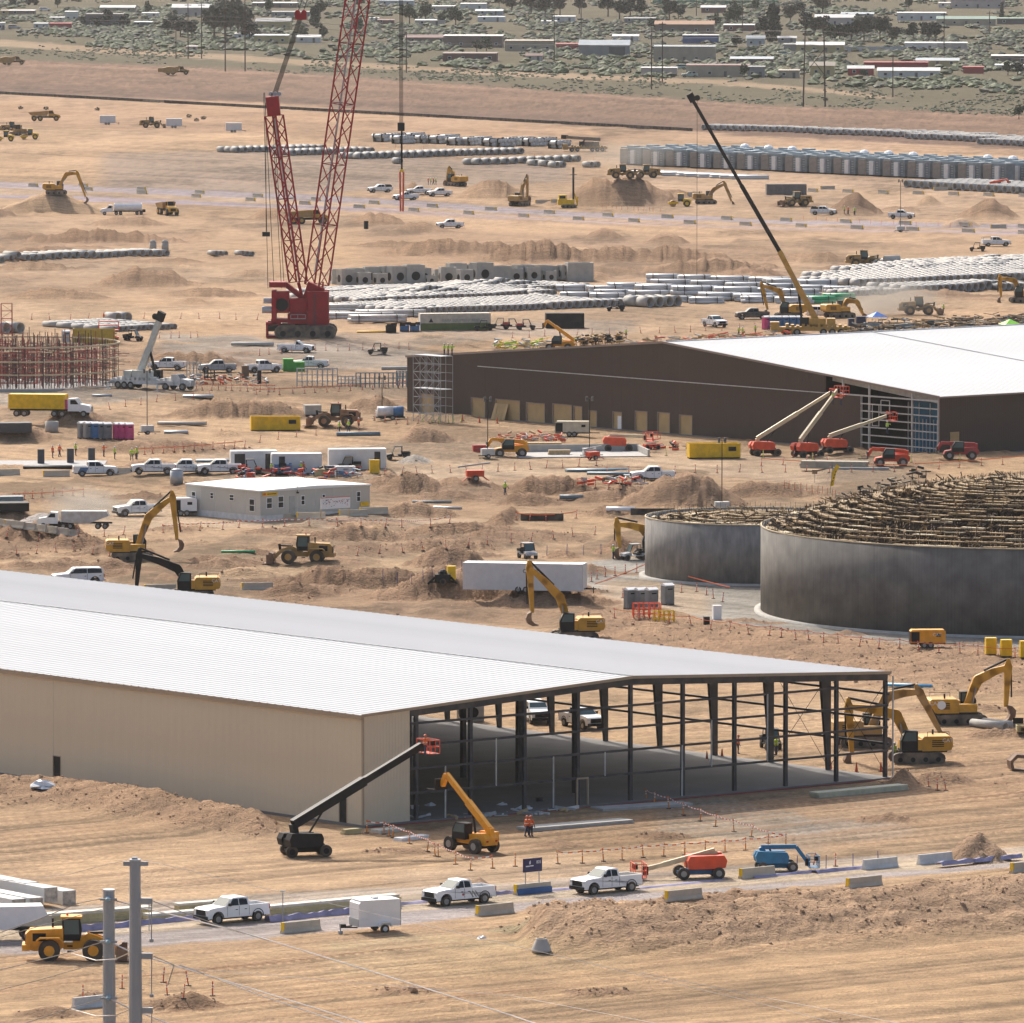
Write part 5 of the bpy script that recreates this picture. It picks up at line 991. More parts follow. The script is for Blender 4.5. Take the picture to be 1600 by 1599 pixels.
# excavators
EX = [
 (88, 304, 4, catyel, (2.3, 4.6), (4.8, 4.7), (6.6, -.6), .1, 0, 'yellow excavator standing on top of the sandy pile'),
 (207, 876, 4, catyel, (1.9, 5.1), (4.7, 7.4), (5.2, 2.4), .2, 10, 'yellow excavator digging left of the parked dusty loader'),
 (300, 936, 183, black, (1.6, 3.4), (5.8, 4.9), (6.1, 1.4), .4, 0, 'excavator with black boom and yellow house behind the roof'),
 (897, 1001, 186, catyel, (1.5, 4.6), (4.7, 7.7), (4.4, 3.0), .2, 0, 'yellow excavator rising over the far edge of the pale roof'),
 (1500, 1131, 6, catyel, (1.7, 4.2), (4.6, 5.4), (4.4, 1.6), .2, 20, 'yellow excavator with a round white emblem at the right'),
 (1350, 1166, 8, mudyel, (2.1, 4.6), (5.2, 5.0), (7.2, 1.2), .3, 10, 'yellow excavator behind the corner of the steel frame'),
 (1432, 1191, 187, catyel, (1.9, 4.4), (6.3, 5.2), (6.0, .9), .4, 0, 'yellow excavator in front with its arm reaching back left'),
 (1024, 872, 184, catyel, (1.5, 3.5), (4.5, 4.0), (4.2, 1.2), .2, 0, 'yellow excavator partly hidden by the small tank'),
 (812, 322, 60, mudyel, (1.4, 4.6), (3.4, 6.4), (3.6, 2.0), .3, 0, 'muddy excavator with raised arm above the lavender road'),
 (1103, 319, 4, mudyel, (1.8, 3.4), (4.4, 4.6), (5.9, .6), .3, 0, 'muddy excavator digging left of the grey container'),
 (1232, 498, 184, catyel, (1.5, 4.8), (4.7, 5.8), (3.7, 1.6), .3, 0, 'yellow excavator behind the blue portable toilets'),
 (712, 291, 130, catyel, (1.0, 3.2), (2.6, 4.0), (3.4, 1.2), .3, 0, 'small yellow excavator near the four far workers'),
 (1312, 497, 20, catyel, (1.4, 3.0), (3.4, 2.6), (4.4, .6), .3, 0, 'yellow excavator with green glass behind the white car'),
 (1598, 473, 184, catyel, (1.5, 4.0), (4.2, 4.4), (4.0, 1.0), .3, 0, 'yellow excavator cut by the right edge near the pipes'),
]
for px, py, rot, m, K, T, B, tr, curl, lab in EX:
    blk = m is black
    pr = excavator(catyel if blk else m, K, T, B, trot=0, curl=math.radians(curl), boomm=black if blk else None, logo='emblem' in lab)
    o = put(pr, px, py, rot, lab, 'excavator', 'excavators at work')
    if py > 850 and m is not mudyel:
        sg = -1 if rot < 90 or rot > 270 else 1; text(o, 'CAT', .5, (-2.65, 1.43 * sg, 2.12), (RX, 0, 0 if sg < 0 else math.pi), inkw)
# wheel loaders and earth movers
lo_cat = proto('lc', lambda: loader(mudyel)); lo_vol = proto('lv', lambda: loader(oryel, .5, rimc=oryel)); lo_rust = proto('lr', lambda: loader(M('rusty_orange', (.30, .14, .06), .7, dust=.3), .6)); lo_pipe = proto('lp', lambda: loader(mudyel, .9, bucket=False))
for pr, px, py, rot, lab in (
 (lo_cat, 470, 880, 176, 'dusty yellow wheel loader on the dirt track right of the excavator'), (lo_vol, 118, 1499, 2, 'clean orange yellow wheel loader passing behind the steel poles'),
 (lo_rust, 522, 666, 176, 'rusty wheel loader facing the yellow roll off container'), (lo_pipe, 1352, 417, 2, 'wheel loader carrying a single concrete pipe'),
 (lo_cat, 1438, 492, 4, 'dusty wheel loader in the cloud of dust'), (lo_cat, 238, 200, 4, 'small far wheel loader next to a white box trailer'),
 (lo_cat, 1243, 322, 200, 'small loader beside the grey container'), (lo_cat, 975, 279, 4, 'left of two earth movers on the far mound'), (lo_cat, 1008, 278, 190, 'right of two earth movers on the far mound'),
 (lo_cat, 20, 208, 10, 'wheel loader in the cluster at the far left edge'),):
    put(pr, px, py, rot, lab, 'wheel loader', 'wheel loaders')
b = MB().pipe((-1.6, 0, 0), (1.6, 0, 0), .75, .6, 14).build('concrete_pipe', concl, None, True); link(b, 'single concrete pipe held by the wheel loader', 'pipe'); x, y, z = at(1352, 417); b.location = (x + 5.2, y, z + 1.5); b.rotation_euler = (0, 0, math.radians(14))
dt = proto('dt', lambda: dumptruck(catyel)); scp = proto('scp', scraper)
put(dt, 262, 336, -72, 'yellow dump truck facing the camera below the barriers', 'dump truck', 'dump trucks'); put(dt, 480, 350, 10, 'yellow dump truck seen through the crane boom', 'dump truck', 'dump trucks'); put(dt, 70, 189, 4, 'dump truck at the upper left behind parked rollers', 'dump truck', 'dump trucks')
put(scp, 20, 101, 4, 'loaded earth scraper at the far upper left edge', 'scraper', 'earth scrapers', s=.95); put(scp, 276, 117, 4, 'loaded earth scraper on the red embankment', 'scraper', 'earth scrapers', s=.95)
rl = proto('rl', lambda: roller(yel)); dz_ = proto('dz', lambda: dozer(mudyel))
put(rl, 1062, 323, 184, 'bright yellow soil roller near the survey posts', 'soil roller', 'soil rollers'); put(rl, 46, 218, 184, 'soil roller in the far left cluster', 'soil roller', 'soil rollers'); put(rl, 8, 221, 184, 'soil roller at the very left edge', 'soil roller', 'soil rollers')
put(dz_, 30, 212, 30, 'bulldozer parked in the far left cluster', 'bulldozer')
# telehandlers
th = lambda m, a, e: proto(('th', m.name, a, e), lambda: telehandler(m, a, e))
for m, a, e, px, py, rot, lab in ((oryel, 38, 2.2, 735, 1330, 132, 'orange telehandler with raised boom before the steel frame'), (oryel, 6, 0, 795, 714, 188, 'orange yellow telehandler beside the concrete pad'), (orange, 5, 0, 1390, 729, 184, 'orange telehandler with black fork below the hall opening'),
 (red, 3, 0, 1498, 718, 184, 'dark red telehandler at the hall side wall'), (orange, 8, 0, 1560, 298, 30, 'orange machine at the end of the pipe stacks'), (oryel, 35, .5, 873, 548, 170, 'orange boom arm showing above the hall roof edge')):
    put(th(m, a, e), px, py, rot, lab, 'telehandler', 'telehandlers')
# boom lifts: (paint, boom paint, joints)
def blift(px, py, rot, paint, bm_, pts, lab, trot=0, base=None, bk=None, w=.35, s=1.0):
    return put(boomlift(paint, bm_, pts, w, base, bk, trot=trot), px, py, rot, lab, 'boom lift', 'boom lifts', s=s)
blift(478, 1337, 30, black, black, [(-1.2, 2.7), (11.0, 8.6)], 'black boom lift raising a worker in an orange basket', trot=-15, bk=orange, w=.5)
blift(1092, 1372, 189, orange, cream, [(-1.3, 2.25), (3.0, 1.15), (4.3, .85)], 'bright orange boom lift with a folded cream arm by the road', base=bluep)
blift(1213, 1361, 6, teal, teal, [(-1.5, 2.35), (1.9, 2.35), (2.9, 1.0)], 'blue articulated boom lift parked behind the barriers', base=teal, bk=teal, s=.85)
blift(1196, 712, 14, orange, cream, [(-1.2, 2.4), (9.2, 8.5)], 'orange boom lift reaching highest on the hall, leftmost', bk=orange)
blift(1262, 714, 32, orange, cream, [(-1.2, 2.4), (4.9, 9.0)], 'orange boom lift with steep cream arm at the hall', bk=orange)
blift(1309, 708, 14, orange, cream, [(-1.2, 2.4), (7.0, 5.0)], 'orange boom lift with a low arm at the hall opening', bk=orange)
blift(966, 705, 2, orange, cream, [(-1.2, 2.2), (3.6, 2.0)], 'folded orange boom lift before the plywood doors', bk=orange)
def scissor():
    t = root('scissor_lift'); wheels(t, [(.8, .5), (.8, -.5), (-.8, .5), (-.8, -.5)], .3, .2, 12, black); part(t, 'chassis', orange, lambda b: b.box(-1.1, -.5, .3, 1.1, .5, .7)); part(t, 'scissor_arm', steelgrey, lambda b: [b.bar((-.9, y, .7 + i * .35), (.9, y, 1.05 + i * .35), .06).bar((.9, y, .7 + i * .35), (-.9, y, 1.05 + i * .35), .06) for i in range(2) for y in (-.4, .4)]); part(t, 'platform', orange, lambda b: b.box(-1.1, -.55, 1.42, 1.1, .55, 1.5)); part(t, 'guard_rail', orange, lambda b: [b.bar((x, y, 1.5), (x, y, 2.4), .05) for x in (-1.1, 1.1) for y in (-.55, .55)] and [b.bar((-1.1, y, z), (1.1, y, z), .05) for y in (-.55, .55) for z in (1.95, 2.4)]); return t
sc_ = proto('sc', scissor)
put(sc_, 1018, 702, 20, 'scissor lift just right of the folded boom lift', 'scissor lift', 'scissor lifts'); put(sc_, 170, 536, 0, 'red scissor lift platform by the yellow enclosure', 'scissor lift', 'scissor lifts', s=1.5)
def towmast():
    t = root('trailer_light_mast'); part(t, 'body', orange, lambda b: b.box(-.9, -.5, .5, .9, .5, 1.15)); part(t, 'folded_mast', steelgrey, lambda b: b.bar((-1.8, 0, 1.5), (1.6, 0, 1.9), .16)); part(t, 'outrigger', redpost, lambda b: b.bar((-1.4, -.8, .1), (-.3, -.3, .9), .08).bar((1.4, .8, .1), (.3, .3, .9), .08).bar((1.4, -.8, .1), (.3, -.3, .9), .08)); wheels(t, [(0, .6), (0, -.6)], .34, .2, 12); return t
tm = proto('tm', towmast); put(tm, 742, 752, 10, 'red trailer with folded mast on the bare earth', 'trailer mast', 'trailer masts', s=1.25); put(tm, 926, 719, 40, 'small orange mast trailer beside the concrete pad', 'trailer mast', 'trailer masts')
# utility carts
uv = {c: proto('uv' + c, lambda c=c: utv(*dict(k=(black, black), g=(M('olive_paint', (.09, .10, .08), .5, dust=.2), black), r=(black, red), o=(black, orange), w=(silver, black))[c])) for c in 'kgrow'}
for c, px, py, rot, lab in (('k', 590, 554, 178, 'dark utility cart on the gravel below the red crane'), ('k', 208, 533, -20, 'dark utility cart left of the white crane boom'), ('g', 545, 735, 180, 'olive utility cart at the end of the white containers'), ('k', 622, 719, 185, 'dark utility cart half behind the grey sand heap'),
 ('k', 756, 517, 180, 'dark utility cart at the end of the green and beige container'), ('r', 782, 514, 180, 'dark utility cart with red bed, middle of its row'), ('r', 800, 515, 5, 'red and black utility cart left of the dark bin'), ('r', 822, 516, 5, 'utility cart closest to the dark bin'),
 ('k', 962, 487, 178, 'dark utility cart in front of the concrete pipes'), ('k', 1527, 393, 176, 'dark utility cart at the right with a white roof load'), ('w', 824, 873, -70, 'grey utility cart behind the white trailer'), ('w', 992, 875, 200, 'grey utility cart touching the small tank'), ('o', 391, 740, 6, 'orange and black utility cart among the parked row'), ('o', 420, 735, 6, 'utility cart with pale load beside the blue tub'),
 ('k', 1204, 1170, -80, 'dark utility cart seen through the right frame bays'), ('k', 505, 519, 10, 'dark cart behind the crane tracks')):
    put(uv[c], px, py, rot, lab, 'utility cart', 'utility carts')
# portable toilets
tg = proto('tg', lambda: toilet(toiletgrey)); tb = proto('tb', lambda: toilet(bluep)); tp = proto('tp', lambda: toilet(pink)); tl = proto('tl', lambda: toilet(M('light_grey_plastic', (.42, .43, .43), .6)))
def toilets(lst, grp):
    for p, px, py, lab in lst: put(p, px, py, -62, lab, 'portable toilet', grp)
toilets([(tg, 129, 685, 'leftmost grey toilet of the grey and blue row'), (tg, 138, 685.3, 'second grey toilet, left of the blue one'), (tb, 147, 685.6, 'single blue toilet in a grey row'), (tg, 157, 686, 'grey toilet just right of the blue one'), (tg, 167, 686.4, 'rightmost grey toilet of the grey and blue row')], 'grey and blue toilets')
toilets([(tp, 184, 686.5, 'leftmost of three pink toilets'), (tp, 192, 686.8, 'middle of three pink toilets'), (tp, 201, 687, 'rightmost of three pink toilets')], 'pink toilets')
toilets([(tl, 326, 805, 'leftmost grey toilet at the office trailer'), (tl, 339, 807, 'grey toilet left of the pink one at the trailer'), (tp, 352, 808.5, 'pink toilet at the office trailer'), (tl, 365, 810, 'grey toilet right of the pink one at the trailer'), (tl, 380, 811, 'rightmost grey toilet at the office trailer')], 'office toilets')
toilets([(tg, 985, 952, 'leftmost grey toilet near the tanks'), (tg, 1001, 952, 'second grey toilet near the tanks'), (tg, 1018, 952, 'third grey toilet near the tanks'), (tg, 1043, 945, 'dark toilet standing apart on the right near the tanks')], 'tank toilets')
toilets([(tp, 1197, 515, 'pink toilet beside the blue row at the yellow crane'), (tb, 1206, 515, 'leftmost blue toilet at the yellow crane'), (tb, 1216, 515, 'second blue toilet at the yellow crane'), (tb, 1226, 515, 'third blue toilet at the yellow crane'), (tb, 1237, 515, 'fourth blue toilet at the yellow crane'), (tb, 1248, 515, 'rightmost blue toilet at the yellow crane')], 'blue toilets')
put(tl, 103, 538, -62, 'lone grey toilet left of the yellow enclosure', 'portable toilet')
# boxes, containers, trailers
whb = M('white_box_steel', (.70, .70, .69), .5, dust=.08, var=.06)
def cbox(key, m, L, W, Hh, px, py, rot, lab, cat='container', z0=0, axle=False, door=None, name='container', ribs=True, roofm=None, dz=0):
    return put(cargo_box(m, L, W, Hh, z0, name, axle, door, ribs, roofm), px, py, rot, lab, cat, None, dz=dz)
beigeg = M('beige_container', (.55, .50, .40), .6)
t = cbox(0, beigeg, 12.2, 2.44, 2.9, 710, 516, HV - 28, 'long beige and green container with lettering', ribs=False)
b = MB(); b.box(-6.1, -1.245, .1, 6.1, -1.225, 1.3); g_ = b.build('green_band', M('green_container', (.13, .17, .05), .6)); COL.objects.link(g_); g_.parent = t
text(t, 'GAMA EQUIPMENT RENTALS', .62, (1.4, -1.24, 1.75), (RX, 0, 0), inkg, .95); b = MB(); b.quad((-4.7, -1.24, 1.45), (-3.9, -1.24, 1.45), (-4.3, -1.24, 2.2)); e_ = b.build('triangle_emblem', inkb); COL.objects.link(e_); e_.parent = t
b = MB(); b.box(-6.2, -1.24, .1, -6.12, 0, 2.8); e_ = b.build('open_door', whb); COL.objects.link(e_); e_.parent = t
cbox(0, black, 6.6, 2.4, 2.6, 882, 513, 4, 'black site container behind the hall', ribs=True)
cbox(0, M('slate_container', (.17, .155, .15), .6), 9.5, 2.5, 2.6, 1228, 305, 5, 'dark grey container beside the small loader')
cbox(0, whb, 6.1, 2.4, 2.6, 396, 735, 186, 'white container with two open doorways, leftmost of three', door=[(-2.4, -1.5, 2.3), (1.2, 2.6, 2.3)], ribs=False)
cbox(0, whb, 6.6, 2.4, 2.5, 463, 738, 186, 'white container with red lettering, middle of three', door=[(1.6, 2.4, 2.2)], ribs=False)
cbox(0, whb, 7.6, 2.4, 2.7, 558, 733, 186, 'white container with an open door, rightmost of three', door=[(-3.0, -2.2, 2.4)], ribs=False)
t = cbox(0, whb, 13.4, 2.6, 2.9, 820, 925, -11, 'long white box trailer among brown dirt', 'trailer', z0=.3, axle=True, name='box_trailer', ribs=True)
text(t, 'CH002', .6, (.9, -1.36, 2.4), (RX, 0, 0), inkb)
# near enclosed trailer
def encl():
    t = root('cargo_trailer'); part(t, 'box', white, lambda b: b.prism([(-1.75, .55), (-1.75, 2.45), (-1.6, 2.55), (1.5, 2.55), (1.72, 2.35), (1.75, .55)], -.95, .95)); part(t, 'roof_sheet', white, lambda b: b.box(-1.7, -.97, 2.555, 1.6, .97, 2.6)); part(t, 'stone_guard', galv, lambda b: b.box(1.755, -.93, .58, 1.78, .93, 1.15).box(1.1, -.965, .58, 1.75, -.952, 1.15)); part(t, 'side_door', white, lambda b: b.box(-.3, -.972, .7, .5, -.952, 2.3)); part(t, 'roof_vent', lights_w, lambda b: b.box(-.2, -.25, 2.6, .25, .25, 2.72)); part(t, 'drawbar', black, lambda b: b.bar((1.7, .6, .5), (2.9, 0, .5), .1).bar((1.7, -.6, .5), (2.9, 0, .5), .1).box(2.5, -.2, .5, 2.9, .2, .75)); part(t, 'jockey_stand', galv, lambda b: b.tube((2.9, 0, 0), (2.9, 0, .8), .06, 8).box(2.75, -.15, 0, 3.05, .15, .25)); part(t, 'corner_trim', galv, lambda b: b.box(-1.77, -.97, .55, -1.7, -.93, 2.5).box(-1.77, .93, .55, -1.7, .97, 2.5)); part(t, 'fender', white, lambda b: [b.prism([(-.95, .5), (-.9, .8), (-.6, .9), (-.2, .9), (.1, .8), (.15, .5), (.05, .5), (.0, .75), (-.2, .82), (-.6, .82), (-.85, .75), (-.85, .5)], s * 1.05 - .13, s * 1.05 + .13) for s in (-1, 1)]); wheels(t, [(-.4, .99), (-.4, -.99)], .34, .22, 16, lights_w); return t
put(encl(), 586, 1456, 204, 'small white cargo trailer parked alone by the haul road', 'trailer')
wt = proto('wt', lambda: cargo_box(whb, 4.6, 2.2, 2.2, .5, 'box_trailer', True, None, False))
for px, py, lab in ((168, 195, 'small trailer with dark graphics at the far left'), (272, 200, 'white box trailer right of the far loader'), (365, 207, 'rightmost of the three far white box trailers')): put(wt, px, py, 3, lab, 'trailer', 'far white trailers')
# dumpsters
dp = proto('dp', dumpster)
put(dp, 430, 673, 6, 'yellow roll off container in front of the rusty loader', 'waste container', 'yellow waste containers', s=1.05); put(dp, 1115, 716, 8, 'yellow roll off container before the dark hall', 'waste container', 'yellow waste containers', s=1.05)
dpb = proto('dpb', lambda: dumpster(bluep, 2.2, 1.3, 'skip_tub')); put(dpb, 442, 741, 0, 'small blue skip tub in the parked row', 'skip')
dpc = proto('dpc', lambda: dumpster(bluep, 1.6, 1.0, 'blue_bin'))
for px, lab in ((632, 'left of two small blue bins near the beige container'), (648, 'right of two small blue bins near the beige container')): put(dpc, px, 518, 0, lab, 'bin', 'small blue bins')
put(proto('dk', lambda: dumpster(black, 1.8, 1.1, 'black_bin')), 611, 520, 0, 'small black bin left of the blue bins', 'bin')
# lorries
put(semi(white, boxm=yel), 93, 651, -9, 'white tractor truck with a plain yellow container body', 'truck', s=.95)
put(semi(white, tank=white), 185, 336, 184, 'white tanker truck behind the sandy pile', 'tanker truck', s=.8)
put(semi(white, dumpm=M('dusty_white_dump', (.6, .58, .55), .5, dust=.3)), 105, 826, 178, 'dusty white tipper truck behind the pale gravel heap', 'truck', s=.72)
put(semi(white, dumpm=white), -55, 1470, 189, 'white dump trailer cut by the left edge on the haul road', 'truck', s=.9)
# generators and compressors
catg = generator(oryel, 3.6); t = put(catg, 1449, 1012, 184, 'yellow generator trailer in front of the large tank', 'generator'); text(t, 'CAT', .45, (-.9, .78, 1.4), (RX, 0, math.pi), inkw)
yb_ = proto('yb', lambda: (lambda t: (part(t, 'cabinet', yel, lambda b: b.box(-.55, -.5, .1, .55, .5, 1.75)), part(t, 'cabinet_door', yel, lambda b: b.box(-.48, -.53, .2, .48, -.502, 1.65)), part(t, 'skid', black, lambda b: b.box(-.5, -.5, 0, .5, .5, .1)), t)[-1])(root('power_cabinet')))
for px, py, lab in ((1548, 1023, 'left yellow cabinet by the large tank'), (1572, 1026, 'middle yellow cabinet by the large tank'), (1602, 1028, 'yellow cabinet cut by the right edge')): put(yb_, px, py, 5, lab, 'cabinet', 'yellow cabinets')
put(generator(M('cream_generator', (.62, .57, .42), .5, dust=.1), 4.2), 895, 682, 176, 'navy and cream generator before the plywood doors', 'generator', s=1.15)
put(proto('cwt', lambda: generator(white, 2.6, 'compressor')), 288, 806, 184, 'white compressor trailer left of the office toilets', 'compressor', s=1.2)
lt = {h: proto(('lt', h), lambda h=h: light_tower(h)) for h in (6, 8, 9, 11)}
for h, px, py, lab in ((9, 230, 679, 'tall thin light tower right of the pink toilets'), (8, 762, 716, 'light tower before the plywood doors'), (8, 921, 715, 'light tower beside the orange mast trailer'), (11, 1407, 363, 'tall light mast on the lavender road'), (6, 597, 655, 'small light tower beside the white and blue tank'), (9, 1128, 800, 'light tower rising above the small tank')): put(lt[h], px, py, 12, lab, 'light tower', 'light towers')
# drill rig
def drill():
    t = root('drill_rig'); part(t, 'rig_body', yel, lambda b: b.box(-2.6, -1.0, .7, 1.2, 1.0, 2.0).box(-2.4, -.9, 2.0, -.6, .9, 3.0)); part(t, 'cab_window', glass, lambda b: b.box(-2.2, -.93, 2.2, -.9, -.91, 2.8)); part(t, 'mast', black, lambda b: b.bar((1.0, 0, .6), (1.0, 0, 9.3), .45).bar((.3, 0, 7.6), (1.8, 0, 7.6), .1)); part(t, 'mast_frame', yel, lambda b: b.bar((1.9, 0, 1.0), (1.2, 0, 3.4), .3).bar((1.9, 0, .4), (1.9, 0, 2.6), .3)); [track(t, y, 3.6, .5, .8, trackm) for y in (-.8, .8)]; return t
put(drill(), 889, 325, 4, 'yellow drill rig with a tall black mast', 'drill rig')
# the hanging load, far cranes come next
def mobile_crane(name, carrier, lowm, upm, px, py, rot, bs, label, cabm=None, s=1.0, axles=5, conv=False):
    # bs: boom joints (x, z) from the pivot
    x, y, z = at(px, py); t = root(name); t.location = (x, y, z); t.rotation_euler = (0, 0, math.radians(rot)); t.scale = (s, s, s)
    part(t, 'carrier', carrier, lambda b: b.box(-6.5, -1.3, .8, 5.5, 1.3, 1.45)); part(t, 'deck_gear', carrier, lambda b: [b.box(-6 + i * .9, -1.34, 1.45, -5.5 + i * .9, 1.34, 1.7 + .15 * (i % 3)) for i in range(12)]); part(t, 'outrigger', carrier, lambda b: [b.bar((xx, -3.0, 1.0), (xx, 3.0, 1.0), .3).tube((xx, sy, 0), (xx, sy, 1.0), .12, 8).box(xx - .4, sy - .4, 0, xx + .4, sy + .4, .1) for xx in (-5.8, 3.6) for sy in (-3.0, 3.0)])
    if conv: part(t, 'hood', carrier, lambda b: b.prism([(6.6, .7), (6.6, 1.9), (8.1, 1.7), (8.4, 1.2), (8.4, .7)], -.9, .9)); part(t, 'grille', galv, lambda b: b.box(8.41, -.5, .8, 8.46, .5, 1.6)); part(t, 'cab', carrier, lambda b: b.prism([(5.0, .8), (5.0, 2.5), (6.0, 2.6), (6.7, 1.9), (6.7, .8)], -1.1, 1.1)); part(t, 'windscreen', glass, lambda b: b.quad((6.72, -1, 1.92), (6.72, 1, 1.92), (6.08, .95, 2.52), (6.08, -.95, 2.52))); ax = [(-5, ), (-3.8,), (-2.6,), (4.0,), (7.2,)]
    else: part(t, 'cab', carrier, lambda b: b.box(5.5, -1.3, .6, 7.0, 1.3, 2.3)); part(t, 'windscreen', glass, lambda b: b.box(7.0, -1.2, 1.4, 7.03, 1.2, 2.2)); ax = [(-5,), (-3.5,), (-2.0,), (2.5,), (4.2,)]
    wheels(t, [(a[0], sy) for a in ax for sy in (-1.15, 1.15)], .6, .35, 14)
    part(t, 'slewing_house', cabm or lowm, lambda b: b.box(-2.4, -1.2, 1.55, 1.2, -.35, 3.0).box(-2.4, .35, 1.55, .4, 1.2, 2.9).box(-2.6, -1.2, 1.5, 1.2, 1.2, 1.9)); part(t, 'counterweight', cabm or lowm, lambda b: b.box(-4.0, -1.25, 1.6, -2.6, 1.25, 2.9)); part(t, 'operator_cab', glass, lambda b: b.box(.5, .4, 1.6, 2.0, 1.25, 3.1))
    n = len(bs) - 1
    for i in range(n):
        p, q = bs[i], bs[i + 1]; w_ = .95 * (1 - .15 * i); part(t, 'boom_section', lowm if i < n - 2 or n == 1 else upm, lambda b: b.bar((p[0], 0, p[1]), (q[0], 0, q[1]), w_ * .8, w_ * 1.1))
    e = bs[-1]; d = Vector((e[0] - bs[0][0], e[1] - bs[0][1])).normalized(); part(t, 'boom_head', black, lambda b: b.bar((e[0] - d.x * .6, 0, e[1] - d.y * .6), (e[0] + d.x * .9, 0, e[1] + d.y * .9), .8, 1.2).tube((e[0] - .9, -.3, e[1] + .1), (e[0] - .9, .3, e[1] + .1), .5, 12)); m_ = (bs[0][0] * .7 + e[0] * .3, bs[0][1] * .7 + e[1] * .3); part(t, 'lift_cylinder', black, lambda b: b.tube((1.6 if e[0] > 0 else -1.6, 0, 1.9), (bs[1][0], 0, bs[1][1]), .22, 10)); part(t, 'hoist_rope', black, lambda b: b.tube((e[0] - .9, 0, e[1]), (e[0] - .9, 0, max(e[1] - (30 if not conv else 3), 1)), .035, 4))
    return link(t, label, 'crane')
# yellow crane: tip at (1088,152) base (1285,520) -> -21 m, 40 m
bx = lambda x: -x
mobile_crane('truck_crane', M('crane_yellow', (.55, .31, .05), .5, dust=.15), M('crane_yellow', (.5,) * 3), black, 1268, 524, 180, [(-.9, 2.4), (2.3, 8.2), (5.5, 14.3), (12.0, 25.5), (20.4, 40.2)], 'yellow truck crane with a long black telescopic boom')
mobile_crane('truck_crane', M('crane_white', (.66, .66, .64), .45, dust=.1), M('boom_ivory', (.56, .57, .52), .5), M('boom_ivory', (.56, .57, .52), .5), 232, 608, -30, [(-1.6, 2.6), (.2, 6.5), (2.3, 11.6)], 'white truck crane with a pale raised boom', conv=True, s=.95)
mobile_crane('truck_crane', mudyel, M('dusty_brown_boom', (.25, .20, .15), .7), M('dusty_brown_boom', (.25, .20, .15), .7), 915, 237, 184, [(-4.5, 3.6), (0, 3.9), (6.5, 4.4)], 'dirty orange truck crane parked with boom lowered in the far yard', s=.9)
# ---------------------------------------------------------------- the red lattice crane
def lattice(par, P, Q, w, m, side, n=None, name='boom_section', w2=None, secs=1):
    P = Vector(P); Q = Vector(Q); d = (Q - P); L = d.length; d.normalize(); a = Vector(side).normalized(); c = d.cross(a).normalized(); w2 = w2 or w
    for s_ in range(secs):
        f0, f1 = s_ / secs, (s_ + 1) / secs; n = max(2, int(L / secs / (w * 1.0)))
        def f(b):
            def cor(f_, i, j): ww = w + (w2 - w) * f_; return P + (Q - P) * f_ + a * (i * ww / 2) + c * (j * ww / 2)
            cs = [(-1, -1), (1, -1), (1, 1), (-1, 1)]
            for i, j in cs: b.tube(cor(f0, i, j), cor(f1, i, j), .17, 6)
            for k in range(n + 1):
                fk = f0 + (f1 - f0) * k / n
                for q in range(4):
                    if k < n:
                        fm = f0 + (f1 - f0) * (k + 1) / n; A_, B_ = cs[q], cs[(q + 1) % 4]
                        if k % 2: A_, B_ = B_, A_
                        b.bar(cor(fk, *A_), cor(fm, *B_), .14)
                    if k in (0, n): b.bar(cor(fk, *cs[q]), cor(fk, *cs[(q + 1) % 4]), .12)
        part(par, name, m, f)
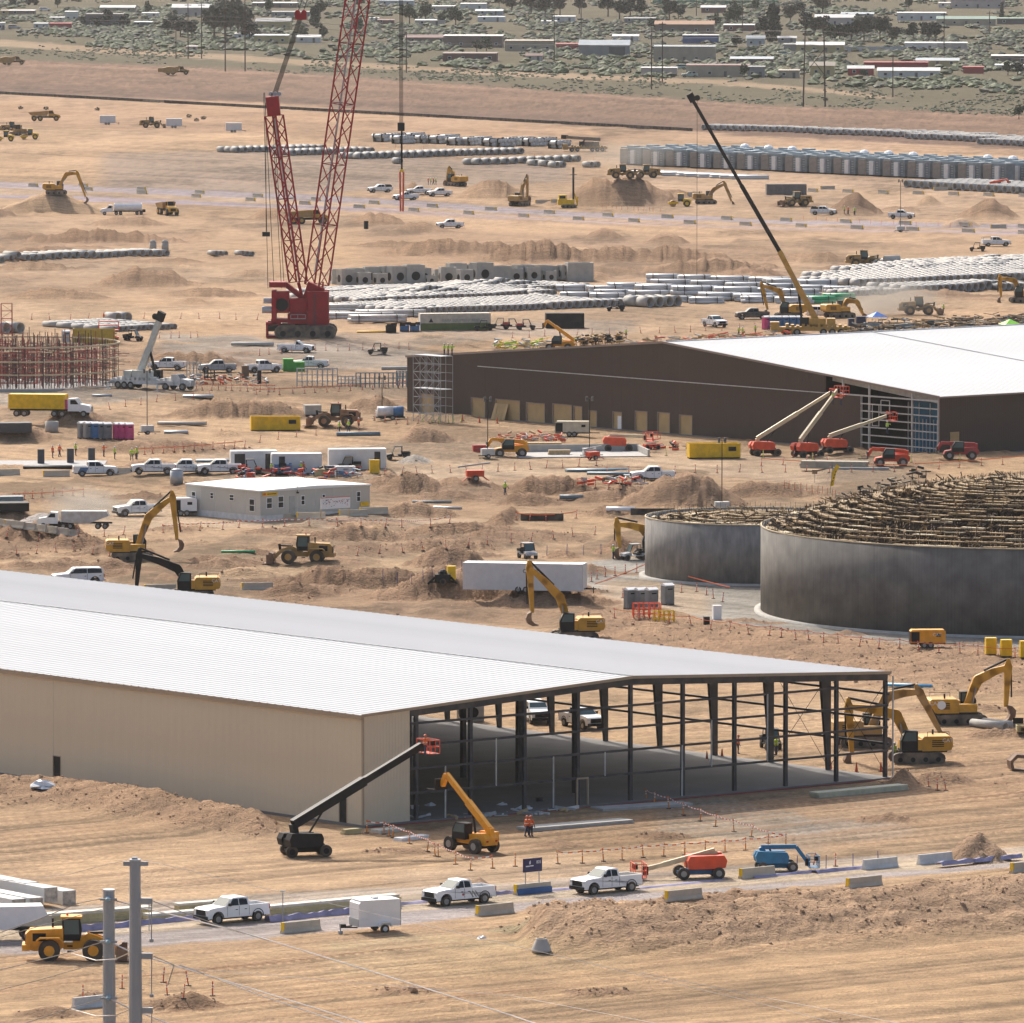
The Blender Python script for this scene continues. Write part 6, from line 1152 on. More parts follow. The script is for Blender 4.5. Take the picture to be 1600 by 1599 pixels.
def crawler_crane():
    x, y, z = flat(478, 528)[0], flat(478, 528)[1], 0; t = root('crawler_crane'); t.location = (x, y, 0); s_ = sc(528)
    X = lambda px: (px - 478) / s_; Z = lambda py: (528 - py) / s_
    for yy in (-3.6, 3.6): track(t, yy, 10.5, 1.5, 2.3, trackm); KIDS[t.name][-1]
    part(t, 'car_body', crred, lambda b: b.box(-2.6, -2.8, .8, 2.6, 2.8, 2.2)); part(t, 'slew_ring', black, lambda b: b.tube((0, 0, 2.2), (0, 0, 2.7), 1.9, 24))
    part(t, 'machinery_deck', crred, lambda b: b.box(X(424), -2.6, 2.7, X(515), 2.6, 3.3)); part(t, 'counterweight_stack', crred, lambda b: b.box(X(481), -3.0, Z(513), X(514), -1.4, Z(454)).box(X(481), 1.4, Z(513), X(514), 3.0, Z(454)))
    part(t, 'counterweight_rib', M('crane_red_dark', (.20, .025, .03), .55), lambda b: b.box(X(490), -3.06, Z(512), X(495), -3.002, Z(456)))
    part(t, 'winch_house', crred, lambda b: b.box(X(425), -2.9, Z(505), X(432), 2.9, Z(453)).box(X(450), -2.9, Z(505), X(480), 2.9, Z(490)).box(X(432), -2.3, Z(488), X(452), 2.3, Z(455))); part(t, 'gear_house', crred, lambda b: b.box(X(453), -2.2, Z(489), X(480), 2.2, Z(466))); part(t, 'winch_drum', black, lambda b: b.tube((X(441), -2.4, Z(475)), (X(441), 2.4, Z(475)), 1.1, 18).tube((X(458), -2, Z(498)), (X(458), 2, Z(498)), .8, 16)); part(t, 'top_beam', crred, lambda b: b.bar((X(421), 0, Z(444)), (X(447), 0, Z(444)), 4.2, .9).bar((X(446), 0, Z(444)), (X(478), 0, Z(470)), 1.2, .8).bar((X(446), 1.8, Z(444)), (X(478), 1.8, Z(470)), .5, .8)); part(t, 'front_frame', crred, lambda b: b.box(X(416), -2.8, .3, X(419), 2.8, Z(503)).box(X(435), -2.8, .3, X(438), 2.8, Z(503)).box(X(416), -2.9, Z(506), X(438), 2.9, Z(502)).box(X(416), -2.9, .2, X(438), 2.9, .5)); part(t, 'walkway', galv, lambda b: b.box(X(455), -3.3, Z(497), X(478), -2.9, Z(496)).bar((X(455), -3.3, Z(490)), (X(478), -3.3, Z(490)), .07).bar((X(455), -3.3, Z(497)), (X(455), -3.3, Z(490)), .07).bar((X(466), -3.3, Z(497)), (X(466), -3.3, Z(490)), .07).bar((X(478), -3.3, Z(497)), (X(478), -3.3, Z(490)), .07)); part(t, 'fuel_tank', galv, lambda b: b.tube((X(412), -1.5, Z(469)), (X(425), -1.5, Z(469)), .5, 12).tube((X(410), -2, Z(483)), (X(425), -2, Z(483)), .6, 12)); part(t, 'operator_cab', glass, lambda b: b.box(X(419), -2.2, 1.2, X(435), -1.2, 3.0))
    M0, M1 = (X(474), 0, Z(470)), (X(429), 0, Z(180)); side = (.55, .83, 0)
    lattice(t, (X(466), 0, Z(440)), M1, 2.2, crred, side, secs=4, name='mast_section'); part(t, 'mast_foot', crred, lambda b: b.bar(M0, (X(466), -.9, Z(440)), .3, .4).bar(M0, (X(466), .9, Z(440)), .3, .4)); part(t, 'mast_head', crred, lambda b: b.bar(M1, (X(426), 0, Z(150)), 2.9, 2.2)); part(t, 'mast_sheave', galv, lambda b: [b.tube((X(424) + .7 * i, -.4, Z(146)), (X(424) + .7 * i, .4, Z(146)), .38, 10) for i in range(3)])
    B0, BT_ = (X(495), 0, Z(445)), (X(618), 0, Z(-405)); lattice(t, B0, BT_, 2.9, crred, side, secs=9, w2=2.9); part(t, 'boom_foot', crred, lambda b: b.bar((X(484), 0, Z(470)), B0, 2.6, 2.6, 3.1, 3.1).bar((X(503), 0, Z(470)), (X(505), 0, Z(440)), .3)); dB = Vector(BT_) - Vector(B0)
    part(t, 'boom_inner_rope', steelgrey, lambda b: b.bar(Vector(B0) + Vector((-.3, 0, 2)), Vector(BT_), .75, .25)); part(t, 'mast_inner_rope', steelgrey, lambda b: b.bar((X(468), 0, Z(445)), M1, .6, .2))
    part(t, 'pendant_rope', black, lambda b: [b.tube((X(px), yy, Z(144)), (X(qx), yy, Z(450)), .05, 4) for px, qx, yy in ((413, 419, -.9), (414, 428, .9), (425, 440, -.9), (426, 444, .9))]); part(t, 'topping_ropes', black, lambda b: [b.tube((X(426 + i * 1.3), i * .25 - .5, Z(148)), (X(466 + i * 1.3), i * .25 - .5, Z(30)), .05, 4) for i in range(6)])
    part(t, 'spreader', crred, lambda b: b.box(X(462), -.9, Z(30), X(480), .9, Z(20)).tube((X(466), -1, Z(19)), (X(466), 1, Z(19)), .45, 10).tube((X(476), -1, Z(19)), (X(476), 1, Z(19)), .45, 10)); part(t, 'boom_pendant', black, lambda b: b.tube((X(466), -.6, Z(20)), (X(610), -.6, Z(-400)), .06, 4).tube((X(474), .6, Z(20)), (X(612), .6, Z(-400)), .06, 4)); part(t, 'hoist_rope', black, lambda b: [b.tube((X(625.4 + i * 1.6), 0, Z(-400)), (X(625.4 + i * 1.6), 0, Z(203)), .045, 4) for i in range(4)]); part(t, 'hook_block', black, lambda b: b.box(X(622), -.4, Z(204), X(633), .4, Z(191))); part(t, 'boom_tip_jib', crred, lambda b: b.bar(BT_, (X(630), 0, Z(-402)), .8))
    part(t, 'counter_ball', black, lambda b: b.box(X(410), -.4, Z(369), X(422), .4, Z(362)).tube((X(416), 0, Z(362)), (X(416), 0, Z(160)), .045, 4))
    return link(t, 'giant red lattice boom crawler crane', 'crane')
crawler_crane()
t = root('hanging_load'); s_ = sc(528); x0, y0 = flat(478, 528); x0 += (628.5 - 478) / s_; t.location = (x0, y0, (528 - 330) / s_)
part(t, 'lifting_strap', black, lambda b: b.bar((0, 0, 65 / s_), (0, 0, 126 / s_), .3)); part(t, 'shackle', yel, lambda b: b.box(-.35, -.2, 62 / s_, .35, .2, 66 / s_)); part(t, 'pile_tube', redpost, lambda b: b.tube((-.2, 0, 0), (-.3, 0, 62 / s_), .16, 8).tube((.2, 0, 0), (.3, 0, 62 / s_), .16, 8)); link(t, 'long orange red load hanging from the crane hook', 'hanging load')
# ================================================================ STOCKPILES
def pt3(px, py, D):     # a point at forward distance D seen at this pixel
    return ((px - 800) / F * D, D * (CT + (799.5 - py) / F * ST), H + D * (-ST + (799.5 - py) / F * CT))
pipe_me = {}
def pipe_mesh(r, L, m, n=12):
    k = (r, L, m.name, n)
    if k not in pipe_me:
        b = MB().pipe((-L / 2, 0, r), (L / 2, 0, r), r, r * .8, n); pipe_me[k] = (b, b.mesh('concrete_pipe', m, True))
    return pipe_me[k]
def field(px, py, nA, sA, nB, sB, r, L, label, group, n_ind, m=concl, axis='U', name='concrete_pipe', shear=0., z0=0, drop=.0, layers=1):
    """pipes side by side along one site axis, ranked one behind another along the other"""
    o = flat(px, py); A, B_ = (V, U) if axis == 'U' else (U, V)
    if axis != 'U': A = (-U[0], -U[1])
    hd = math.atan2(B_[1], B_[0]); bm, me = pipe_mesh(r, L, m); rest = MB(); c = 0; ch, sh_ = math.cos(hd), math.sin(hd); fb = MB().pipe((-L / 2, 0, r), (L / 2, 0, r), r, r * .8, 8)
    for j in range(nB):
        for i in range(nA):
            if R.random() < drop: continue
            a = i * sA + shear * j + R.uniform(-.05, .05) * sA; b_ = j * sB + R.uniform(-.06, .06) * L
            x = o[0] + A[0] * a + B_[0] * b_; y = o[1] + A[1] * a + B_[1] * b_; q = proj(x, y, 0)
            if not (-25 < q[0] < 1625): continue
            z = hz(x, y) - .03 + z0
            if c < n_ind:
                ob = bpy.data.objects.new(name, me); COL.objects.link(ob); ob.location = (x, y, z); ob.rotation_euler = (0, 0, hd + R.uniform(-.03, .03)); tag(ob, label, 'pipe', group); c += 1
            else: rest.add([(x + vx * ch - vy * sh_, y + vx * sh_ + vy * ch, z + vz) for vx, vy, vz in fb.v], fb.f)
    if rest.v:
        ob = rest.build(name + '_stockpile', m, None, True); COL.objects.link(ob); ob['kind'] = 'stuff'
grey_pipe = M('weathered_concrete_pipe', (.36, .35, .33), .85, var=.2, scale=.6)
field(-20, 411, 22, 2.05, 2, 5.0, .68, 4.8, 'grey concrete pipe in the single long row at the left', 'single row of big pipes', 22, conc)  # rear rank added behind the row to keep sun out of the bores
field(332, 404, 3, 1.2, 1, 2.6, .5, 2.6, 'small concrete pipe in the left group of three', 'left trio of pipes', 3, conc); field(374, 402, 3, 1.2, 1, 2.6, .5, 2.6, 'small concrete pipe in the right group of three', 'right trio of pipes', 3, conc)
field(0, 521, 2, 2.6, 1, 2, .95, 4.2, 'large concrete pipe at the left edge above the scaffold', 'large left pipes', 2, conc); field(176, 503, 2, 2.0, 1, 2, .85, 3.4, 'large concrete pipe beside the red clad worker', 'pair of large pipes', 2, concl)
field(168, 518, 11, 1.3, 5, 4.2, .5, 4.0, 'grey pipe in the stack behind the yellow enclosure', 'pipes behind the enclosure', 0, grey_pipe)
field(640, 492, 36, 1.36, 9, 2.75, .6, 2.5, 'pale concrete pipe in the front ranks behind the beige container', 'stockpiled concrete pipes in the middle', 95, concl, drop=.02)
field(560, 476, 34, 1.36, 9, 2.75, .6, 2.5, '', '', 0, concl, drop=.02); field(500, 463, 30, 1.36, 4, 2.75, .6, 2.5, '', '', 0, concl, drop=.02); field(690, 462, 26, 1.36, 5, 2.75, .6, 2.5, '', '', 0, concl, drop=.02)
field(860, 483, 16, 1.7, 1, 2.75, .72, 2.6, 'concrete pipe in the short row behind the dark cart', 'row behind the dark cart', 16, concl); field(1008, 480, 4, 2.2, 2, 3.4, .98, 3.2, 'extra large concrete pipe, open end facing the camera', 'extra large pipes', 8, conc)
field(1418, 460, 14, 1.75, 4, 2.9, .86, 2.7, 'grey concrete pipe in the front ranks at the right', 'stockpiled concrete pipes at the right', 52, grey_pipe, shear=-.2)
field(1338, 449, 30, 1.75, 6, 2.9, .8, 2.7, '', '', 0, concl, drop=.02); field(1325, 441, 34, 1.75, 5, 2.9, .8, 2.7, '', '', 0, concl, drop=.02); field(1370, 432, 30, 1.75, 5, 2.9, .8, 2.7, '', '', 0, concl, drop=.02); field(1410, 424, 28, 1.75, 5, 2.9, .8, 2.7, '', '', 0, concl, drop=.02)
field(1335, 463, 11, 1.4, 3, 2.7, .55, 2.5, 'pale pipe in the small ranks left of the big grey ones', 'small pale pipes', 11, concl, shear=-.3); field(1560, 455, 9, 1.6, 2, 2.7, .72, 2.6, '', '', 0, grey_pipe)
field(1422, 294, 14, 2.95, 7, 3.1, .95, 3.0, 'big pipe with its dark end showing in the far yard', 'far row with dark open ends', 14, grey_pipe, 'V')
field(1600, 302, 8, 2.95, 4, 3.1, .9, 3.0, '', '', 0, grey_pipe, 'V')
field(560, 249, 22, 2.6, 3, 3.1, .85, 3.0, 'grey pipe in the far ranks right of the red boom', 'far ranks of grey pipes', 22, grey_pipe); field(620, 256, 1, 2.6, 1, 3, .85, 3, '', '', 0, grey_pipe)
for a_, b_, n_ in ((368, 239, 13), (455, 243, 12), (600, 247, 14)): field(a_, b_, n_, 2.4, 3, 3.1, .8, 3.0, '', '', 0, grey_pipe)
field(745, 258, 12, 3.0, 2, 3.2, .85, 3.1, '', '', 0, grey_pipe)
for a_, b_, n_, k_ in ((1045, 204, 26, 2), (1235, 212, 24, 3), (1362, 219, 22, 3), (1475, 227, 26, 4)): field(a_ + 60, b_, n_, 2.7, k_, 3.2, .85, 3.1, '', '', 0, concl, 'V')
for px, py in ((832, 259), (850, 261), (865, 262), (918, 262)): field(px, py, 2, 2.2, 1, 3, .8, 3.2, 'stray concrete pipe lying apart in the far yard', 'stray far pipes', 2, conc)
field(1545, 1139, 2, 1.3, 1, 2, .42, 4.6, 'concrete pipe lying by the excavator with the round emblem', 'pipes by the excavator', 2, conc)
# wrapped white pipe bundles and bags
def bundle(px, py, L, wd, hh, hd, m, label, group, cat='wrapped bundle', name='wrapped_bundle', lumps=0):
    t = root(name); rr = R
    n = max(1, int(wd / (hh * .5)))
    def f(b):
        for i in range(n):
            for k in range(2): b.tube((-L / 2 + rr.uniform(-.4, .4), (i - n / 2 + .5 * k) * hh * .5, hh * (.26 + .45 * k)), (L / 2 + rr.uniform(-.4, .4), (i - n / 2 + .5 * k) * hh * .5, hh * (.26 + .45 * k)), hh * .26, 8)
    part(t, 'tubes', m, f, True); part(t, 'strap', black, lambda b: [b.box(x - .05, -wd / 2 - .3, 0, x + .05, wd / 2 + .1, hh) for x in (-L / 3, L / 3)]) if hh > 1 and L < 14 else None
    return put(t, px, py, hd, label, cat, group)
whp = M('white_pvc', (.58, .58, .565), .5, var=.08, scale=.3); grnp = M('green_pvc', (.03, .38, .16), .5, var=.15, scale=.5)
for px, py, L, wd, hh in ((925, 470, 14, 3, 1.6), (985, 466, 16, 3, 1.6), (1050, 460, 16, 4, 1.8), (1120, 462, 18, 4, 1.8), (1080, 450, 18, 3, 1.6), (1150, 470, 16, 4, 1.5), (1080, 474, 14, 3, 1.3), (1000, 454, 14, 3, 1.4), (1190, 455, 16, 3, 1.6), (1225, 462, 16, 3, 1.4), (920, 456, 14, 3, 1.3), (1170, 444, 18, 3, 1.5), (1250, 448, 16, 3, 1.5), (1060, 443, 14, 3, 1.8), (1215, 474, 16, 3, 1.3), (1290, 456, 14, 3, 1.2)):
    for dx_ in (-1, 1): bundle(px + dx_ * L * 1.7, py + dx_ * .8, L * .42, wd, hh, 3 + R.uniform(-4, 4), whp, 'bundle of long white pipes in the middle laydown yard', 'white pipe bundles')
for px, py, lab in ((1278, 474, 'left bundle of bright green pipes'), (1312, 470, 'right bundle of bright green pipes')): bundle(px, py, 5.5, 3, 1.4, 3, grnp, lab, 'green pipe bundles')
for px, py, L in ((500, 497, 10), (560, 499, 12), (610, 495, 12), (530, 486, 12), (590, 503, 10)): bundle(px, py, L, 3, 1.3, 4, M('ivory_wrap', (.6, .56, .50), .5), 'pale wrapped stack behind the red crane', 'pale stacks by the crane')
for i in range(17):
    bundle(598 + i * 17 + R.uniform(-4, 4), 221 + i * .62 + R.uniform(-3, 3), 5.0, 5, 2.3, HU + R.uniform(-8, 8), whp, 'bulky white wrapped pipes in the far line of bundles', 'far white wrapped bundles')
for i in range(10): bundle(1010 + i * 18 + R.uniform(-5, 5), 272 + i * .9, 9, 3, 1.0, 5, whp, 'low white strips in front of the equipment rows', 'low white strips')
# equipment skids
m_lv = M('louvre_grey_blue', (.17, .21, .23), .5, var=.25, scale=.8); m_fl = M('fluted_beige_steel', (.30, .27, .24), .6, var=.15); m_top = M('blue_grey_roof', (.26, .33, .37), .5, var=.2, scale=.4)
def skid(v):
    t = root('equipment_skid'); part(t, 'beige_unit', m_fl, lambda b: b.box(-4.1, -1.6, .3, -1.2, 1.6, 4.1) and [b.box(-4.0 + i * .4, -1.66, .4, -3.85 + i * .4, -1.602, 4.0) for i in range(7)]); part(t, 'louvre_unit', m_lv, lambda b: b.box(-1.1, -1.5, .3, 4.1, 1.5, 4.3)); part(t, 'louvre', steelgrey, lambda b: [b.box(-.9, -1.56, .9 + i * .6, .1, -1.502, 1.15 + i * .6) for i in range(5)] + [b.box(2.6, -1.56, .9 + i * .6, 3.4, -1.502, 1.15 + i * .6) for i in range(5)]); part(t, 'white_cabinet', whb, lambda b: b.box(.6, -2.1, .4, 2.1, -1.502, 3.8)); part(t, 'roof_unit', m_top, lambda b: b.box(-3.9, -1.5, 4.31, 3.9, 1.5, 4.6).box(-2, -1, 4.6, 1, 1, 5.0)); part(t, 'base_rail', black, lambda b: b.box(-4.1, -1.4, 0, 4.1, 1.4, .3))
    if v: part(t, 'white_tarp', white, lambda b: b.dome((2.0, .3, 4.55), 1.3, .95, 8, 3))
    return t
sk = [proto(('sk', v), lambda v=v: skid(v)) for v in (0, 1)]
for j in range(4):
    for i in range(16):
        o = flat(992, 258); a = i * 9.35; bb = j * 6.5; x = o[0] - U[0] * a + V[0] * bb; y = o[1] - U[1] * a + V[1] * bb
        if proj(x, y, 0)[0] > 1620: continue
        c = tree(sk[1 if (j == 3 and i % 5 > 1) else 0]); c.location = (x, y, hz(x, y)); c.rotation_euler = (0, 0, math.radians(HU + 180)); tag(c, 'blue grey equipment skid in the front row of the far yard' if j == 0 else 'blue grey equipment skid in a rear row of the far yard', 'equipment skid', 'front row of equipment skids' if j == 0 else 'rear rows of equipment skids')
# precast chambers
bc = [proto(('bc', i), lambda i=i: box_culvert(*[(2.6, 2.4, 2.6), (3.2, 2.6, 3.2), (2.2, 2.2, 2.0), (4.0, 2.6, 2.8)][i], hole=i != 3)) for i in range(4)]
for i in range(30):
    px = 528 + i * 13.2; py = 447 - i * .33 + R.uniform(-1.5, 1); put(R.choice(bc), px, py + (0 if i % 2 else -3), 20 + R.uniform(-10, 10), 'grey precast concrete chamber in the long line behind the pipe stacks', 'concrete chamber', 'line of precast chambers', s=R.uniform(.8, 1.15))
put(bc[3], 905, 439, 10, 'tallest precast chamber at the right end of the line', 'concrete chamber', s=1.25)
for px, lab in ((239, 'left of two small grey precast cylinders'), (258, 'right of two small grey precast cylinders')):
    t = root('precast_cylinder'); part(t, 'ring', conc, lambda b: b.pipe((0, 0, 0), (0, 0, 1.5), .75, .6, 14).tube((0, 0, 1.5), (0, 0, 2.1), .75, 14, .45), True); put(t, px, 391, 0, lab, 'concrete cylinder')
t = root('manhole_cone'); part(t, 'cone', concl, lambda b: b.tube((0, 0, 0), (0, 0, .25), .74, 20).tube((0, 0, .25), (0, 0, .95), .74, 20, .42, caps=False).pipe((0, 0, .95), (0, 0, 1.0), .42, .33, 20), True); part(t, 'opening', black, lambda b: b.tube((0, 0, .9), (0, 0, .96), .33, 16)); put(t, 846, 1487, 0, 'pale concrete manhole cone on the bare foreground earth', 'manhole cone')
t = root('precast_cylinder'); part(t, 'ring', conc, lambda b: b.pipe((0, 0, 0), (0, 0, 1.6), .95, .8, 16), True); put(t, 81, 676, 0, 'round concrete ring left of the grey toilets', 'concrete cylinder')
put(bc[0], 735, 1126, 20, 'white concrete block seen through the first frame bay', 'concrete chamber', s=.8)
# ================================================================ BARRIERS
bar_ = proto('bar', barrier); barw = proto('barw', lambda: barrier(M('pale_barrier', (.58, .58, .56), .7), ends=False)); barb = proto('barb', lambda: (lambda t: (part(t, 'blue_band', M('blue_barrier_paint', (.05, .13, .32), .6), lambda b: b.prism([(-.31, 0), (-.31, .11), (-.22, .3), (.22, .3), (.31, .11), (.31, 0)], 0, 0) if False else b.box(-1.75, -.34, .02, 1.75, -.18, .5)), t)[-1])(barrier()))
for px, py, p, lab in ((470, 1456, bar_, 'barrier nearest the small cargo trailer, on its left'), (773, 1429, bar_, 'barrier below the striped white pickup'), (1068, 1406, bar_, 'barrier half behind spoil below the red boom lift'), (1183, 1371, bar_, 'barrier in front of the blue boom lift'), (1350, 1386, bar_, 'barrier standing alone on the verge lower right'), (1375, 1357, barw, 'pale barrier at the end of the purple fabric'), (1461, 1349, barw, 'pale barrier left of the cloddy heap'), (1606, 1362, bar_, 'barrier cut by the right edge'),
 (146, 1574, barw, 'pale barrier behind the steel poles'), (88, 745, bar_, 'barrier with yellow end left of the blue patched pickup'), (10, 743, bar_, 'barrier with yellow end at the left edge'), (186, 741, bar_, 'barrier just right of the blue patched pickup'), (445, 813, bar_, 'left barrier before the office steps'), (486, 811, bar_, 'right barrier before the office steps'), (552, 807, bar_, 'barrier below the graffiti board'), (584, 803, bar_, 'barrier at the right end of the office trailer'), (402, 922, bar_, 'barrier right of the black armed excavator'), (250, 925, bar_, 'barrier behind the black armed excavator'), (52, 1450, bar_, 'barrier hidden behind the orange yellow loader'),
 (848, 318, bar_, 'left barrier below the muddy raised excavator'), (872, 317, bar_, 'right barrier below the muddy raised excavator'), (1085, 306, bar_, 'left far barrier behind the muddy digging excavator'), (1293, 296, bar_, 'barrier right of the grey container'), (1560, 357, bar_, 'large barrier under the light tan heap'), (1470, 298, bar_, 'pale barrier in the far yard right')):
    put(p, px, py, HV if py > 1000 else HV - 24, lab, 'concrete barrier', 'concrete barriers')
row(bar_, [(6, 822), (108, 838)], 7, 'barrier retaining the pale gravel heap', 'concrete barrier', 'barriers by the gravel heap', rot=-44, rj=2)
row(bar_, [(52, 292), (600, 328), (920, 345), (1600, 366)], 19, 'small barrier on the near side of the far lavender road', 'concrete barrier', 'near side far road barriers', rot=HU, rj=4); row(bar_, [(130, 292), (600, 320), (930, 338), (1600, 356)], 17, 'small barrier on the far side of the far lavender road', 'concrete barrier', 'far side far road barriers', rot=HU, rj=4); row(bar_, [(1270, 300), (1600, 308)], 7, 'small pale barrier behind the far heaps', 'concrete barrier', 'barriers behind far heaps', rot=HU, rj=4)
o = put(barb, 832, 1396, HV, 'concrete barrier with a blue painted band under the sign', 'concrete barrier')
# the navy sign
t = root('site_sign'); part(t, 'panel', navyfab, lambda b: b.box(-.98, -.02, 1.75, .98, .02, 2.85)); part(t, 'leg', steelgrey, lambda b: b.box(-.75, -.03, .8, -.7, .03, 1.75)); part(t, 'leg', steelgrey, lambda b: b.box(.65, -.03, .8, .7, .03, 1.75)); part(t, 'emblem', inkw, lambda b: b.box(-.36, -.035, 2.38, -.3, -.022, 2.6).box(-.27, -.035, 2.38, -.2, -.022, 2.66)); part(t, 'small_print_line', inkw, lambda b: b.box(-.7, -.035, 2.18, -.3, -.022, 2.27).box(-.27, -.035, 2.2, .08, -.022, 2.28))
o = put(t, 832, 1396, HV, 'dark navy site sign on two thin legs above a barrier', 'sign'); text(o, '805', .36, (.62, -.03, 2.5), (RX, 0, 0), inkw, .9)
# ================================================================ POSTS AND TAPE
po = [proto(('po', i), lambda i=i: post(orpost, 1.15, tilt=(0, .12, -.1)[i])) for i in range(3)]; pr_ = [proto(('pr', i), lambda i=i: post(redpost, 1.1, tilt=(0, .25, -.2)[i])) for i in range(3)]; pl_ = proto('pl', lambda: post(lime, 1.1)); stp = proto('stp', lambda: stake(M('purple_stake', (.10, .08, .26), .7), 1.2)); stw = proto('stw', lambda: stake(redpost, 1.0)); cn_ = proto('cn', cone); pw_ = proto('pw', lambda: post(M('white_post', (.6, .6, .58), .6), 1.1))
def tape(pts, hgt, label, m1=redpost, m2=white, seg=.35, wid=.09, name='barrier_tape', cat='barrier tape'):
    P_ = [Vector(at(*p)) + Vector((0, 0, hgt)) for p in pts]; b = MB(); k = 0
    for p, q in zip(P_, P_[1:]):
        n = max(1, int((q - p).length / seg))
        for i in range(n):
            f0, f1 = i / n, (i + 1) / n; s0, s1 = .3 * f0 * (1 - f0) * 1.5, .3 * f1 * (1 - f1) * 1.5; b.m = k % 2; k += 1; b.bar(p.lerp(q, f0) - Vector((0, 0, s0)), p.lerp(q, f1) - Vector((0, 0, s1)), .02, wid)
    return link(b.build(name, [m1, m2]), label, cat)
A_ = [(573, 1302), (600, 1304), (608, 1307), (614, 1309), (640, 1319), (668, 1331), (680, 1338), (685, 1339), (712, 1351), (735, 1360), (770, 1357)]
for p in A_: put(R.choice(po), p[0], p[1], R.uniform(0, 360), 'orange post in the short line left of the telehandler', 'delineator post', 'posts left of the telehandler')
B_p = [(805, 1354), (872, 1350), (910, 1349), (943, 1346), (972, 1344), (1005, 1340), (1037, 1338), (1070, 1336), (1102, 1334), (1133, 1332), (1165, 1329), (1200, 1326), (1228, 1322)]
for p in B_p: put(R.choice(po), p[0], p[1], R.uniform(0, 360), 'orange post in the long line above the haul road', 'delineator post', 'long line of orange posts')
C_p = [(1010, 1252), (1022, 1257), (1045, 1264), (1068, 1274), (1094, 1283), (1118, 1292), (1147, 1300), (1174, 1308), (1200, 1318)]
for p in C_p: put(R.choice(po), p[0], p[1], R.uniform(0, 360), 'orange post along the concrete ramp', 'delineator post', 'posts along the ramp')
tape(A_, 1.05, 'red and white tape along the line left of the telehandler'); tape(B_p[1:], 1.0, 'red and white tape above the haul road'); tape(C_p + [(1228, 1322)], 1.0, 'red and white tape down the ramp')
T_p = [(960, 966), (1000, 969), (1045, 975), (1080, 977), (1110, 984), (1140, 986), (1170, 991), (1202, 993), (1221, 996), (1244, 1000), (1264, 1000), (1287, 1004), (1310, 1006), (1343, 1010), (1373, 1013), (1406, 1014), (1437, 1018), (1467, 1020), (1500, 1021), (1528, 1024), (1586, 1028)]
for p in T_p: put(R.choice(pr_), p[0], p[1], R.uniform(0, 360), 'red post in the line edging the gravel apron', 'delineator post', 'posts edging the tank apron')
tape(T_p, .95, 'orange cord along the edge of the tank apron', hiorange, hiorange, .8, .06, 'safety_cord', 'cord')
O_p = [(10, 840), (60, 846), (123, 838), (163, 839), (193, 836), (255, 833), (283, 830), (312, 829), (348, 828), (373, 825), (410, 824), (445, 823), (483, 822), (528, 823), (564, 823), (602, 824), (628, 825), (673, 824), (702, 818)]
for p in O_p: put(R.choice(pr_), p[0], p[1], R.uniform(0, 360), 'red post in the line in front of the office trailer', 'delineator post', 'posts before the office trailer')
tape(O_p[5:], .9, 'red and white tape before the office trailer')
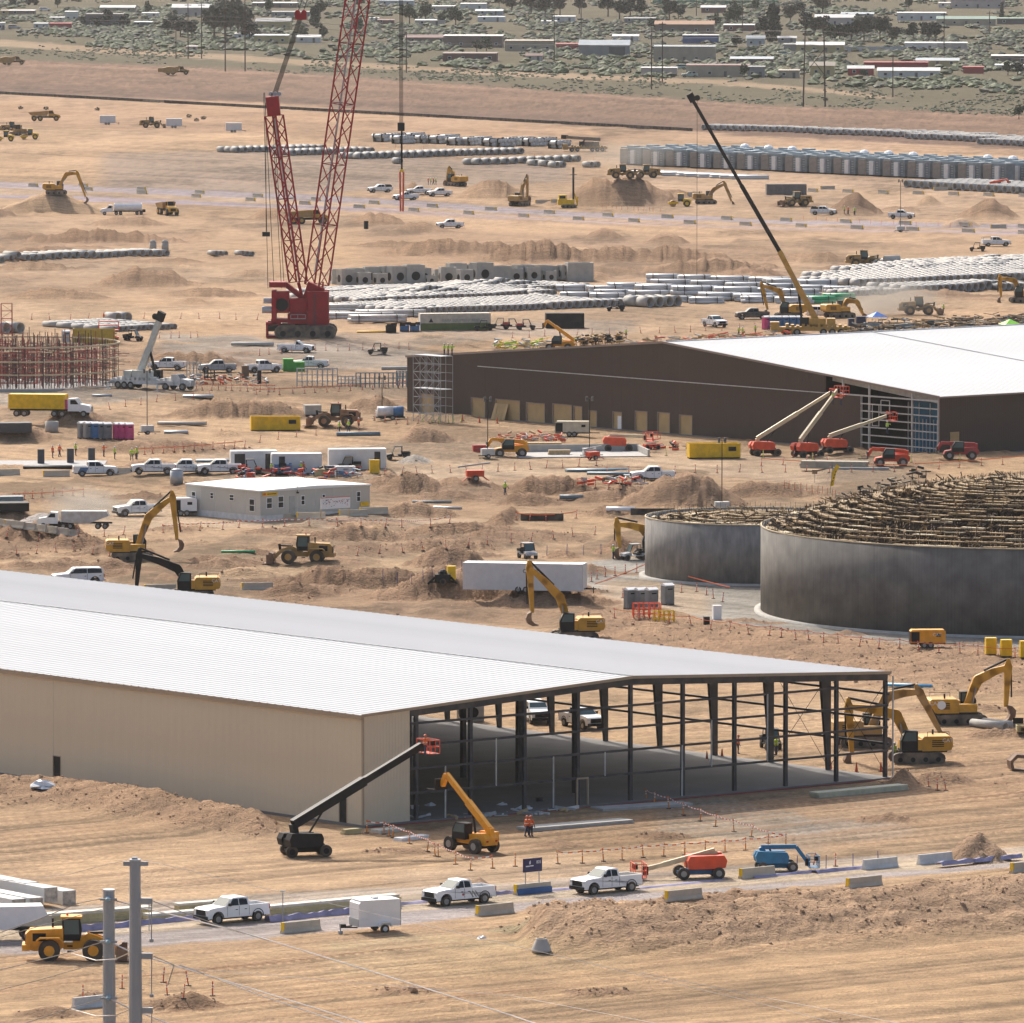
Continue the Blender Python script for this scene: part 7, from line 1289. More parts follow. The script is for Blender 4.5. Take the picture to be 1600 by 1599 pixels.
ROWS = [
 (pr_, [(560, 868), (700, 858), (930, 836)], 12, 'red post along the dirt track below the berms', 'posts along the dirt track'), (pr_, [(600, 742), (760, 738), (930, 728)], 14, 'red post between the office yard and the pad', 'posts by the pad'), (pr_, [(-5, 868), (120, 862), (170, 870)], 7, 'red post at the left trench', 'posts at the left trench'), (pr_, [(948, 741), (1200, 738), (1400, 738), (1600, 724)], 20, 'red post in the line across the yard before the hall', 'posts before the hall'), (pr_, [(1190, 728), (1300, 722), (1240, 716)], 6, 'red post close to the yellow waste container', 'posts by the waste container'), (pl_, [(1040, 712), (1150, 713), (1310, 724), (1500, 722)], 7, 'lime post near the hall', 'lime posts'),
 (pr_, [(285, 608), (330, 610), (430, 612)], 14, 'red post in the cluster right of the truck crane', 'posts right of the truck crane'), (pr_, [(170, 640), (250, 628), (330, 622)], 7, 'red post beside the round scaffold', 'posts by the scaffold'), (pr_, [(20, 500), (130, 500), (235, 497), (400, 500)], 14, 'thin red post in the line above the yellow enclosure', 'posts above the enclosure'), (pr_, [(250, 528), (300, 529), (310, 527)], 5, 'red post right of the pale crane boom', 'posts by the pale boom'),
 (pr_, [(405, 556), (480, 549), (640, 546)], 14, 'red post below the red crane', 'posts below the red crane'), (pr_, [(400, 618), (520, 612), (640, 605)], 14, 'red post before the stacked steel frames', 'posts before the steel frames'), (pr_, [(405, 692), (470, 682), (560, 676)], 6, 'red post under the yellow roll off container', 'posts under the waste container'), (pr_, [(585, 658), (620, 664), (655, 662)], 5, 'red post near the white and blue drum', 'posts by the drum'),
 (pr_, [(210, 712), (300, 704), (380, 700)], 12, 'red post on the low berm above the parked pickups', 'posts above the parked pickups'), (pr_, [(22, 783), (90, 775), (130, 776)], 8, 'red post behind the dusty tipper truck', 'posts behind the tipper'), (pr_, [(805, 812), (842, 815), (900, 810)], 5, 'red post around the black curved membrane', 'posts at the membrane'), (pr_, [(912, 760), (960, 766), (1000, 757)], 6, 'red post in front of the buried white pickup', 'posts by the mound'),
 (pr_, [(912, 912), (950, 900), (1010, 893)], 8, 'red post around the small tank apron', 'posts round the small tank'), (pr_, [(975, 935), (1090, 925), (1130, 940)], 9, 'red post beside the tank toilets', 'posts by the tank toilets'), (stp, [(600, 905), (640, 915), (680, 900), (720, 890)], 7, 'purple stake beside the rough mound', 'purple stakes left'), (stp, [(855, 868), (895, 866), (925, 868), (965, 862)], 5, 'purple stake on the track right of the mound', 'purple stakes right'),
 (pr_, [(800, 528), (900, 524), (1060, 520), (1180, 515)], 16, 'red post in the line behind the hall ridge', 'posts behind the hall'), (stw, [(940, 326), (985, 329), (1030, 332)], 12, 'small survey post near the yellow roller', 'survey posts'), (stw, [(1256, 344), (1400, 352), (1520, 356)], 16, 'small post along the far lavender road', 'small road posts'), (stw, [(835, 246), (1000, 256), (1300, 270), (1600, 284)], 34, 'tiny red stake in the line before the equipment skids', 'tiny red stakes'), (stw, [(560, 228), (660, 234)], 6, 'tiny red stake before the far wrapped bundles', 'tiny stakes far'),
 (pl_, [(663, 660), (690, 662), (722, 660)], 6, 'lime post at the foot of the silver scaffold', 'lime posts at the scaffold'), (cn_, [(724, 658), (740, 660), (778, 662)], 3, 'orange cone by the plywood doors', 'cones by the doors'), (cn_, [(1300, 1206), (1340, 1208), (1375, 1206)], 3, 'orange cone behind the last frame bay', 'cones behind the frame'), (cn_, [(1105, 1190), (1130, 1186)], 2, 'orange cone on the slab inside the frame', 'cones on the slab'),
 (pr_, [(130, 1562), (188, 1538), (190, 1545)], 3, 'red post behind the steel poles', 'posts behind the poles'), (pr_, [(256, 1536), (263, 1566), (283, 1564), (296, 1540), (334, 1556)], 5, 'red post on the small foreground mound', 'posts on the foreground mound'), (stp, [(1246, 1360), (1284, 1358), (1328, 1357), (1372, 1352)], 4, 'purple stake in the fabric beside the haul road', 'purple stakes by the road'), (pr_, [(1305, 1354), (1272, 1352)], 2, 'red post beside the blue boom lift basket', 'posts by the blue lift'),
 (pr_, [(1450, 1230), (1470, 1238), (1478, 1236)], 3, 'fallen red post right of the warehouse corner', 'fallen posts'), (stw, [(1225, 762), (1300, 775), (1330, 790)], 16, 'thin rod fence post left of the big tank', 'thin fence posts')]
for p, pts, n, lab, g in ROWS:
    nm = 'traffic cone' if p is cn_ else ('stake' if p in (stp, stw) else 'delineator post'); row(p, pts, n, lab, nm, g, jit=2.0)
for pts, lab in (([(285, 608), (430, 612)], 'orange cord among the poles right of the truck crane'), ([(805, 812), (842, 816), (900, 811)], 'orange cord round the black membrane'), ([(1190, 727), (1400, 737), (1600, 723)], 'orange cord across the yard before the hall'), ([(210, 712), (380, 700)], 'orange cord on the berm above the pickups'), ([(20, 783), (130, 776)], 'orange cord behind the tipper truck'), ([(930, 925), (1010, 893), (1140, 930)], 'orange cord round the small tank apron'), ([(400, 618), (640, 605)], 'orange cord before the steel frames')): tape(pts, .9, lab, hiorange, hiorange, .9, .1, 'safety_cord', 'cord')
# ================================================================ PEOPLE
ppl = lambda v, h, p: proto(('pp', v.name, h.name, p), lambda: person(v, h, p))
PE = [(823, 1307, hiorange, hato, 1, 20, 'left of two workers in orange shirts before the frame'), (829, 1307, hiorange, hato, 0, 60, 'right of two workers in orange shirts before the frame'), (789, 773, lime, hatw, 1, 30, 'lone worker in lime vest on the bare track'), (1319, 334, lime, hatw, 0, 0, 'leftmost of three workers before the steep heap'), (1325, 335, hiorange, hatw, 2, 20, 'middle worker, in orange, before the steep heap'), (1335, 336, lime, hatw, 0, 40, 'rightmost of three workers before the steep heap'),
 (669, 289, hiorange, hatw, 0, 0, 'leftmost of four far workers'), (673, 289, lime, hatw, 0, 0, 'second of four far workers'), (677, 289, hiorange, hatw, 1, 0, 'third of four far workers'), (681, 289, lime, hatw, 0, 0, 'rightmost of four far workers'), (530, 677, lime, hatw, 0, 10, 'worker in lime shirt left of the pair by the black pipe'), (545, 675, lime, hatw, 1, 200, 'worker in lime shirt standing at the black pipe'), (560, 672, hiorange, hatw, 0, 0, 'worker in orange behind the black pipe'),
 (82, 716, hiorange, hatw, 0, 0, 'worker at the first dark slab'), (93, 714, hiorange, hatw, 1, 30, 'worker right of the first dark slab'), (118, 712, lime, hatw, 0, 0, 'worker in lime behind the middle dark slab'), (162, 714, hiorange, hatw, 2, 0, 'worker in orange at the trench edge'), (179, 718, lime, hatw, 0, 0, 'kneeling height worker in lime on the berm'), (206, 720, lime, hatw, 1, 100, 'left of two lime workers above the pickups'), (213, 718, lime, hatw, 0, 40, 'right of two lime workers above the pickups'),
 (424, 743, lime, hatw, 0, 0, 'worker by the blue skip tub'), (470, 742, lime, hatw, 0, 0, 'left worker of the pair at the white containers'), (474, 742, hiorange, hato, 1, 0, 'right worker of the pair at the white containers'), (1154, 527, lime, hatw, 0, 0, 'left worker behind the hall roof edge'), (1160, 527, lime, hatw, 1, 0, 'right worker behind the hall roof edge'), (1213, 1180, lime, hatw, 0, 200, 'worker in lime seen through the right frame bays'), (1398, 1190, lime, hatw, 1, 150, 'worker in lime vest by the warehouse corner'), (1153, 1178, hiorange, hato, 0, 0, 'worker in dark red beyond the slab edge'), (958, 874, lime, hatw, 2, 0, 'worker in lime left of the small tank'), (1474, 490, lime, hatw, 0, 0, 'worker near the dusty loader'), (162, 504, hiorange, hato, 2, 0, 'worker in red on the pair of large pipes'), (978, 530, lime, hatw, 0, 0, 'worker in lime behind the hall ridge'), (1180, 523, lime, hatw, 0, 0, 'worker beside the yellow crane carrier')]
for px, py, v, h, p, rot, lab in PE: put(ppl(v, h, p), px, py, rot, lab, 'person', 'site workers')
def lifted(px, py, D, v, h, lab):
    o = tree(ppl(v, h, 2)); o.location = pt3(px, py, D); tag(o, lab, 'person', 'workers up high')
Dl = at(478, 1337)[1]; lifted(664, 1181, Dl + 6.5, hiorange, hato, 'worker in the basket of the black boom lift')
lifted(1301, 632, at(1196, 712)[1] + 3, lime, hatw, 'worker in lime in the highest orange basket'); lifted(1314, 634, at(1262, 714)[1] + 2, hiorange, hatw, 'worker in orange in the highest baskets'); lifted(1386, 678, at(1309, 708)[1] + 2, lime, hatw, 'worker in the low basket at the hall opening')
for i, px in enumerate((694, 700, 706)): lifted(px, 556, 1228, lime, hatw, ['left', 'middle', 'right'][i] + ' worker on top of the silver scaffold')
# ================================================================ OFFICE TRAILER
O3 = flat(407, 815); t = root('office_trailer'); t.location = (O3[0], O3[1], hz(*O3)); t.rotation_euler = (0, 0, math.radians(HV)); L3 = along(578, O3, V); W3 = along(291, O3, U)
ofw = M('office_siding', (.50, .48, .43), .6, var=.05, scale=.4); skw = M('white_skirting', (.66, .66, .64), .6)
part(t, 'walls', ofw, lambda b: b.box(0, 0, .8, L3, W3, 3.75)); part(t, 'skirting', skw, lambda b: b.box(.03, .03, 0, L3 - .03, W3 - .03, .8)); part(t, 'roof', M('white_membrane_roof', (.74, .74, .72), .5, var=.08, scale=.2), lambda b: b.add([(-.15, -.15, 3.75), (L3 + .15, -.15, 3.75), (L3 + .15, W3 + .15, 3.75), (-.15, W3 + .15, 3.75), (-.15, -.15, 3.9), (L3 + .15, -.15, 3.9), (L3 + .15, W3 + .15, 3.9), (-.15, W3 + .15, 3.9), (L3 / 2, -.15, 4.15), (L3 / 2, W3 + .15, 4.15)], [(0, 1, 5, 8, 4), (3, 7, 9, 6, 2), (4, 8, 9, 7), (8, 5, 6, 9), (0, 4, 7, 3), (1, 2, 6, 5), (0, 3, 2, 1)]))
def win_x(x0, x1, z0, z1):   # on the face y = 0
    f_ = part(t, 'window', white, lambda b: b.box(x0, -.05, z0, x1, -.002, z1)); part(f_, 'pane', glass, lambda b: b.box(x0 + .08, -.07, (z0 + z1) / 2 + .04, x1 - .08, -.052, z1 - .08)); part(f_, 'pane', glass, lambda b: b.box(x0 + .08, -.07, z0 + .08, x1 - .08, -.052, (z0 + z1) / 2 - .04))
def win_y(y0, y1, z0, z1):
    f_ = part(t, 'window', white, lambda b: b.box(-.05, y0, z0, -.002, y1, z1)); part(f_, 'pane', glass, lambda b: b.box(-.07, y0 + .08, (z0 + z1) / 2 + .04, -.052, y1 - .08, z1 - .08)); part(f_, 'pane', glass, lambda b: b.box(-.07, y0 + .08, z0 + .08, -.052, y1 - .08, (z0 + z1) / 2 - .04))
for a, c, z0, z1 in ((416, 425, 1.6, 3.0), (434, 443, 1.6, 3.1), (470, 476, 1.8, 3.0), (503, 508, 2.2, 3.0), (557, 563, 1.8, 3.1)): win_x(along(a, O3, V), along(c, O3, V), z0, z1)
for a, c, z0, z1 in ((398, 390, 1.2, 2.8), (366, 359, 2.3, 3.1), (334, 329, 2.3, 3.1), (306, 300, 1.8, 3.0)): win_y(along(a, O3, U), along(c, O3, U), z0, z1)
part(t, 'door', M('office_door', (.42, .41, .38), .6), lambda b: b.box(along(452, O3, V), -.06, .9, along(461, O3, V), -.002, 3.0)); part(t, 'steps', galv, lambda b: [b.box(along(452, O3, V) + i * .35, -1.1, .7 - i * .2, along(452, O3, V) + i * .35 + .9, -.1, .78 - i * .2) for i in range(4)]); part(t, 'step_rail', galv, lambda b: b.bar((along(452, O3, V), -1.1, 1.7), (along(480, O3, V), -1.1, .9), .05).bar((along(452, O3, V), -1.1, .8), (along(452, O3, V), -1.1, 1.7), .05))
part(t, 'yellow_sign', yel, lambda b: b.box(along(410, O3, V), -.08, 3.2, along(433, O3, V), -.005, 3.65)); part(t, 'sign_print', redpost, lambda b: b.box(along(411, O3, V), -.1, 3.3, along(415, O3, V), -.082, 3.55)); part(t, 'sign_print', black, lambda b: b.box(along(417, O3, V), -.1, 3.38, along(431, O3, V), -.082, 3.48)); part(t, 'yellow_panel', yel, lambda b: b.box(along(563, O3, V), -.08, 1.2, along(576, O3, V), -.005, 1.75)); part(t, 'wall_lamp', black, lambda b: b.box(5.6, -.3, 3.3, 5.8, -.02, 3.5).tube((5.7, -.1, 3.5), (5.7, -.1, 4.3), .03, 6))
part(t, 'panel_seam', skw, lambda b: [b.box(x, -.02, .85, x + .04, -.003, 3.7) for x in [L3 * i / 6 for i in range(1, 6)]] + [b.box(-.02, y, .85, -.003, y + .04, 3.7) for y in [W3 * i / 5 for i in range(1, 5)]])
link(t, 'long cream office trailer with a flat white roof', 'office trailer')
t = root('notice_board'); part(t, 'board', white, lambda b: b.box(-2.3, -.04, 1.3, 2.3, .04, 2.7)); part(t, 'post', wood, lambda b: b.box(-2.25, .05, 0, -2.15, .12, 2.7)); part(t, 'post', wood, lambda b: b.box(2.15, .05, 0, 2.25, .12, 2.7)); part(t, 'handwriting', redpost, lambda b: [b.bar((x, -.05, z), (x + R.uniform(-.2, .25), -.05, z + R.uniform(-.2, .2)), .02, .04) for x, z in [(R.uniform(-2, 2), R.uniform(1.6, 2.4)) for _ in range(18)]]); part(t, 'handwriting', navy, lambda b: [b.bar((x, -.05, z), (x + R.uniform(-.25, .25), -.05, z + R.uniform(-.2, .2)), .02, .05) for x, z in [(R.uniform(-2, 2), R.uniform(1.6, 2.5)) for _ in range(26)]]); part(t, 'top_edge', redpost, lambda b: b.box(-2.3, -.06, 2.66, 2.3, -.042, 2.74)); put(t, 524, 811, HV, 'white scribbled notice board before the office wall', 'notice board')
t = root('water_tank'); part(t, 'barrel', galv, lambda b: b.tube((0, 0, .1), (0, 0, 1.9), .85, 20).tube((0, 0, 1.9), (0, 0, 2.15), .85, 20, .4), True); put(t, 276, 758, 0, 'upright silver tank at the corner of the office trailer', 'water tank')
# ================================================================ STACKS AND CLUTTER
def slab(px, py, L, W, Hh, rot, m, lab, cat='stack', name='material_stack', layers=1, dz=0, cap=None):
    t = root(name)
    for k in range(layers):
        z = Hh * k / layers; dx = R.uniform(-.12, .12) * (k > 0); part(t, 'layer', m if not cap or k < layers - 1 else cap, lambda b: b.box(-L / 2 + dx, -W / 2, z + .012, L / 2 + dx, W / 2, z + Hh / layers))
    return put(t, px, py, rot, lab, cat, dz=dz)
foam = M('foam_block', (.66, .65, .62), .8, var=.06, scale=.5); foam_end = M('stained_end', (.50, .44, .38), .8, var=.4, scale=3)
def foamblk(px, py, L, rot, lab, z=0):
    t = root('wrapped_block'); part(t, 'block', foam, lambda b: b.box(-L / 2, -.62, z, L / 2, .62, z + 1.15)); part(t, 'end_face', foam_end, lambda b: b.box(L / 2 + .002, -.6, z + .03, L / 2 + .02, .6, z + 1.12)); put(t, px, py, rot, lab, 'wrapped block', 'white wrapped blocks')
RB = HU + 180 + 3
for px, py, L, z, lab in ((-12, 1419, 8, 0, 'front left white block at the left edge'), (15, 1417, 8, 0, 'second white block in the front row'), (38, 1411, 8, .5, 'tall white block behind the front row'), (82, 1409, 5, 0, 'rightmost white block of the pile')): foamblk(px, py, L, HU + 176, lab, z)
foamblk(2, 1404, 9, HU + 176, 'rear white block at the left edge', .6)
yellowed = M('insulation_panels', (.50, .42, .22), .7, var=.2); palew = M('pale_panels', (.62, .58, .48), .7)
slab(135, 1440, 11, 1.1, .9, HV - 8, yellowed, 'long yellow edged panel stack behind the loader', layers=4, cap=palew); slab(268, 1436, 4.5, 1.0, .6, HV - 6, yellowed, 'panel stack on purple fabric left of the front pickup', layers=3, cap=palew); slab(312, 1420, 4.2, .9, .6, HV - 6, yellowed, 'yellow panel stack behind the front pickup', layers=3, cap=palew)
slab(520, 1422, 12.5, 1.0, .85, HV - 2, yellowed, 'long beige panel stack between two pickups', layers=4, cap=palew)
def fabric(px, py, L, rot, lab, hh=.5, wd=.9):
    b = MB(); n = max(3, int(L / .5)); prev = None
    for i in range(n + 1):
        x = -L / 2 + L * i / n; h1 = hh * .7 * R.uniform(.7, 1.1); cur = [(x, -wd * R.uniform(.45, .6), .0), (x, -wd * .25, h1), (x, wd * .25, h1 * .8), (x, wd * .5, 0)]; k = len(b.v)
        b.v += cur
        if i: b.f += [(k - 4 + j, k + j, k + j + 1, k - 3 + j) for j in range(3)]; b.mi += [0] * 3
    o = b.build('purple_fabric', lav); x, y, z = at(px, py); o.location = (x, y, z); o.rotation_euler = (0, 0, math.radians(rot)); link(o, lab, 'silt fabric', 'purple fabric along the road')
for px, py, L, lab, hh in ((155, 1452, 8, 'purple fabric under the panel stack behind the loader', .7), (270, 1440, 6.5, 'purple fabric left of the front pickup', .6), (520, 1430, 13, 'purple fabric under the long beige panel stack', .7), (640, 1412, 3.5, 'purple fabric scrap left of the striped pickup', .3), (795, 1396, 3, 'purple fabric lump behind the striped pickup', .45), (870, 1391, 4, 'flat purple fabric right of the sign', .2), (1062, 1382, 9, 'flat purple fabric under the red boom lift', .15), (1225, 1367, 7, 'purple fabric in front of the blue boom lift', .25), (1315, 1360, 6, 'purple roll between the stakes', .4), (1530, 1346, 9, 'purple fabric at the foot of the cloddy heap', .5)): fabric(px, py, L, HV, lab, hh)
slab(1343, 1240, 10.5, 1.3, .5, HV, M('pale_green_beam', (.50, .49, .36), .7), 'long pale beam lying before the open frame', 'beam', 'long_beam', 2); slab(1003, 1262, 9, 2.2, .25, HV - 10, concl, 'pale low slab under loose plastic before the frame', 'slab', 'loose_slab', 1); slab(900, 1292, 11, 1.8, .35, HV - 4, M('grey_boards', (.45, .43, .39), .8), 'long grey board stack before the open frame', layers=2)
slab(606, 1300, 2.6, 1.4, .3, HV, palew, 'small white board pile by the tape line', layers=2); slab(642, 1312, 3.4, 1.0, .3, HV + 10, white, 'white sheet pile right of the tape line', layers=2); slab(548, 1303, 1.8, .6, .45, HV, yellowed, 'yellow timber stack at the wall corner', layers=2)
slab(1304, 732, 9, 1.8, 1.0, HU + 180 + 40, M('grey_timber', (.40, .36, .29), .8, var=.2), 'large grey beam stack below the hall opening', layers=3); slab(1345, 735, 7.5, .5, .4, 0, concl, 'single pale beam right of the beam stack', 'beam', 'long_beam')
slab(850, 700, 5, 2, .8, 4, wood, 'timber stack behind the orange telehandler', layers=3); slab(873, 712, 3, 1, .8, 4, wood, 'timber pallet on the concrete pad', layers=2)
t = root('low_pad'); part(t, 'pad', concl, lambda b: b.box(-9, -5, 0, 9, 5, .15)); part(t, 'upstand_wall', conc, lambda b: b.box(-9, 5, 0, 9, 5.3, 1.1).box(8.7, -5, 0, 9, 5, 1.0)); put(t, 905, 711, 8, 'low concrete pad with an upstand wall before the doors', 'concrete pad')
for px, py, L, lab in ((880, 740, 0, ''),):
    pass
tubeb = M('blue_grey_tube', (.16, .22, .25), .5)
def longpipe(px, py, L, r, rot, m, lab, n=1, cat='pipe', name='long_pipe'):
    t = root(name)
    for k in range(n): part(t, 'tube', m, lambda b: b.tube((-L / 2, (k - n / 2) * r * 2.1, r), (L / 2, (k - n / 2) * r * 2.1, r), r, 8), True)
    put(t, px, py, rot, lab, cat)
for a in ((933, 737, 8.5, .22, 10, tubeb, 'blue grey pipe bundle below the orange mast trailer', 4), (965, 742, 8, .2, -4, tubeb, 'lower blue grey pipe bundle beside the mound', 3), (560, 681, 6.2, .3, 3, tubeb, 'dark pipe length by the lime shirted workers', 1), (1422, 1073, 4.6, .16, -20, M('light_blue_pipe', (.12, .42, .66), .5), 'bright light blue pipe beyond the frame corner', 2), (675, 786, 5, .15, -3, tubeb, 'thin blue pipe below the brown mound', 1), (700, 795, 4, .15, -30, galv, 'thin silver pipe below the brown mound', 2), (372, 864, 4.0, .16, 5, grnp, 'green pipe length at the trench', 1), (1010, 745, 6, .18, 0, galv, 'silver pipes behind the buried pickup', 3), (160, 620, 3, .2, 0, galv, 'silver tube beside the scaffold', 1), (285, 664, 7, .25, -8, M('worn_beam', (.40, .37, .32), .7), 'two long pale beams right of the light tower', 3), (275, 677, 3.4, .2, 5, galv, 'short steel pile right of the light tower', 4), (310, 621, 4.6, .2, -2, galv, 'flat steel panel by the truck crane', 4), (340, 722, 6, .2, 8, tubeb, 'blue steel stack above the parked pickups', 5), (75, 732, 6.5, .2, -2, black, 'dark flat rack left of the blue patched pickup', 5), (640, 578, 9, .3, 3, concl, 'pale beam left of the dark hall', 1), (395, 540, 7, .3, -6, conc, 'grey beams below the crane ropes', 3), (580, 520, 5, .16, 2, yel, 'yellow beams before the crane tracks', 2), (970, 799, 3.6, .3, -8, white, 'white sheet roll before the small tank', 1), (893, 780, 3, .3, -4, tubeb, 'dark roll on the mound foot', 1)):
    longpipe(*a)
for px, py, w_, h_, m, lab in ((117, 537, 0, 0, None, None),):
    t = root('yellow_enclosure'); part(t, 'formwork_wall', M('yellow_formwork', (.55, .38, .05), .6, var=.15), lambda b: b.box(0, 0, 0, 7, .12, 2.6).box(0, 0, 0, .12, 2.4, 2.6)); [part(t, 'stiffener', M('yellow_formwork', (1,) * 3), lambda b: b.box(.3 + i * .8, -.08, .1, .38 + i * .8, -.002, 2.5)) for i in range(9)]; part(t, 'opening', black, lambda b: b.box(.7, -.03, .05, 1.3, -.003, 1.4)); put(t, 114, 538, 0, 'yellow formwork enclosure behind the round scaffold', 'enclosure')
t = root('green_box'); part(t, 'box', M('vivid_green', (.07, .36, .05), .6), lambda b: b.box(-1.7, -1, 0, 1.7, 1, 1.5).box(-1.7, -1, 1.5, -.1, 1, 2.0)); put(t, 459, 580, 4, 'bright green box between two white pickups', 'storage box')
def frames(px, py, n, w_, h_, m, lab, rot=0):
    t = root('steel_frame_rack')
    for i in range(n): x = (i - n / 2) * w_ / n; part(t, 'upright', m, lambda b: b.bar((x, 0, 0), (x + R.uniform(-.1, .1), 0, h_), .12)); part(t, 'upright', m, lambda b: b.bar((x, 1.2, 0), (x, 1.2, h_), .12))
    for z in (h_ * .3, h_ * .65, h_): part(t, 'rail', m, lambda b: b.box(-w_ / 2, -.06, z - .08, w_ / 2 - w_ / n, .06, z).box(-w_ / 2, 1.14, z - .08, w_ / 2 - w_ / n, 1.26, z))
    put(t, px, py, rot, lab, 'steel rack', 'steel racks')
for px, py, n, w_, h_, m, lab in ((600, 606, 12, 8.5, 2.3, tubeb, 'blue grey steel frame rack left of the hall'), (500, 604, 9, 7, 2.8, galv, 'thin galvanised frame rack before the green box'), (548, 604, 7, 4, 1.6, galv, 'low galvanised rack between two others'), (305, 592, 5, 2.6, 2.6, galv, 'grey square frame rack right of the truck crane'), (330, 594, 4, 2, 1.6, black, 'small dark rack right of the grey frame'), (635, 604, 6, 3, 2.4, tubeb, 'blue grey rack touching the hall corner'), (1015, 966, 6, 3.4, 1.6, orange, 'orange trestles before the tank toilets'), (1042, 972, 5, 2.6, 1.2, yel, 'yellow trestles right of the orange ones')): frames(px, py, n, w_, h_, m, lab, 4)
for px, py, lab in ((64, 725, 'left of three dark upright slabs'), (110, 724, 'middle of three dark upright slabs'), (143, 723, 'right, lighter, of three upright slabs')):
    t = root('upright_slab'); part(t, 'slab', M('charcoal_slab', (.07, .07, .075), .7), lambda b: b.box(-.45, -.25, 0, .45, .25, 2.0)); put(t, px, py, 10, lab, 'slab', 'dark upright slabs')
t = root('pond_slab'); part(t, 'slab', M('grey_slab', (.36, .35, .34), .8), lambda b: b.box(-9, -6, 0, 9, 6, .12)); put(t, 60, 726, 0, 'flat grey slab at the left edge under the dark slabs', 'slab')
for px, py, w_, h_, d_, m, lab in ((572, 358, .9, 1.7, .6, black, 'small black upright box below the lavender road'), (383, 592, 1.1, 2.0, .8, M('brown_box', (.2, .13, .08), .7), 'brown crate left of the white pickup'), (405, 600, .6, 2.1, .5, black, 'dark upright box left of the berm'), (20, 675, 5.0, 1.3, 3, M('charcoal_slab', (1,) * 3), 'dark low box at the left edge under the truck'), (12, 798, 5, 1.0, 3, black, 'dark low stack at the left edge'), (14, 788, 3.5, 1.0, 2, tubeb, 'blue grey stack at the left edge'), (488, 647, 2.4, 1.3, 2, conc, 'grey block behind the rusty loader'), (750, 706, 2.0, .9, 1, red, 'red crate left of the orange telehandler'), (760, 710, .8, .8, 1, red, 'small red crate touching the telehandler'), (1120, 968, .9, 1.5, .8, white, 'white box on the gravel apron'), (1104, 976, .6, .8, .5, black, 'small black bin on the gravel apron'), (539, 743, 2.6, 1.2, 1.2, whb, 'small grey box under the red heap'), (392, 746, 1, .6, 1, orange, 'orange tool box in the parked row'), (585, 739, 1.3, 1.7, .6, yel, 'yellow cabinet right of the white containers'), (505, 744, 2.4, .9, 1.2, yellowed, 'yellow pallet in the parked row'), (518, 741, 1.8, 1.1, 1.2, navy, 'navy box in the parked row'), (1316, 490, 1.2, 1.4, 1, navy, 'navy box under the crane cab'), (1330, 511, 1.0, 1.4, 1, navy, 'small navy box left of the blue canopy'), (1345, 511, 1.7, 1.8, 1.2, navy, 'tall navy box left of the blue canopy'), (705, 906, .9, 1.5, .8, yel, 'yellow tool by the white trailer'), (648, 1268, .6, .5, .5, white, 'small white bucket before the frame'), (843, 1256, .6, .5, .4, black, 'small black box on the slab edge')):
    t = root('crate'); part(t, 'box', m, lambda b: b.box(-w_ / 2, -d_ / 2, 0, w_ / 2, d_ / 2, h_)); part(t, 'lid', m, lambda b: b.box(-w_ / 2 - .03, -d_ / 2 - .03, h_ + .002, w_ / 2 + .03, d_ / 2 + .03, h_ + .05)); put(t, px, py, 10, lab, 'crate')
t = root('pump_set'); part(t, 'engine', black, lambda b: b.box(-.8, -.5, .4, .8, .5, 1.1).dome((0, 0, 1.1), .5, .5, 8, 3).bar((-1.3, 0, .3), (1.3, 0, .3), .15)); part(t, 'hose', black, lambda b: b.tube((-.8, 0, .8), (-1.5, 0, .1), .12, 6).tube((.8, 0, .8), (1.4, .2, .1), .12, 6)); wheels(t, [(0, .5), (0, -.5)], .35, .2, 12, black); put(t, 692, 914, 0, 'small black pump set by the purple stakes', 'pump', s=1.1)
t = root('drum_trailer'); part(t, 'drum', M('white_drum', (.7, .7, .7), .4), lambda b: b.tube((-1.9, 0, 1.2), (.4, 0, 1.2), .75, 16), True); part(t, 'drum_blue_half', bluep, lambda b: b.tube((.4, 0, 1.2), (1.9, 0, 1.2), .76, 16), True); part(t, 'frame', black, lambda b: b.box(-2.1, -.6, .3, 2.1, .6, .5)); wheels(t, [(.3, .7), (.3, -.7)], .35, .2, 12); put(t, 610, 656, 4, 'white and blue drum trailer left of the silver scaffold', 'tank trailer')
for px, py, L, lab in ((847, 814, 5.3, 'curved black membrane fence on the bare earth'), (1020, 806, 5.5, 'black membrane panel behind the small tank rim')):
    b = MB(); n = 10
    for i in range(n): a0, a1 = (i / n - .5) * L, ((i + 1) / n - .5) * L; y0, y1 = .06 * a0 ** 2 * .6, .06 * a1 ** 2 * .6; b.bar((a0, y0, .45), (a1, y1, .45), .08, .9)
    o = b.build('membrane_fence', mesh_black); x, y, z = at(px, py); o.location = (x, y, z); link(o, lab, 'membrane fence')
b = MB()
for i in range(34):
    q = [(-40 + 33 * i, 142 + (200 - 142) * (33 * i) / 1080 + 3), (-40 + 33 * (i + 1), 142 + (200 - 142) * (33 * (i + 1)) / 1080 + 3)]; p = [Vector(at(*u)) for u in q]; b.bar(p[0] + Vector((0, 0, .3)), p[1] + Vector((0, 0, .3)), .1, 1.2)
link(b.build('silt_fence', mesh_black), 'long black silt fence along the red embankment foot', 'silt fence')
b = MB()
for i in range(18):
    q = [(1035 + 33 * i, 214 + 1.9 * i), (1035 + 33 * (i + 1), 214 + 1.9 * (i + 1))]
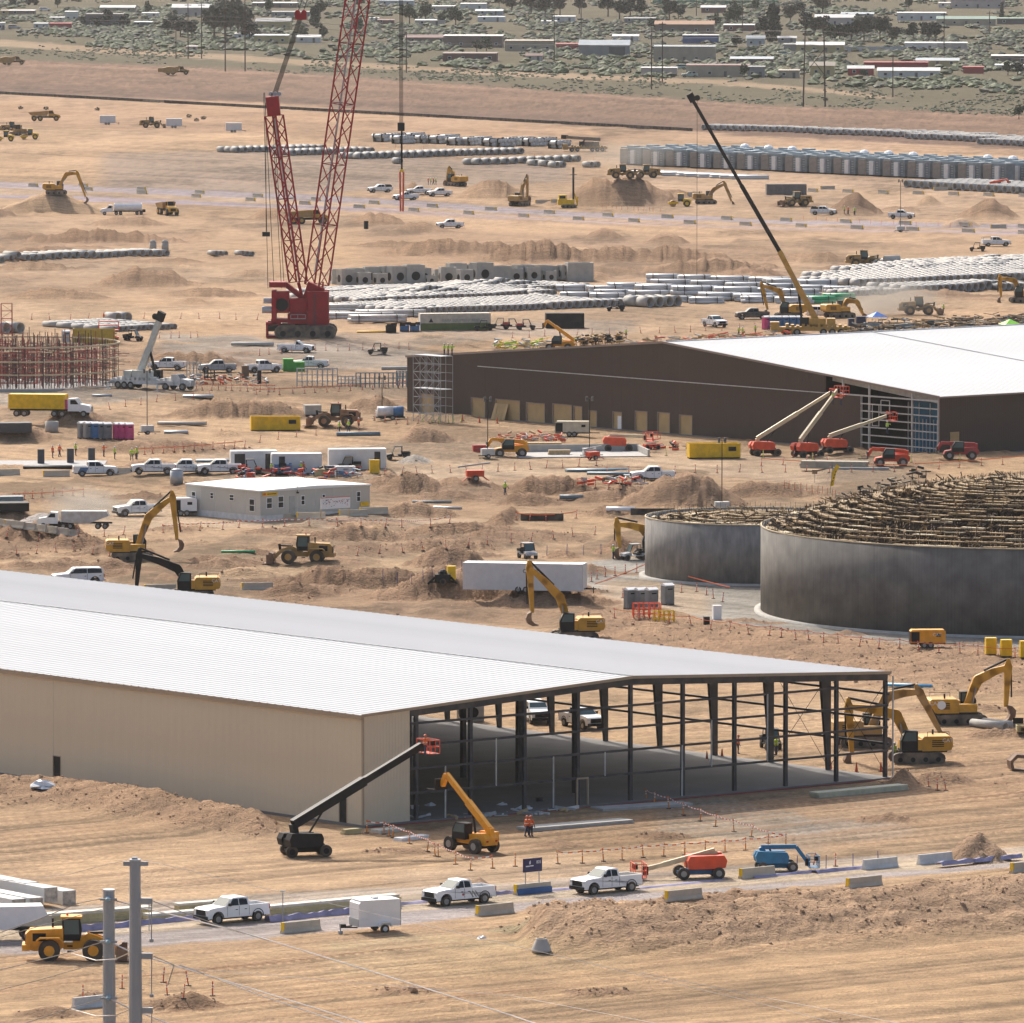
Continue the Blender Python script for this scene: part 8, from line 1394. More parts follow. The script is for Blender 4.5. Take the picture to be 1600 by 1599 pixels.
# tents, flag, bucket, bags
def canopy(px, py, m, lab, w_=3):
    t = root('canopy_tent'); part(t, 'roof', m, lambda b: b.add([(-w_ / 2, -w_ / 2, 2.1), (w_ / 2, -w_ / 2, 2.1), (w_ / 2, w_ / 2, 2.1), (-w_ / 2, w_ / 2, 2.1), (0, 0, 3.0)], [(0, 1, 4), (1, 2, 4), (2, 3, 4), (3, 0, 4), (3, 2, 1, 0)])); [part(t, 'leg', galv, lambda b: b.bar((sx * w_ * .48, sy * w_ * .48, 0), (sx * w_ * .48, sy * w_ * .48, 2.1), .06)) for sx in (-1, 1) for sy in (-1, 1)]; put(t, px, py, 20, lab, 'canopy')
canopy(1370, 514, M('canopy_blue', (.05, .2, .62), .6), 'blue pop up canopy behind the hall roof'); canopy(1578, 526, M('canopy_green', (.28, .75, .05), .6), 'lime green canopy behind the hall roof at right')
t = root('feather_flag'); part(t, 'pole', black, lambda b: b.tube((0, 0, 0), (.35, 0, 3.6), .03, 5)); part(t, 'banner', yel, lambda b: b.add([(.0, 0, .9), (.45, 0, 1.0), (.75, 0, 2.6), (1.25, 0, 3.5), (.8, 0, 3.75), (.3, 0, 2.8), (0, .03, .9), (.45, .03, 1.0), (.75, .03, 2.6), (1.25, .03, 3.5), (.8, .03, 3.75), (.3, .03, 2.8)], [(0, 1, 2, 3, 4, 5), (11, 10, 9, 8, 7, 6)])); part(t, 'banner_print', black, lambda b: [b.bar((.3 + i * .13, -.01, 1.5 + i * .4), (.4 + i * .13, -.01, 1.7 + i * .4), .02, .1) for i in range(4)]); put(t, 1297, 771, 0, 'yellow feather flag near the big tank', 'flag')
t = root('info_sign'); part(t, 'panel', M('brown_panel', (.3, .19, .1), .7), lambda b: b.box(-.35, -.03, 1.2, .35, .03, 1.75)); part(t, 'post', steelgrey, lambda b: b.box(-.03, -.02, 0, .03, .02, 1.2)); put(t, 1273, 755, 0, 'small brown sign left of the yellow feather flag', 'sign')
t = root('excavator_bucket'); part(t, 'shell', rust, lambda b: b.prism([(-1.1, .1), (-1.2, .9), (-.6, 1.5), (.4, 1.4), (1.0, .9), (.3, 1.1), (-.5, 1.2), (-.95, .8), (-.85, .2), (.5, .05)], -.8, .8)); put(t, 1596, 1203, 10, 'loose rusty excavator bucket at the right edge', 'bucket')
put(proto('rb2', lambda: dumpster(yellowed, 1.2, .7, 'yellow_crate')), 1598, 1145, 0, 'yellow crate cut by the right edge', 'crate')
plas = M('crumpled_plastic', (.68, .70, .72), .35, var=.15, scale=4, bump=.6)
for px, py, s_, lab in ((67, 1231, 1, 'crumpled white plastic against the beige wall'), (672, 1263, .7, 'small plastic heap inside the frame, left'), (785, 1262, .6, 'bluish plastic heap on the slab'), (818, 1268, .8, 'white plastic heap at the slab edge'), (753, 1467, .35, 'white plastic scrap on the foreground earth'), (1318, 488 + 620, .01, '')):
    if s_ < .1: continue
    b = MB(); b.dome((0, 0, 0), 1.1 * s_, .7 * s_, 12, 5); b.v = [(x * R.uniform(.7, 1.25), y * R.uniform(.7, 1.2), z * R.uniform(.5, 1.2)) for x, y, z in b.v]; o = b.build('plastic_heap', plas); x, y, z = at(px, py); o.location = (x, y, z); link(o, lab, 'plastic sheet')
# rebar clutter beyond the hall roof
def clutter(name, quad, n, mats, lab, hmax=1.2, lmax=3, cat='rebar stock'):
    t = root(name); bs = [MB() for _ in mats]
    for i in range(n):
        f, g_ = R.random(), R.random(); px = quad[0] + (quad[2] - quad[0]) * f; py = quad[1] + (quad[3] - quad[1]) * f + quad[4] * (g_ - .5); x, y, z = at(px, py); a = R.choice((math.radians(HU), math.radians(HV), R.uniform(0, 3))); L = R.uniform(.5, lmax); h_ = z + R.uniform(.05, hmax); k = R.randrange(len(mats)); bs[k].bar((x - L * math.cos(a) / 2, y - L * math.sin(a) / 2, h_), (x + L * math.cos(a) / 2, y + L * math.sin(a) / 2, h_ + R.uniform(-.2, .3)), R.uniform(.06, .3), R.uniform(.06, .35))
        if i % 3 == 0: bs[k].bar((x, y, z), (x, y, h_ + .1), .1)
    for b, m in zip(bs, mats):
        if b.v: o = b.build(name + '_pieces', m, t); o['kind'] = 'stuff'
    link(t, lab, cat)
clutter('rebar_stock', (1315, 524, 1610, 506, 16), 420, [black, rebar, tubeb, timb, wood], 'dense dark rebar and formwork stock behind the hall roof', 1.4, 4); clutter('pallet_rack', (900, 542, 975, 534, 6), 110, [black, mudyel, black], 'black and yellow rack line showing above the hall roof edge', 1.6, 1.6, 'rack line'); clutter('timber_clutter', (770, 545, 900, 541, 6), 90, [wood, yel, lime, galv], 'mixed timber and lime tarps above the hall roof edge', 1.2, 2, 'timber clutter'); clutter('timber_clutter', (980, 540, 1250, 527, 8), 110, [wood, galv, orange, mudyel], 'mixed beams and hoses behind the hall ridge', 1.0, 3, 'timber clutter'); clutter('yard_clutter', (370, 746, 560, 744, 8), 90, [black, red, galv, bluep, orange], 'mixed tools scattered before the white containers', 1.1, 1.5, 'tools'); clutter('yard_clutter', (1010, 757, 905, 757, 6), 40, [black, galv, orange], 'loose steel bits beside the buried pickup', .8, 1.5, 'tools'); clutter('rod_fence', (1290, 800, 1450, 745, 10), 60, [rebar, timl, black], 'loose timber and rods beside the big tank rim', 1.4, 1.6, 'timber clutter'); clutter('yard_clutter', (780, 690, 880, 688, 8), 70, [wood, galv, redpost, orange], 'loose timber and fittings before the plywood doors', .9, 1.6, 'tools'); clutter('yard_clutter', (1010, 700, 1090, 704, 5), 30, [black, galv, redpost], 'loose gear left of the yellow container', 1.0, 1.4, 'tools'); clutter('debris', (640, 1282, 900, 1268, 5), 40, [wood, galv, whb], 'loose planks and scraps along the slab edge', .25, 2.2, 'debris'); clutter('debris', (300, 596, 420, 600, 10), 60, [galv, redpost, black], 'loose steel and markers right of the truck crane', 1.0, 1.2, 'tools')
# ================================================================ STEEL POLES AND WIRES (foreground)
galp = M('pole_galvanised', (.37, .385, .40), .55, .2, var=.14, scale=1.6, stretch=(1, 1, .15))
DA, DB = 400.0, 396.0
ax_, ay_, az_ = pt3(170, 1392, DA); bx_, by_, bz_ = pt3(211, 1345, DB)
def steel_pole(x, y, zt, r0, r1, lab, stubs, arms, plate):
    t = root('steel_power_pole'); t.location = (x, y, 0)
    part(t, 'shaft', galp, lambda b: b.tube((0, 0, 0), (0, 0, zt), r0, 12, r1), False); part(t, 'cap', M('pole_cap', (.6, .62, .63), .4), lambda b: b.tube((0, 0, zt + .002), (0, 0, zt + .07), r1 + .03, 12)); part(t, 'flange', galp, lambda b: b.tube((0, 0, 0), (0, 0, .15), r0 + .25, 12))
    for z in stubs: part(t, 'insulator_mount', M('insulator_glass', (.30, .42, .47), .25), lambda b: b.tube((-.02, -r1, z), (-.02, -r1 - .45, z), .15, 10, .09)); part(t, 'bracket', galp, lambda b: b.box(-.4, -r1 - .1, z - .06, .4, -r1, z + .04))
    for z in arms: part(t, 'side_arm', galp, lambda b: b.box(r1 - .05, -.12, z - .15, r1 + .55, .12, z + .12)); part(t, 'hanging_rod', steelgrey, lambda b: b.tube((r1 + .5, 0, z - .1), (r1 + .5, 0, z - 1.9), .025, 5).tube((r1 + .5, 0, z - 1.95), (r1 + .5, 0, z - 1.8), .1, 8))
    for i in range(int(zt / .9)): part(t, 'climbing_step', galp, lambda b: b.bar((r1 + (r0 - r1) * (1 - i * .9 / zt) - .02, 0, i * .9), (r1 + (r0 - r1) * (1 - i * .9 / zt) + .1, 0, i * .9), .03)) if i * .9 > zt - 12 else None
    if plate: part(t, 'top_crossarm', galp, lambda b: b.bar((-.55, 0, zt - .02 - .12), (.62, 0, zt - .14), .12, .2).box(-.15, -.1, zt + .07, .12, .1, zt + .16))
    return link(t, lab, 'power pole', 'galvanised power poles')
zof = lambda py, D: pt3(0, py, D)[2]
steel_pole(ax_, ay_, az_, .48, .27, 'shorter left galvanised steel pole', [zof(1404, DA), zof(1471, DA), zof(1560, DA)], [], False)
steel_pole(bx_, by_, bz_, .55, .255, 'taller right galvanised steel pole', [], [zof(1408, DB), zof(1495, DB), zof(1581, DB)], True)
wirem = M('bright_conductor', (.62, .58, .54), .35, .3); wired = M('dull_conductor', (.28, .26, .24), .5, .3)
def wire(pts, r, m, lab, grp):
    P_ = [Vector(pt3(*p)) for p in pts]; b = MB()
    for k in range(len(P_) - 1):
        a_, c_ = P_[k], P_[k + 1]; n = max(3, min(14, int((c_ - a_).length / 3)))
        for i in range(n): b.tube(a_.lerp(c_, i / n), a_.lerp(c_, (i + 1) / n), r, 5, caps=False)
    link(b.build('power_wire', m), lab, 'wire', grp)
for pts, r, m, lab in (([(172, 1405, 400), (215, 1417, 399), (300, 1437, 396), (400, 1463, 392), (600, 1524, 384), (800, 1587, 376), (1100, 1690, 362)], .034, wirem, 'bright wire from the top of the left pole to the lower right'), ([(172, 1472, 400), (205, 1488, 399), (300, 1517, 396), (400, 1547, 392), (575, 1601, 385), (900, 1710, 372)], .034, wirem, 'bright wire from the middle of the left pole'), ([(280, 1508, 396), (330, 1526, 395), (400, 1553, 392), (545, 1602, 386), (900, 1730, 372)], .03, wirem, 'bright wire just below the middle one'), ([(172, 1561, 400), (205, 1577, 399), (270, 1602, 397), (420, 1660, 390)], .034, wirem, 'bright wire from the lowest mount of the left pole'),
 ([(239, 1408, 396), (270, 1420, 395), (345, 1447, 393), (420, 1470, 390)], .022, wired, 'dull wire at the first arm of the right pole'), ([(240, 1494, 396), (272, 1508, 395), (262, 1540, 395)], .022, wired, 'dull jumper below the middle arm'), ([(231, 1346, 396), (255, 1351, 395), (420, 1390, 391), (800, 1477, 380), (1200, 1571, 370), (1500, 1650, 360)], .012, wirem, 'thin wire from the top of the right pole to the far right'), ([(255, 1510, 395), (800, 1556, 380), (1040, 1602, 370)], .012, wirem, 'very thin wire low across the foreground'), ([(1000, 1520, 372), (1200, 1560, 368), (1420, 1602, 360)], .014, wirem, 'thin wire in the lower right foreground'),
 ([(160, 1404, 400), (120, 1412, 404), (60, 1437, 408), (-20, 1464, 414)], .022, wired, 'dull wire from the left pole top towards the left'), ([(162, 1420, 400), (60, 1448, 408), (-20, 1470, 414)], .018, wired, 'second dull wire towards the left'), ([(160, 1472, 400), (110, 1488, 404), (40, 1506, 409), (-20, 1520, 414)], .022, wired, 'dull wire from the middle mount towards the left'), ([(150, 1506, 400), (60, 1532, 408), (-20, 1552, 414)], .02, wired, 'dull wire below the middle mount towards the left'), ([(160, 1561, 400), (110, 1576, 404), (30, 1602, 409)], .022, wired, 'dull wire from the lowest mount towards the left'), ([(202, 1489, 396), (180, 1499, 398), (150, 1501, 400), (112, 1490, 404)], .026, wirem, 'slack bright jumper between the two poles, upper'), ([(202, 1578, 396), (180, 1587, 398), (150, 1588, 400), (112, 1577, 404)], .026, wirem, 'slack bright jumper between the two poles, lower'), ([(198, 1345, 396), (170, 1350, 399), (110, 1366, 404), (-20, 1380, 414)], .012, wired, 'thin wire from the right pole top towards the left')):
    wire(pts, r, m, lab, 'overhead wires')
# slim road lamps and small stands near the haul road
for px, py, h_, lab in ((442, 1457, 3.2, 'thin grey lamp post standing at a barrier end'), (233, 1454, 2.4, 'thin post left of the front pickup')):
    t = root('lamp_post'); part(t, 'post', steelgrey, lambda b: b.tube((0, 0, 0), (0, 0, h_), .04, 6)); part(t, 'lamp', galv, lambda b: b.box(-.22, -.08, h_, .22, .08, h_ + .08)); put(t, px, py, 0, lab, 'lamp post')
# ================================================================ THE TOWN BEYOND
HC = dict(w=(.62, .61, .58), y=(.50, .40, .20), t=(.40, .33, .25), g=(.26, .26, .26), m=(.20, .10, .09), r=(.38, .05, .05), b=(.22, .16, .13), p=(.50, .42, .38), u=(.06, .12, .28), s=(.40, .44, .46), n=(.20, .30, .24), o=(.36, .19, .10), d=(.13, .12, .12))
def hm_(k, rf=False): return M('house_' + ('roof_' if rf else 'wall_') + k, HC[k], .7, var=.12, scale=.4)
def house(px, py, wpx, hpx, wk, rk, kind, lab, rot=-4):
    s_ = sc(py); L = wpx / s_; h = hpx / s_; W = min(L * .6, 9) if kind != 'c' else 2.6; x, y, z = at(px, py); t = root({'c': 'container', 'v': 'camper_trailer', 'h': 'house', 'f': 'house', 'k': 'barn'}[kind]); t.location = (x, y, z - .1); t.rotation_euler = (0, 0, math.radians(rot)); wm, rm = hm_(wk), hm_(rk, 1)
    eh = h * (.72 if kind in 'hk' else .9); part(t, 'walls', wm, lambda b: b.box(-L / 2, -W / 2, 0, L / 2, W / 2, eh))
    if kind in 'hk':
        o = .35; part(t, 'roof', rm, lambda b: b.add([(-L / 2 - o, -W / 2 - o, eh), (L / 2 + o, -W / 2 - o, eh), (L / 2 + o, W / 2 + o, eh), (-L / 2 - o, W / 2 + o, eh), (-L / 2 - o, 0, h), (L / 2 + o, 0, h)], [(0, 1, 5, 4), (2, 3, 4, 5), (0, 4, 3), (1, 2, 5), (3, 2, 1, 0)]))
    else: part(t, 'roof', rm, lambda b: b.add([(-L / 2 - .2, -W / 2 - .2, eh), (L / 2 + .2, -W / 2 - .2, eh), (L / 2 + .2, W / 2 + .2, eh + .25), (-L / 2 - .2, W / 2 + .2, eh + .25), (-L / 2 - .2, -W / 2 - .2, eh + .2), (L / 2 + .2, -W / 2 - .2, eh + .2), (L / 2 + .2, W / 2 + .2, eh + .5), (-L / 2 - .2, W / 2 + .2, eh + .5)], [(0, 3, 2, 1), (4, 5, 6, 7), (0, 1, 5, 4), (1, 2, 6, 5), (2, 3, 7, 6), (3, 0, 4, 7)]))
    if kind == 'k': part(t, 'barn_door', hm_('d'), lambda b: b.box(L * .1, -W / 2 - .05, 0, L * .42, -W / 2 - .003, eh * .85))
    elif kind != 'c':
        n = max(2, int(L / 4.5))
        for i in range(n):
            xx = -L / 2 + (i + .5) * L / n
            if i == n // 2: part(t, 'door', hm_('d'), lambda b: b.box(xx - .5, -W / 2 - .05, .1, xx + .5, -W / 2 - .003, 2.1)); continue
            f_ = part(t, 'window', hm_('w'), lambda b: b.box(xx - .65, -W / 2 - .05, 1.0, xx + .65, -W / 2 - .003, 2.1)); part(f_, 'pane', glass, lambda b: b.box(xx - .52, -W / 2 - .07, 1.12, xx + .52, -W / 2 - .052, 1.98))
    if kind == 'v': wheels(t, [(0, -W / 2), (.9, -W / 2)], .4, .25, 10)
    link(t, lab, {'c': 'container', 'v': 'camper trailer', 'k': 'barn'}.get(kind, 'house'))
for a in (
 (35, 24, 40, 8, 'b', 'w', 'f', 'low house with a white roof at the far upper left'), (12, 24, 22, 8, 'y', 't', 'f', 'small ochre shed at the left edge of the town'), (112, 33, 20, 16, 'w', 'w', 'v', 'white camper with an arched roof left of dark trees'), (90, 34, 22, 7, 'w', 'w', 'v', 'low white camper beside the arched one'), (64, 46, 22, 10, 'w', 'w', 'v', 'white camper left of the red container'), (95, 46, 34, 10, 'r', 'r', 'c', 'dull red container in the upper left of town'), (3, 47, 10, 12, 'w', 'w', 'v', 'white camper cut by the left edge'), (185, 20, 54, 12, 't', 'w', 'h', 'house with a pale roof behind the dark shed'), (165, 42, 60, 22, 'd', 'd', 'f', 'large dark shed among dark trees'), (300, 26, 60, 20, 'p', 'w', 'h', 'pinkish house with a bright white roof, upper left'), (224, 42, 28, 8, 'd', 'w', 'f', 'small white awning right of the dark shed'), (235, 28, 26, 8, 'w', 'w', 'f', 'small white outbuilding left of the pinkish house'), (384, 62, 34, 10, 'w', 'w', 'v', 'white camper under the biggest dark tree'), (300, 82, 16, 10, 'p', 'p', 'f', 'small pink shed among the scrub'),
 (428, 46, 54, 18, 'y', 'g', 'h', 'yellow house with a grey roof left of the red boom'), (425, 68, 54, 14, 'y', 'w', 'f', 'pale yellow bungalow below the yellow house'), (482, 67, 38, 13, 'w', 'w', 'h', 'white bungalow touching the red boom'), (455, 27, 60, 9, 'g', 'g', 'f', 'long grey flat house behind the red spreader'), (430, 12, 70, 8, 'b', 'w', 'f', 'far pale roofed house at the top edge'), (672, 40, 46, 9, 'p', 'w', 'f', 'low white mobile home in the upper middle'), (603, 38, 26, 7, 'm', 'm', 'f', 'small maroon hut right of the red boom'), (585, 34, 14, 6, 'w', 'w', 'v', 'tiny white camper right of the boom'), (668, 68, 66, 14, 'b', 'm', 'h', 'brown house with a maroon roof behind the hoist ropes'), (740, 74, 92, 20, 'b', 'w', 'f', 'long brown building with a pale flat roof'), (735, 96, 84, 14, 'm', 'b', 'f', 'dark cluttered row of sheds below the brown building'), (690, 19, 42, 10, 'p', 'w', 'f', 'tan house with pale roof near the top middle'), (740, 16, 40, 11, 'w', 'w', 'v', 'white camper in the top middle'), (765, 24, 42, 10, 's', 'w', 'h', 'grey walled house with a white hipped roof'), (768, 34, 42, 8, 'w', 's', 'f', 'flat white home below the hipped roof house'), (620, 9, 54, 9, 's', 's', 'f', 'blue grey house at the top edge'),
 (945, 90, 78, 28, 'g', 's', 'k', 'grey metal barn with a dark open side'), (888, 78, 38, 10, 'r', 'r', 'c', 'red container left of the grey barn'), (828, 80, 76, 18, 't', 't', 'f', 'long roofless looking tan building left of the red container'), (1070, 52, 92, 20, 'b', 'o', 'h', 'house with a wide orange brown roof'), (1070, 97, 96, 27, 't', 's', 'f', 'large tan flat building right of the barn'), (1095, 68, 56, 14, 'u', 'w', 'c', 'blue container with a pale roof'), (1155, 49, 48, 11, 'm', 'w', 'f', 'brick house with a white roof line'), (1181, 72, 28, 17, 's', 's', 'h', 'small pale house beside the tall dark tree'), (882, 35, 34, 10, 'w', 'w', 'v', 'white camper among scrub, top centre'), (858, 38, 24, 5, 'w', 'w', 'v', 'low white camper left of the other one'), (1030, 118, 56, 13, 'p', 'w', 'c', 'pinkish white container beside the pale pickup'), (1122, 120, 98, 20, 't', 'm', 'f', 'tan house with a reddish roof, nearest the scrub'), (1175, 100, 66, 12, 'm', 's', 'h', 'maroon walled house behind the tan one'), (1182, 121, 26, 18, 'g', 'g', 'f', 'dark lean to at the tan house end'), (835, 96, 26, 13, 'p', 'm', 'h', 'small beige hut with a red gable'), (978, 64, 40, 11, 'w', 'w', 'h', 'white outbuilding behind the grey barn'), (1000, 36, 48, 8, 'g', 'g', 'f', 'grey roofed home in the upper right centre'), (1115, 20, 38, 12, 'm', 'w', 'h', 'house with a white gable in the upper right centre'),
 (1305, 40, 62, 18, 'p', 'w', 'h', 'pale pink house with a bright white roof behind dark trees'), (1230, 67, 28, 11, 'g', 'w', 'h', 'small white roofed shed right of the tall tree'), (1282, 82, 74, 17, 'y', 'w', 'h', 'yellow house with a pale roof by the wooden frames'), (1240, 82, 30, 14, 'g', 'g', 'f', 'grey extension left of the yellow house'), (1340, 27, 50, 8, 'g', 's', 'h', 'grey house in the top right'), (1440, 32, 76, 13, 'w', 'w', 'f', 'long white mobile home, top right'), (1510, 40, 92, 15, 't', 'n', 'h', 'long tan home with a green roof'), (1580, 38, 44, 10, 'd', 'n', 'f', 'dark carport with a green roof, right edge'), (1420, 122, 96, 17, 'w', 'w', 'h', 'bright white mobile home with a blue door, nearest right'), (1285, 118, 38, 22, 'y', 't', 'h', 'tall tan gabled shed between the wooden frames'), (1233, 122, 32, 13, 't', 't', 'f', 'tan shed left of the wooden frames'), (1345, 118, 40, 16, 'r', 'w', 'h', 'red walled shed with a white roof'), (1400, 106, 100, 9, 'r', 'r', 'c', 'very long red container behind the white home'), (1465, 104, 66, 14, 'y', 's', 'h', 'cream home behind the bright white one'), (1521, 115, 32, 11, 'r', 'r', 'c', 'short red container right of the cream home'), (1578, 99, 58, 13, 'b', 'w', 'f', 'brown mobile home at the right edge'), (1580, 110, 50, 9, 'w', 'w', 'f', 'low white wall building at the right edge'), (1440, 79, 52, 13, 'w', 'w', 'v', 'white camper behind the dark blue car'), (1488, 80, 46, 14, 'p', 'w', 'f', 'pinkish box house right of the campers'), (1528, 13, 84, 15, 'p', 'p', 'f', 'pale pink long house at the top right'), (1480, 12, 26, 8, 'w', 'w', 'v', 'white camper at the top right')): house(*a)
b = MB()
for i in range(16): x0, y0, z0 = at(1318 + i * 6, 81); x1, y1, z1 = at(1324 + i * 6, 81); b.bar((x0, y0, z0 + 1), (x1 - .1, y1, z1 + 1), .08, 2.0)
link(b.build('board_fence', hm_('s')), 'pale board fence between the yellow house and the campers', 'fence')
b = MB()
for i in range(28): x0, y0, z0 = at(1020 + i * 7, 7); x1, y1, z1 = at(1027 + i * 7, 7); b.bar((x0, y0, z0 + 1), (x1 - .1, y1, z1 + 1), .08, 2.0)
link(b.build('screen_fence', M('green_screen', (.05, .20, .12), .7)), 'green screen fence along the top edge', 'fence')
# trees
leafs = [M('leaf_dark', (.022, .034, .02), .8, var=.5, scale=.4), M('leaf_mid', (.055, .078, .03), .8, var=.45, scale=.4), M('leaf_light', (.105, .125, .05), .8, var=.4, scale=.4), M('leaf_greyish', (.085, .085, .055), .8, var=.3, scale=.4)]
bark = M('bark', (.10, .075, .055), .9)
def leafy(b, c, rx, rz, n, size, rr):
    for _ in range(n):
        while True:
            u = Vector((rr.uniform(-1, 1), rr.uniform(-1, 1), rr.uniform(-1, 1)))
            if .35 < u.length < 1: break
        p = Vector(c) + Vector((u.x * rx, u.y * rx, u.z * rz)); d1 = Vector((rr.uniform(-1, 1), rr.uniform(-1, 1), rr.uniform(-.6, .6))).normalized() * size; d2 = d1.cross(Vector((rr.uniform(-1, 1), rr.uniform(-1, 1), rr.uniform(-1, 1)))).normalized() * size * .8
        b.add([tuple(p - d1), tuple(p + d2), tuple(p + d1), tuple(p - d2)], [(0, 1, 2, 3)])
def mk_tree(kind, seed):
    rr = random.Random(seed); t = root(('round_tree', 'cypress_tree', 'pine_tree')[kind]); cr = MB(); tr_ = MB(); tr_.tube((0, 0, 0), (rr.uniform(-.2, .2), 0, 4), .3, 6, .16)
    for i in range((9, 6, 10)[kind]):
        if kind == 1: c = (rr.uniform(-.3, .3), rr.uniform(-.3, .3), 1.5 + i * 1.4); r1, r2 = 1.5 - i * .12, 1.3
        else: a = rr.uniform(0, 6.28); q = rr.uniform(.5, 2.6); c = (q * math.cos(a), q * math.sin(a), rr.uniform(3.0, 7.6)); r1, r2 = rr.uniform(1.3, 2.2), rr.uniform(.9, 1.6); tr_.tube((0, 0, 2.5), c, .12, 4, .04)
        leafy(cr, c, r1, r2, 80, .48, rr)
    cr.build('crown', leafs[(0, 0, 3)[kind] if seed % 2 else (1, 0, 1)[kind]], t); tr_.build('trunk', bark, t); return t
TP = [mk_tree(0, 1), mk_tree(0, 2), mk_tree(1, 3), mk_tree(2, 5), mk_tree(0, 7), mk_tree(0, 6)]
for px, py, k, s_ in ((170, 44, 0, 1.0), (150, 46, 4, .8), (192, 47, 0, .9), (130, 42, 4, .7), (232, 24, 1, .8), (262, 56, 0, .9), (282, 58, 4, 1.15), (300, 62, 0, 1.0), (270, 40, 1, .8), (335, 62, 3, 1.6), (352, 66, 3, 1.9), (372, 62, 3, 1.7), (390, 66, 4, 1.3), (360, 50, 3, 1.7), (325, 50, 0, 1.0), (495, 44, 2, 1.1), (488, 40, 2, .9), (474, 62, 1, .7), (640, 38, 5, 1.1), (665, 36, 5, 1.1), (712, 42, 5, 1.1), (690, 40, 1, .8), (500, 28, 5, 1.0), (560, 52, 5, .8), (830, 26, 3, 1.4), (852, 30, 3, 1.3), (875, 26, 3, 1.2), (905, 22, 0, 1.0), (950, 26, 0, 1.3), (968, 30, 4, 1.3), (985, 28, 0, 1.3), (1003, 30, 0, 1.2), (1046, 32, 0, 1.2), (1060, 30, 4, 1.0), (1022, 48, 4, .8), (1152, 36, 1, 1.2), (1140, 40, 5, 1.0), (1205, 66, 2, 1.7), (1196, 62, 0, 1.2), (1212, 64, 2, 1.5), (1150, 74, 4, .7), (1258, 54, 0, 1.2), (1272, 56, 4, 1.2), (1285, 54, 0, 1.0), (1312, 66, 4, 1.1), (1330, 66, 0, 1.0), (1298, 66, 5, .9), (1235, 36, 3, 1.0), (1350, 66, 3, 1.3), (1375, 64, 3, 1.2), (1400, 68, 4, 1.0), (1427, 66, 0, 1.0), (1452, 64, 4, 1.15), (1462, 66, 0, 1.0), (1285, 26, 3, 1.2), (1348, 122, 4, .45), (1590, 118, 4, .7), (1575, 118, 5, .6), (1163, 122, 5, .6), (1205, 52, 1, .9), (760, 80, 5, .7), (745, 82, 4, .7), (45, 8, 2, 1.3), (55, 8, 2, 1.3), (20, 10, 2, 1.2), (420, 20, 1, .9), (505, 62, 1, .8), (1565, 28, 2, .8), (1120, 44, 1, .8), (975, 88, 5, .5), (1592, 186, 5, .5), (800, 22, 3, 1.0), (780, 12, 5, .8), (560, 14, 5, .9), (90, 12, 1, .7), (1180, 18, 1, .8), (1420, 14, 1, .8), (1250, 24, 4, .9)):
    k_ = ('dark round tree' if k in (0, 4) else 'narrow dark cypress' if k == 2 else 'tall grey green pine' if k == 3 else 'lighter green round tree'); put(TP[k], px, py, R.uniform(0, 360), k_ + ' standing among the far houses', 'tree', k_ + 's of the town', s=s_)
bushes = [MB() for _ in leafs]; rr = random.Random(12)
for _ in range(22000):
    px = rr.uniform(-30, 1630); ed = np.interp(px, (0, 400, 800, 1200, 1600), (84, 116, 144, 168, 190)); py = rr.uniform(2, ed)
    d_ = float(fbm(np.array(px * .018), np.array(py * .09), 3, 77)); nearb = (ed - py) / ed
    if rr.random() > (d_ - .38) * 6 * (1.0 if nearb > .3 else .55): continue
    x, y = flat(px, py); s_ = rr.uniform(.4, 1.2) * (1.7 if nearb > .22 else .6); k = rr.choice((1, 1, 2, 3, 2) if nearb < .4 else (0, 1, 1, 2, 3)); b = bushes[k]
    z = hz(x, y); n = 5; b.add([(x, y, z + s_ * .95)] + [(x + math.cos(i * 1.257 + s_ * 9) * s_ * 1.3 * rr.uniform(.6, 1.2), y + math.sin(i * 1.257 + s_ * 9) * s_ * 1.3 * rr.uniform(.6, 1.2), z + s_ * rr.uniform(.1, .7)) for i in range(n)] + [(x + math.cos(i * 1.257 + s_ * 9) * s_ * .8, y + math.sin(i * 1.257 + s_ * 9) * s_ * .8, z - .1) for i in range(n)], [(0, 1 + i, 1 + (i + 1) % n) for i in range(n)] + [(1 + i, 6 + i, 6 + (i + 1) % n, 1 + (i + 1) % n) for i in range(n)])
for b, m in zip(bushes, leafs):
    if b.v: o = b.build('scrub_bushes', m); COL.objects.link(o); o['kind'] = 'stuff'
for px, py in ((32, 171), (72, 172), (152, 173), (295, 184), (318, 187), (307, 190), (1290, 158)):
    t = root('desert_bush'); part(t, 'foliage', leafs[0], lambda b: leafy(b, (0, 0, .5), .9, .6, 120, .16, R)); part(t, 'stem', bark, lambda b: b.tube((0, 0, 0), (.1, 0, .6), .05, 5)); put(t, px, py, 0, 'small dark bush left standing on the graded earth' if px < 1000 else 'small dark bush at the scrub edge', 'bush', 'bushes on the graded earth' if px < 1000 else None)
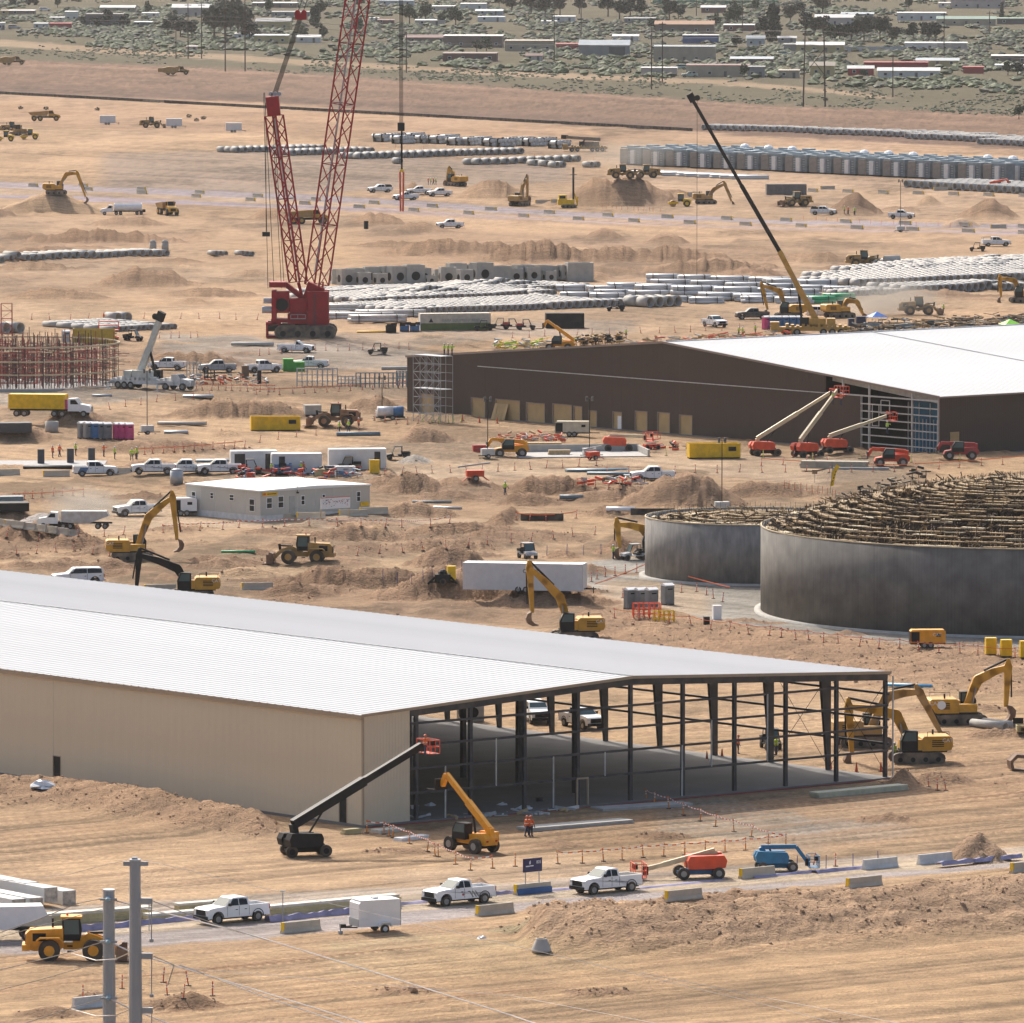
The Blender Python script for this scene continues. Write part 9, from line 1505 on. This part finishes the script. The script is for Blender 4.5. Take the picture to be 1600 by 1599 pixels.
# wooden poles
pw = M('wood_pole', (.10, .07, .055), .9)
def upole(px, yb, yt, lab, grp=None, cross=True):
    x, y, z = at(px, yb); h = (yb - yt) / sc(yb); t = root('wooden_utility_pole'); t.location = (x, y, z); part(t, 'pole', pw, lambda b: b.tube((0, 0, 0), (0, 0, h), .26, 6, .17)); cross and part(t, 'crossarm', pw, lambda b: b.box(-1.3, -.08, h - .9, 1.3, .08, h - .65)); link(t, lab, 'utility pole', grp)
for px, yb, yt, lab in ((294, 92, 5, 'third pole from the left, behind the scraper'), (315, 92, 5, 'fourth pole from the left, behind the scraper'), (352, 112, -20, 'left pole of the pair right of the scraper'), (383, 112, -20, 'right pole of the pair right of the scraper'), (275, 92, 40, 'short pole left of the pair behind the scraper'), (635, 114, 50, 'wooden pole left of the hoist ropes'), (866, 96, 20, 'wooden pole left of the grey barn'), (1018, 140, 42, 'left wooden pole before the tan flat building'), (1035, 130, 34, 'right wooden pole before the tan flat building'), (1395, 152, 85, 'single wooden pole before the bright white home'), (1475, 88, 20, 'wooden pole behind the pinkish box house'), (1546, 55, 18, 'wooden pole by the green roofed home'), (908, 64, -10, 'thin pole above the grey barn'), (1160, 50, -20, 'thin pole by the brick house'), (1088, 25, -20, 'thin pole at the top edge')): upole(px, yb, yt, lab)
t = root('wooden_pole_frame'); x, y, z = at(1255, 167); t.location = (x, y, z); s_ = sc(166); dx = 34 / s_; h = 126 / s_
part(t, 'pole', pw, lambda b: b.tube((0, 0, 0), (.6, 0, h), .3, 6, .2)); part(t, 'pole', pw, lambda b: b.tube((dx, 0, 0), (dx - .5, 0, h), .3, 6, .2)); part(t, 'cross_brace', pw, lambda b: b.bar((0, 0, h * .38), (dx, 0, h * .72), .2)); part(t, 'cross_brace', pw, lambda b: b.bar((dx, 0, h * .38), (0, 0, h * .72), .2)); part(t, 'crossarm', pw, lambda b: b.box(-1.5, -.1, h - .8, dx + 1.5, .1, h - .5)); link(t, 'cross braced wooden double pole frame on the right', 'utility pole')
ww = M('far_wire', (.10, .09, .09), .6)
for i, (ya_, yb_) in enumerate(((22, 48), (30, 58), (42, 70))):
    b = MB(); P0 = [pt3(-60, ya_, 2700), pt3(352, ya_ + 4, 2650), pt3(640, (ya_ + yb_) / 2 + 12, 2620), pt3(1030, (ya_ + yb_) / 2 + 16, 2560), pt3(1265, yb_, 2450), pt3(1660, yb_ + 26, 2400)]
    for p, q in zip(P0, P0[1:]): b.tube(p, q, .05, 4, caps=False)
    link(b.build('power_wire', ww), ('upper', 'middle', 'lower')[i] + ' of three thin wires strung across the far town', 'wire', 'far town wires')
# dust in the air
def puff(px, py, D, r, dens):
    m = bpy.data.materials.new('dust_cloud'); m.use_nodes = True; t = m.node_tree; t.nodes.clear(); o_ = t.nodes.new('ShaderNodeOutputMaterial'); v = t.nodes.new('ShaderNodeVolumePrincipled'); v.inputs['Color'].default_value = (.85, .78, .68, 1)
    tc = t.nodes.new('ShaderNodeTexCoord'); ln = t.nodes.new('ShaderNodeVectorMath'); ln.operation = 'LENGTH'; t.links.new(tc.outputs['Object'], ln.inputs[0]); mr = t.nodes.new('ShaderNodeMapRange'); mr.inputs['From Min'].default_value = 1.0; mr.inputs['From Max'].default_value = .1; mr.inputs['To Max'].default_value = dens * 2.2; t.links.new(ln.outputs['Value'], mr.inputs['Value'])
    n = t.nodes.new('ShaderNodeTexNoise'); n.inputs['Scale'].default_value = 2.2; n.inputs['Detail'].default_value = 3; t.links.new(tc.outputs['Object'], n.inputs['Vector']); mm = t.nodes.new('ShaderNodeMath'); mm.operation = 'MULTIPLY'; t.links.new(mr.outputs[0], mm.inputs[0]); t.links.new(n.outputs[0], mm.inputs[1]); t.links.new(mm.outputs[0], v.inputs['Density']); t.links.new(v.outputs[0], o_.inputs['Volume'])
    b = MB(); b.dome((0, 0, 0), 1, 1, 16, 8); b.dome((0, 0, 0), 1, -1, 16, 8); me = b.mesh('dust_cloud', m); ob = bpy.data.objects.new('dust_cloud', me); COL.objects.link(ob); x, y, z = at(px, py); ob.location = (x, y, z + r[2] * .6); ob.scale = r; ob['kind'] = 'stuff'
puff(122, 812, 0, (5, 6, 3), .12); puff(150, 806, 0, (6, 5, 2), .07); puff(1395, 492, 0, (10, 8, 4.5), .12); puff(1350, 494, 0, (9, 8, 2.5), .06); puff(980, 262, 0, (16, 12, 5), .03)
# lettering curves become meshes
dg = bpy.context.evaluated_depsgraph_get()
for o in [o for o in scene.objects if o.type == 'FONT']:
    me = bpy.data.meshes.new_from_object(o.evaluated_get(dg)); n = bpy.data.objects.new('lettering', me); COL.objects.link(n); n.parent = o.parent; n.location = o.location.copy(); n.rotation_euler = o.rotation_euler.copy(); n.scale = o.scale.copy(); bpy.data.objects.remove(o)
# ================================================================ HAZE
hb = MB(); hb.box(-4500, -60, -4, 4500, 9000, 114)
hm = bpy.data.materials.new('dusty_air'); hm.use_nodes = True; ht = hm.node_tree; ht.nodes.clear()
ho = ht.nodes.new('ShaderNodeOutputMaterial'); hv = ht.nodes.new('ShaderNodeVolumePrincipled')
hv.inputs['Color'].default_value = (.95, .94, .93, 1); hv.inputs['Density'].default_value = .000018; hv.inputs['Anisotropy'].default_value = .3
ht.links.new(hv.outputs[0], ho.inputs['Volume'])
hz_o = hb.build('haze', hm); hz_o['kind'] = 'stuff'; COL.objects.link(hz_o)
print('OBJ', len(scene.objects), 'TRI', sum(len(m.polygons) for m in bpy.data.meshes))
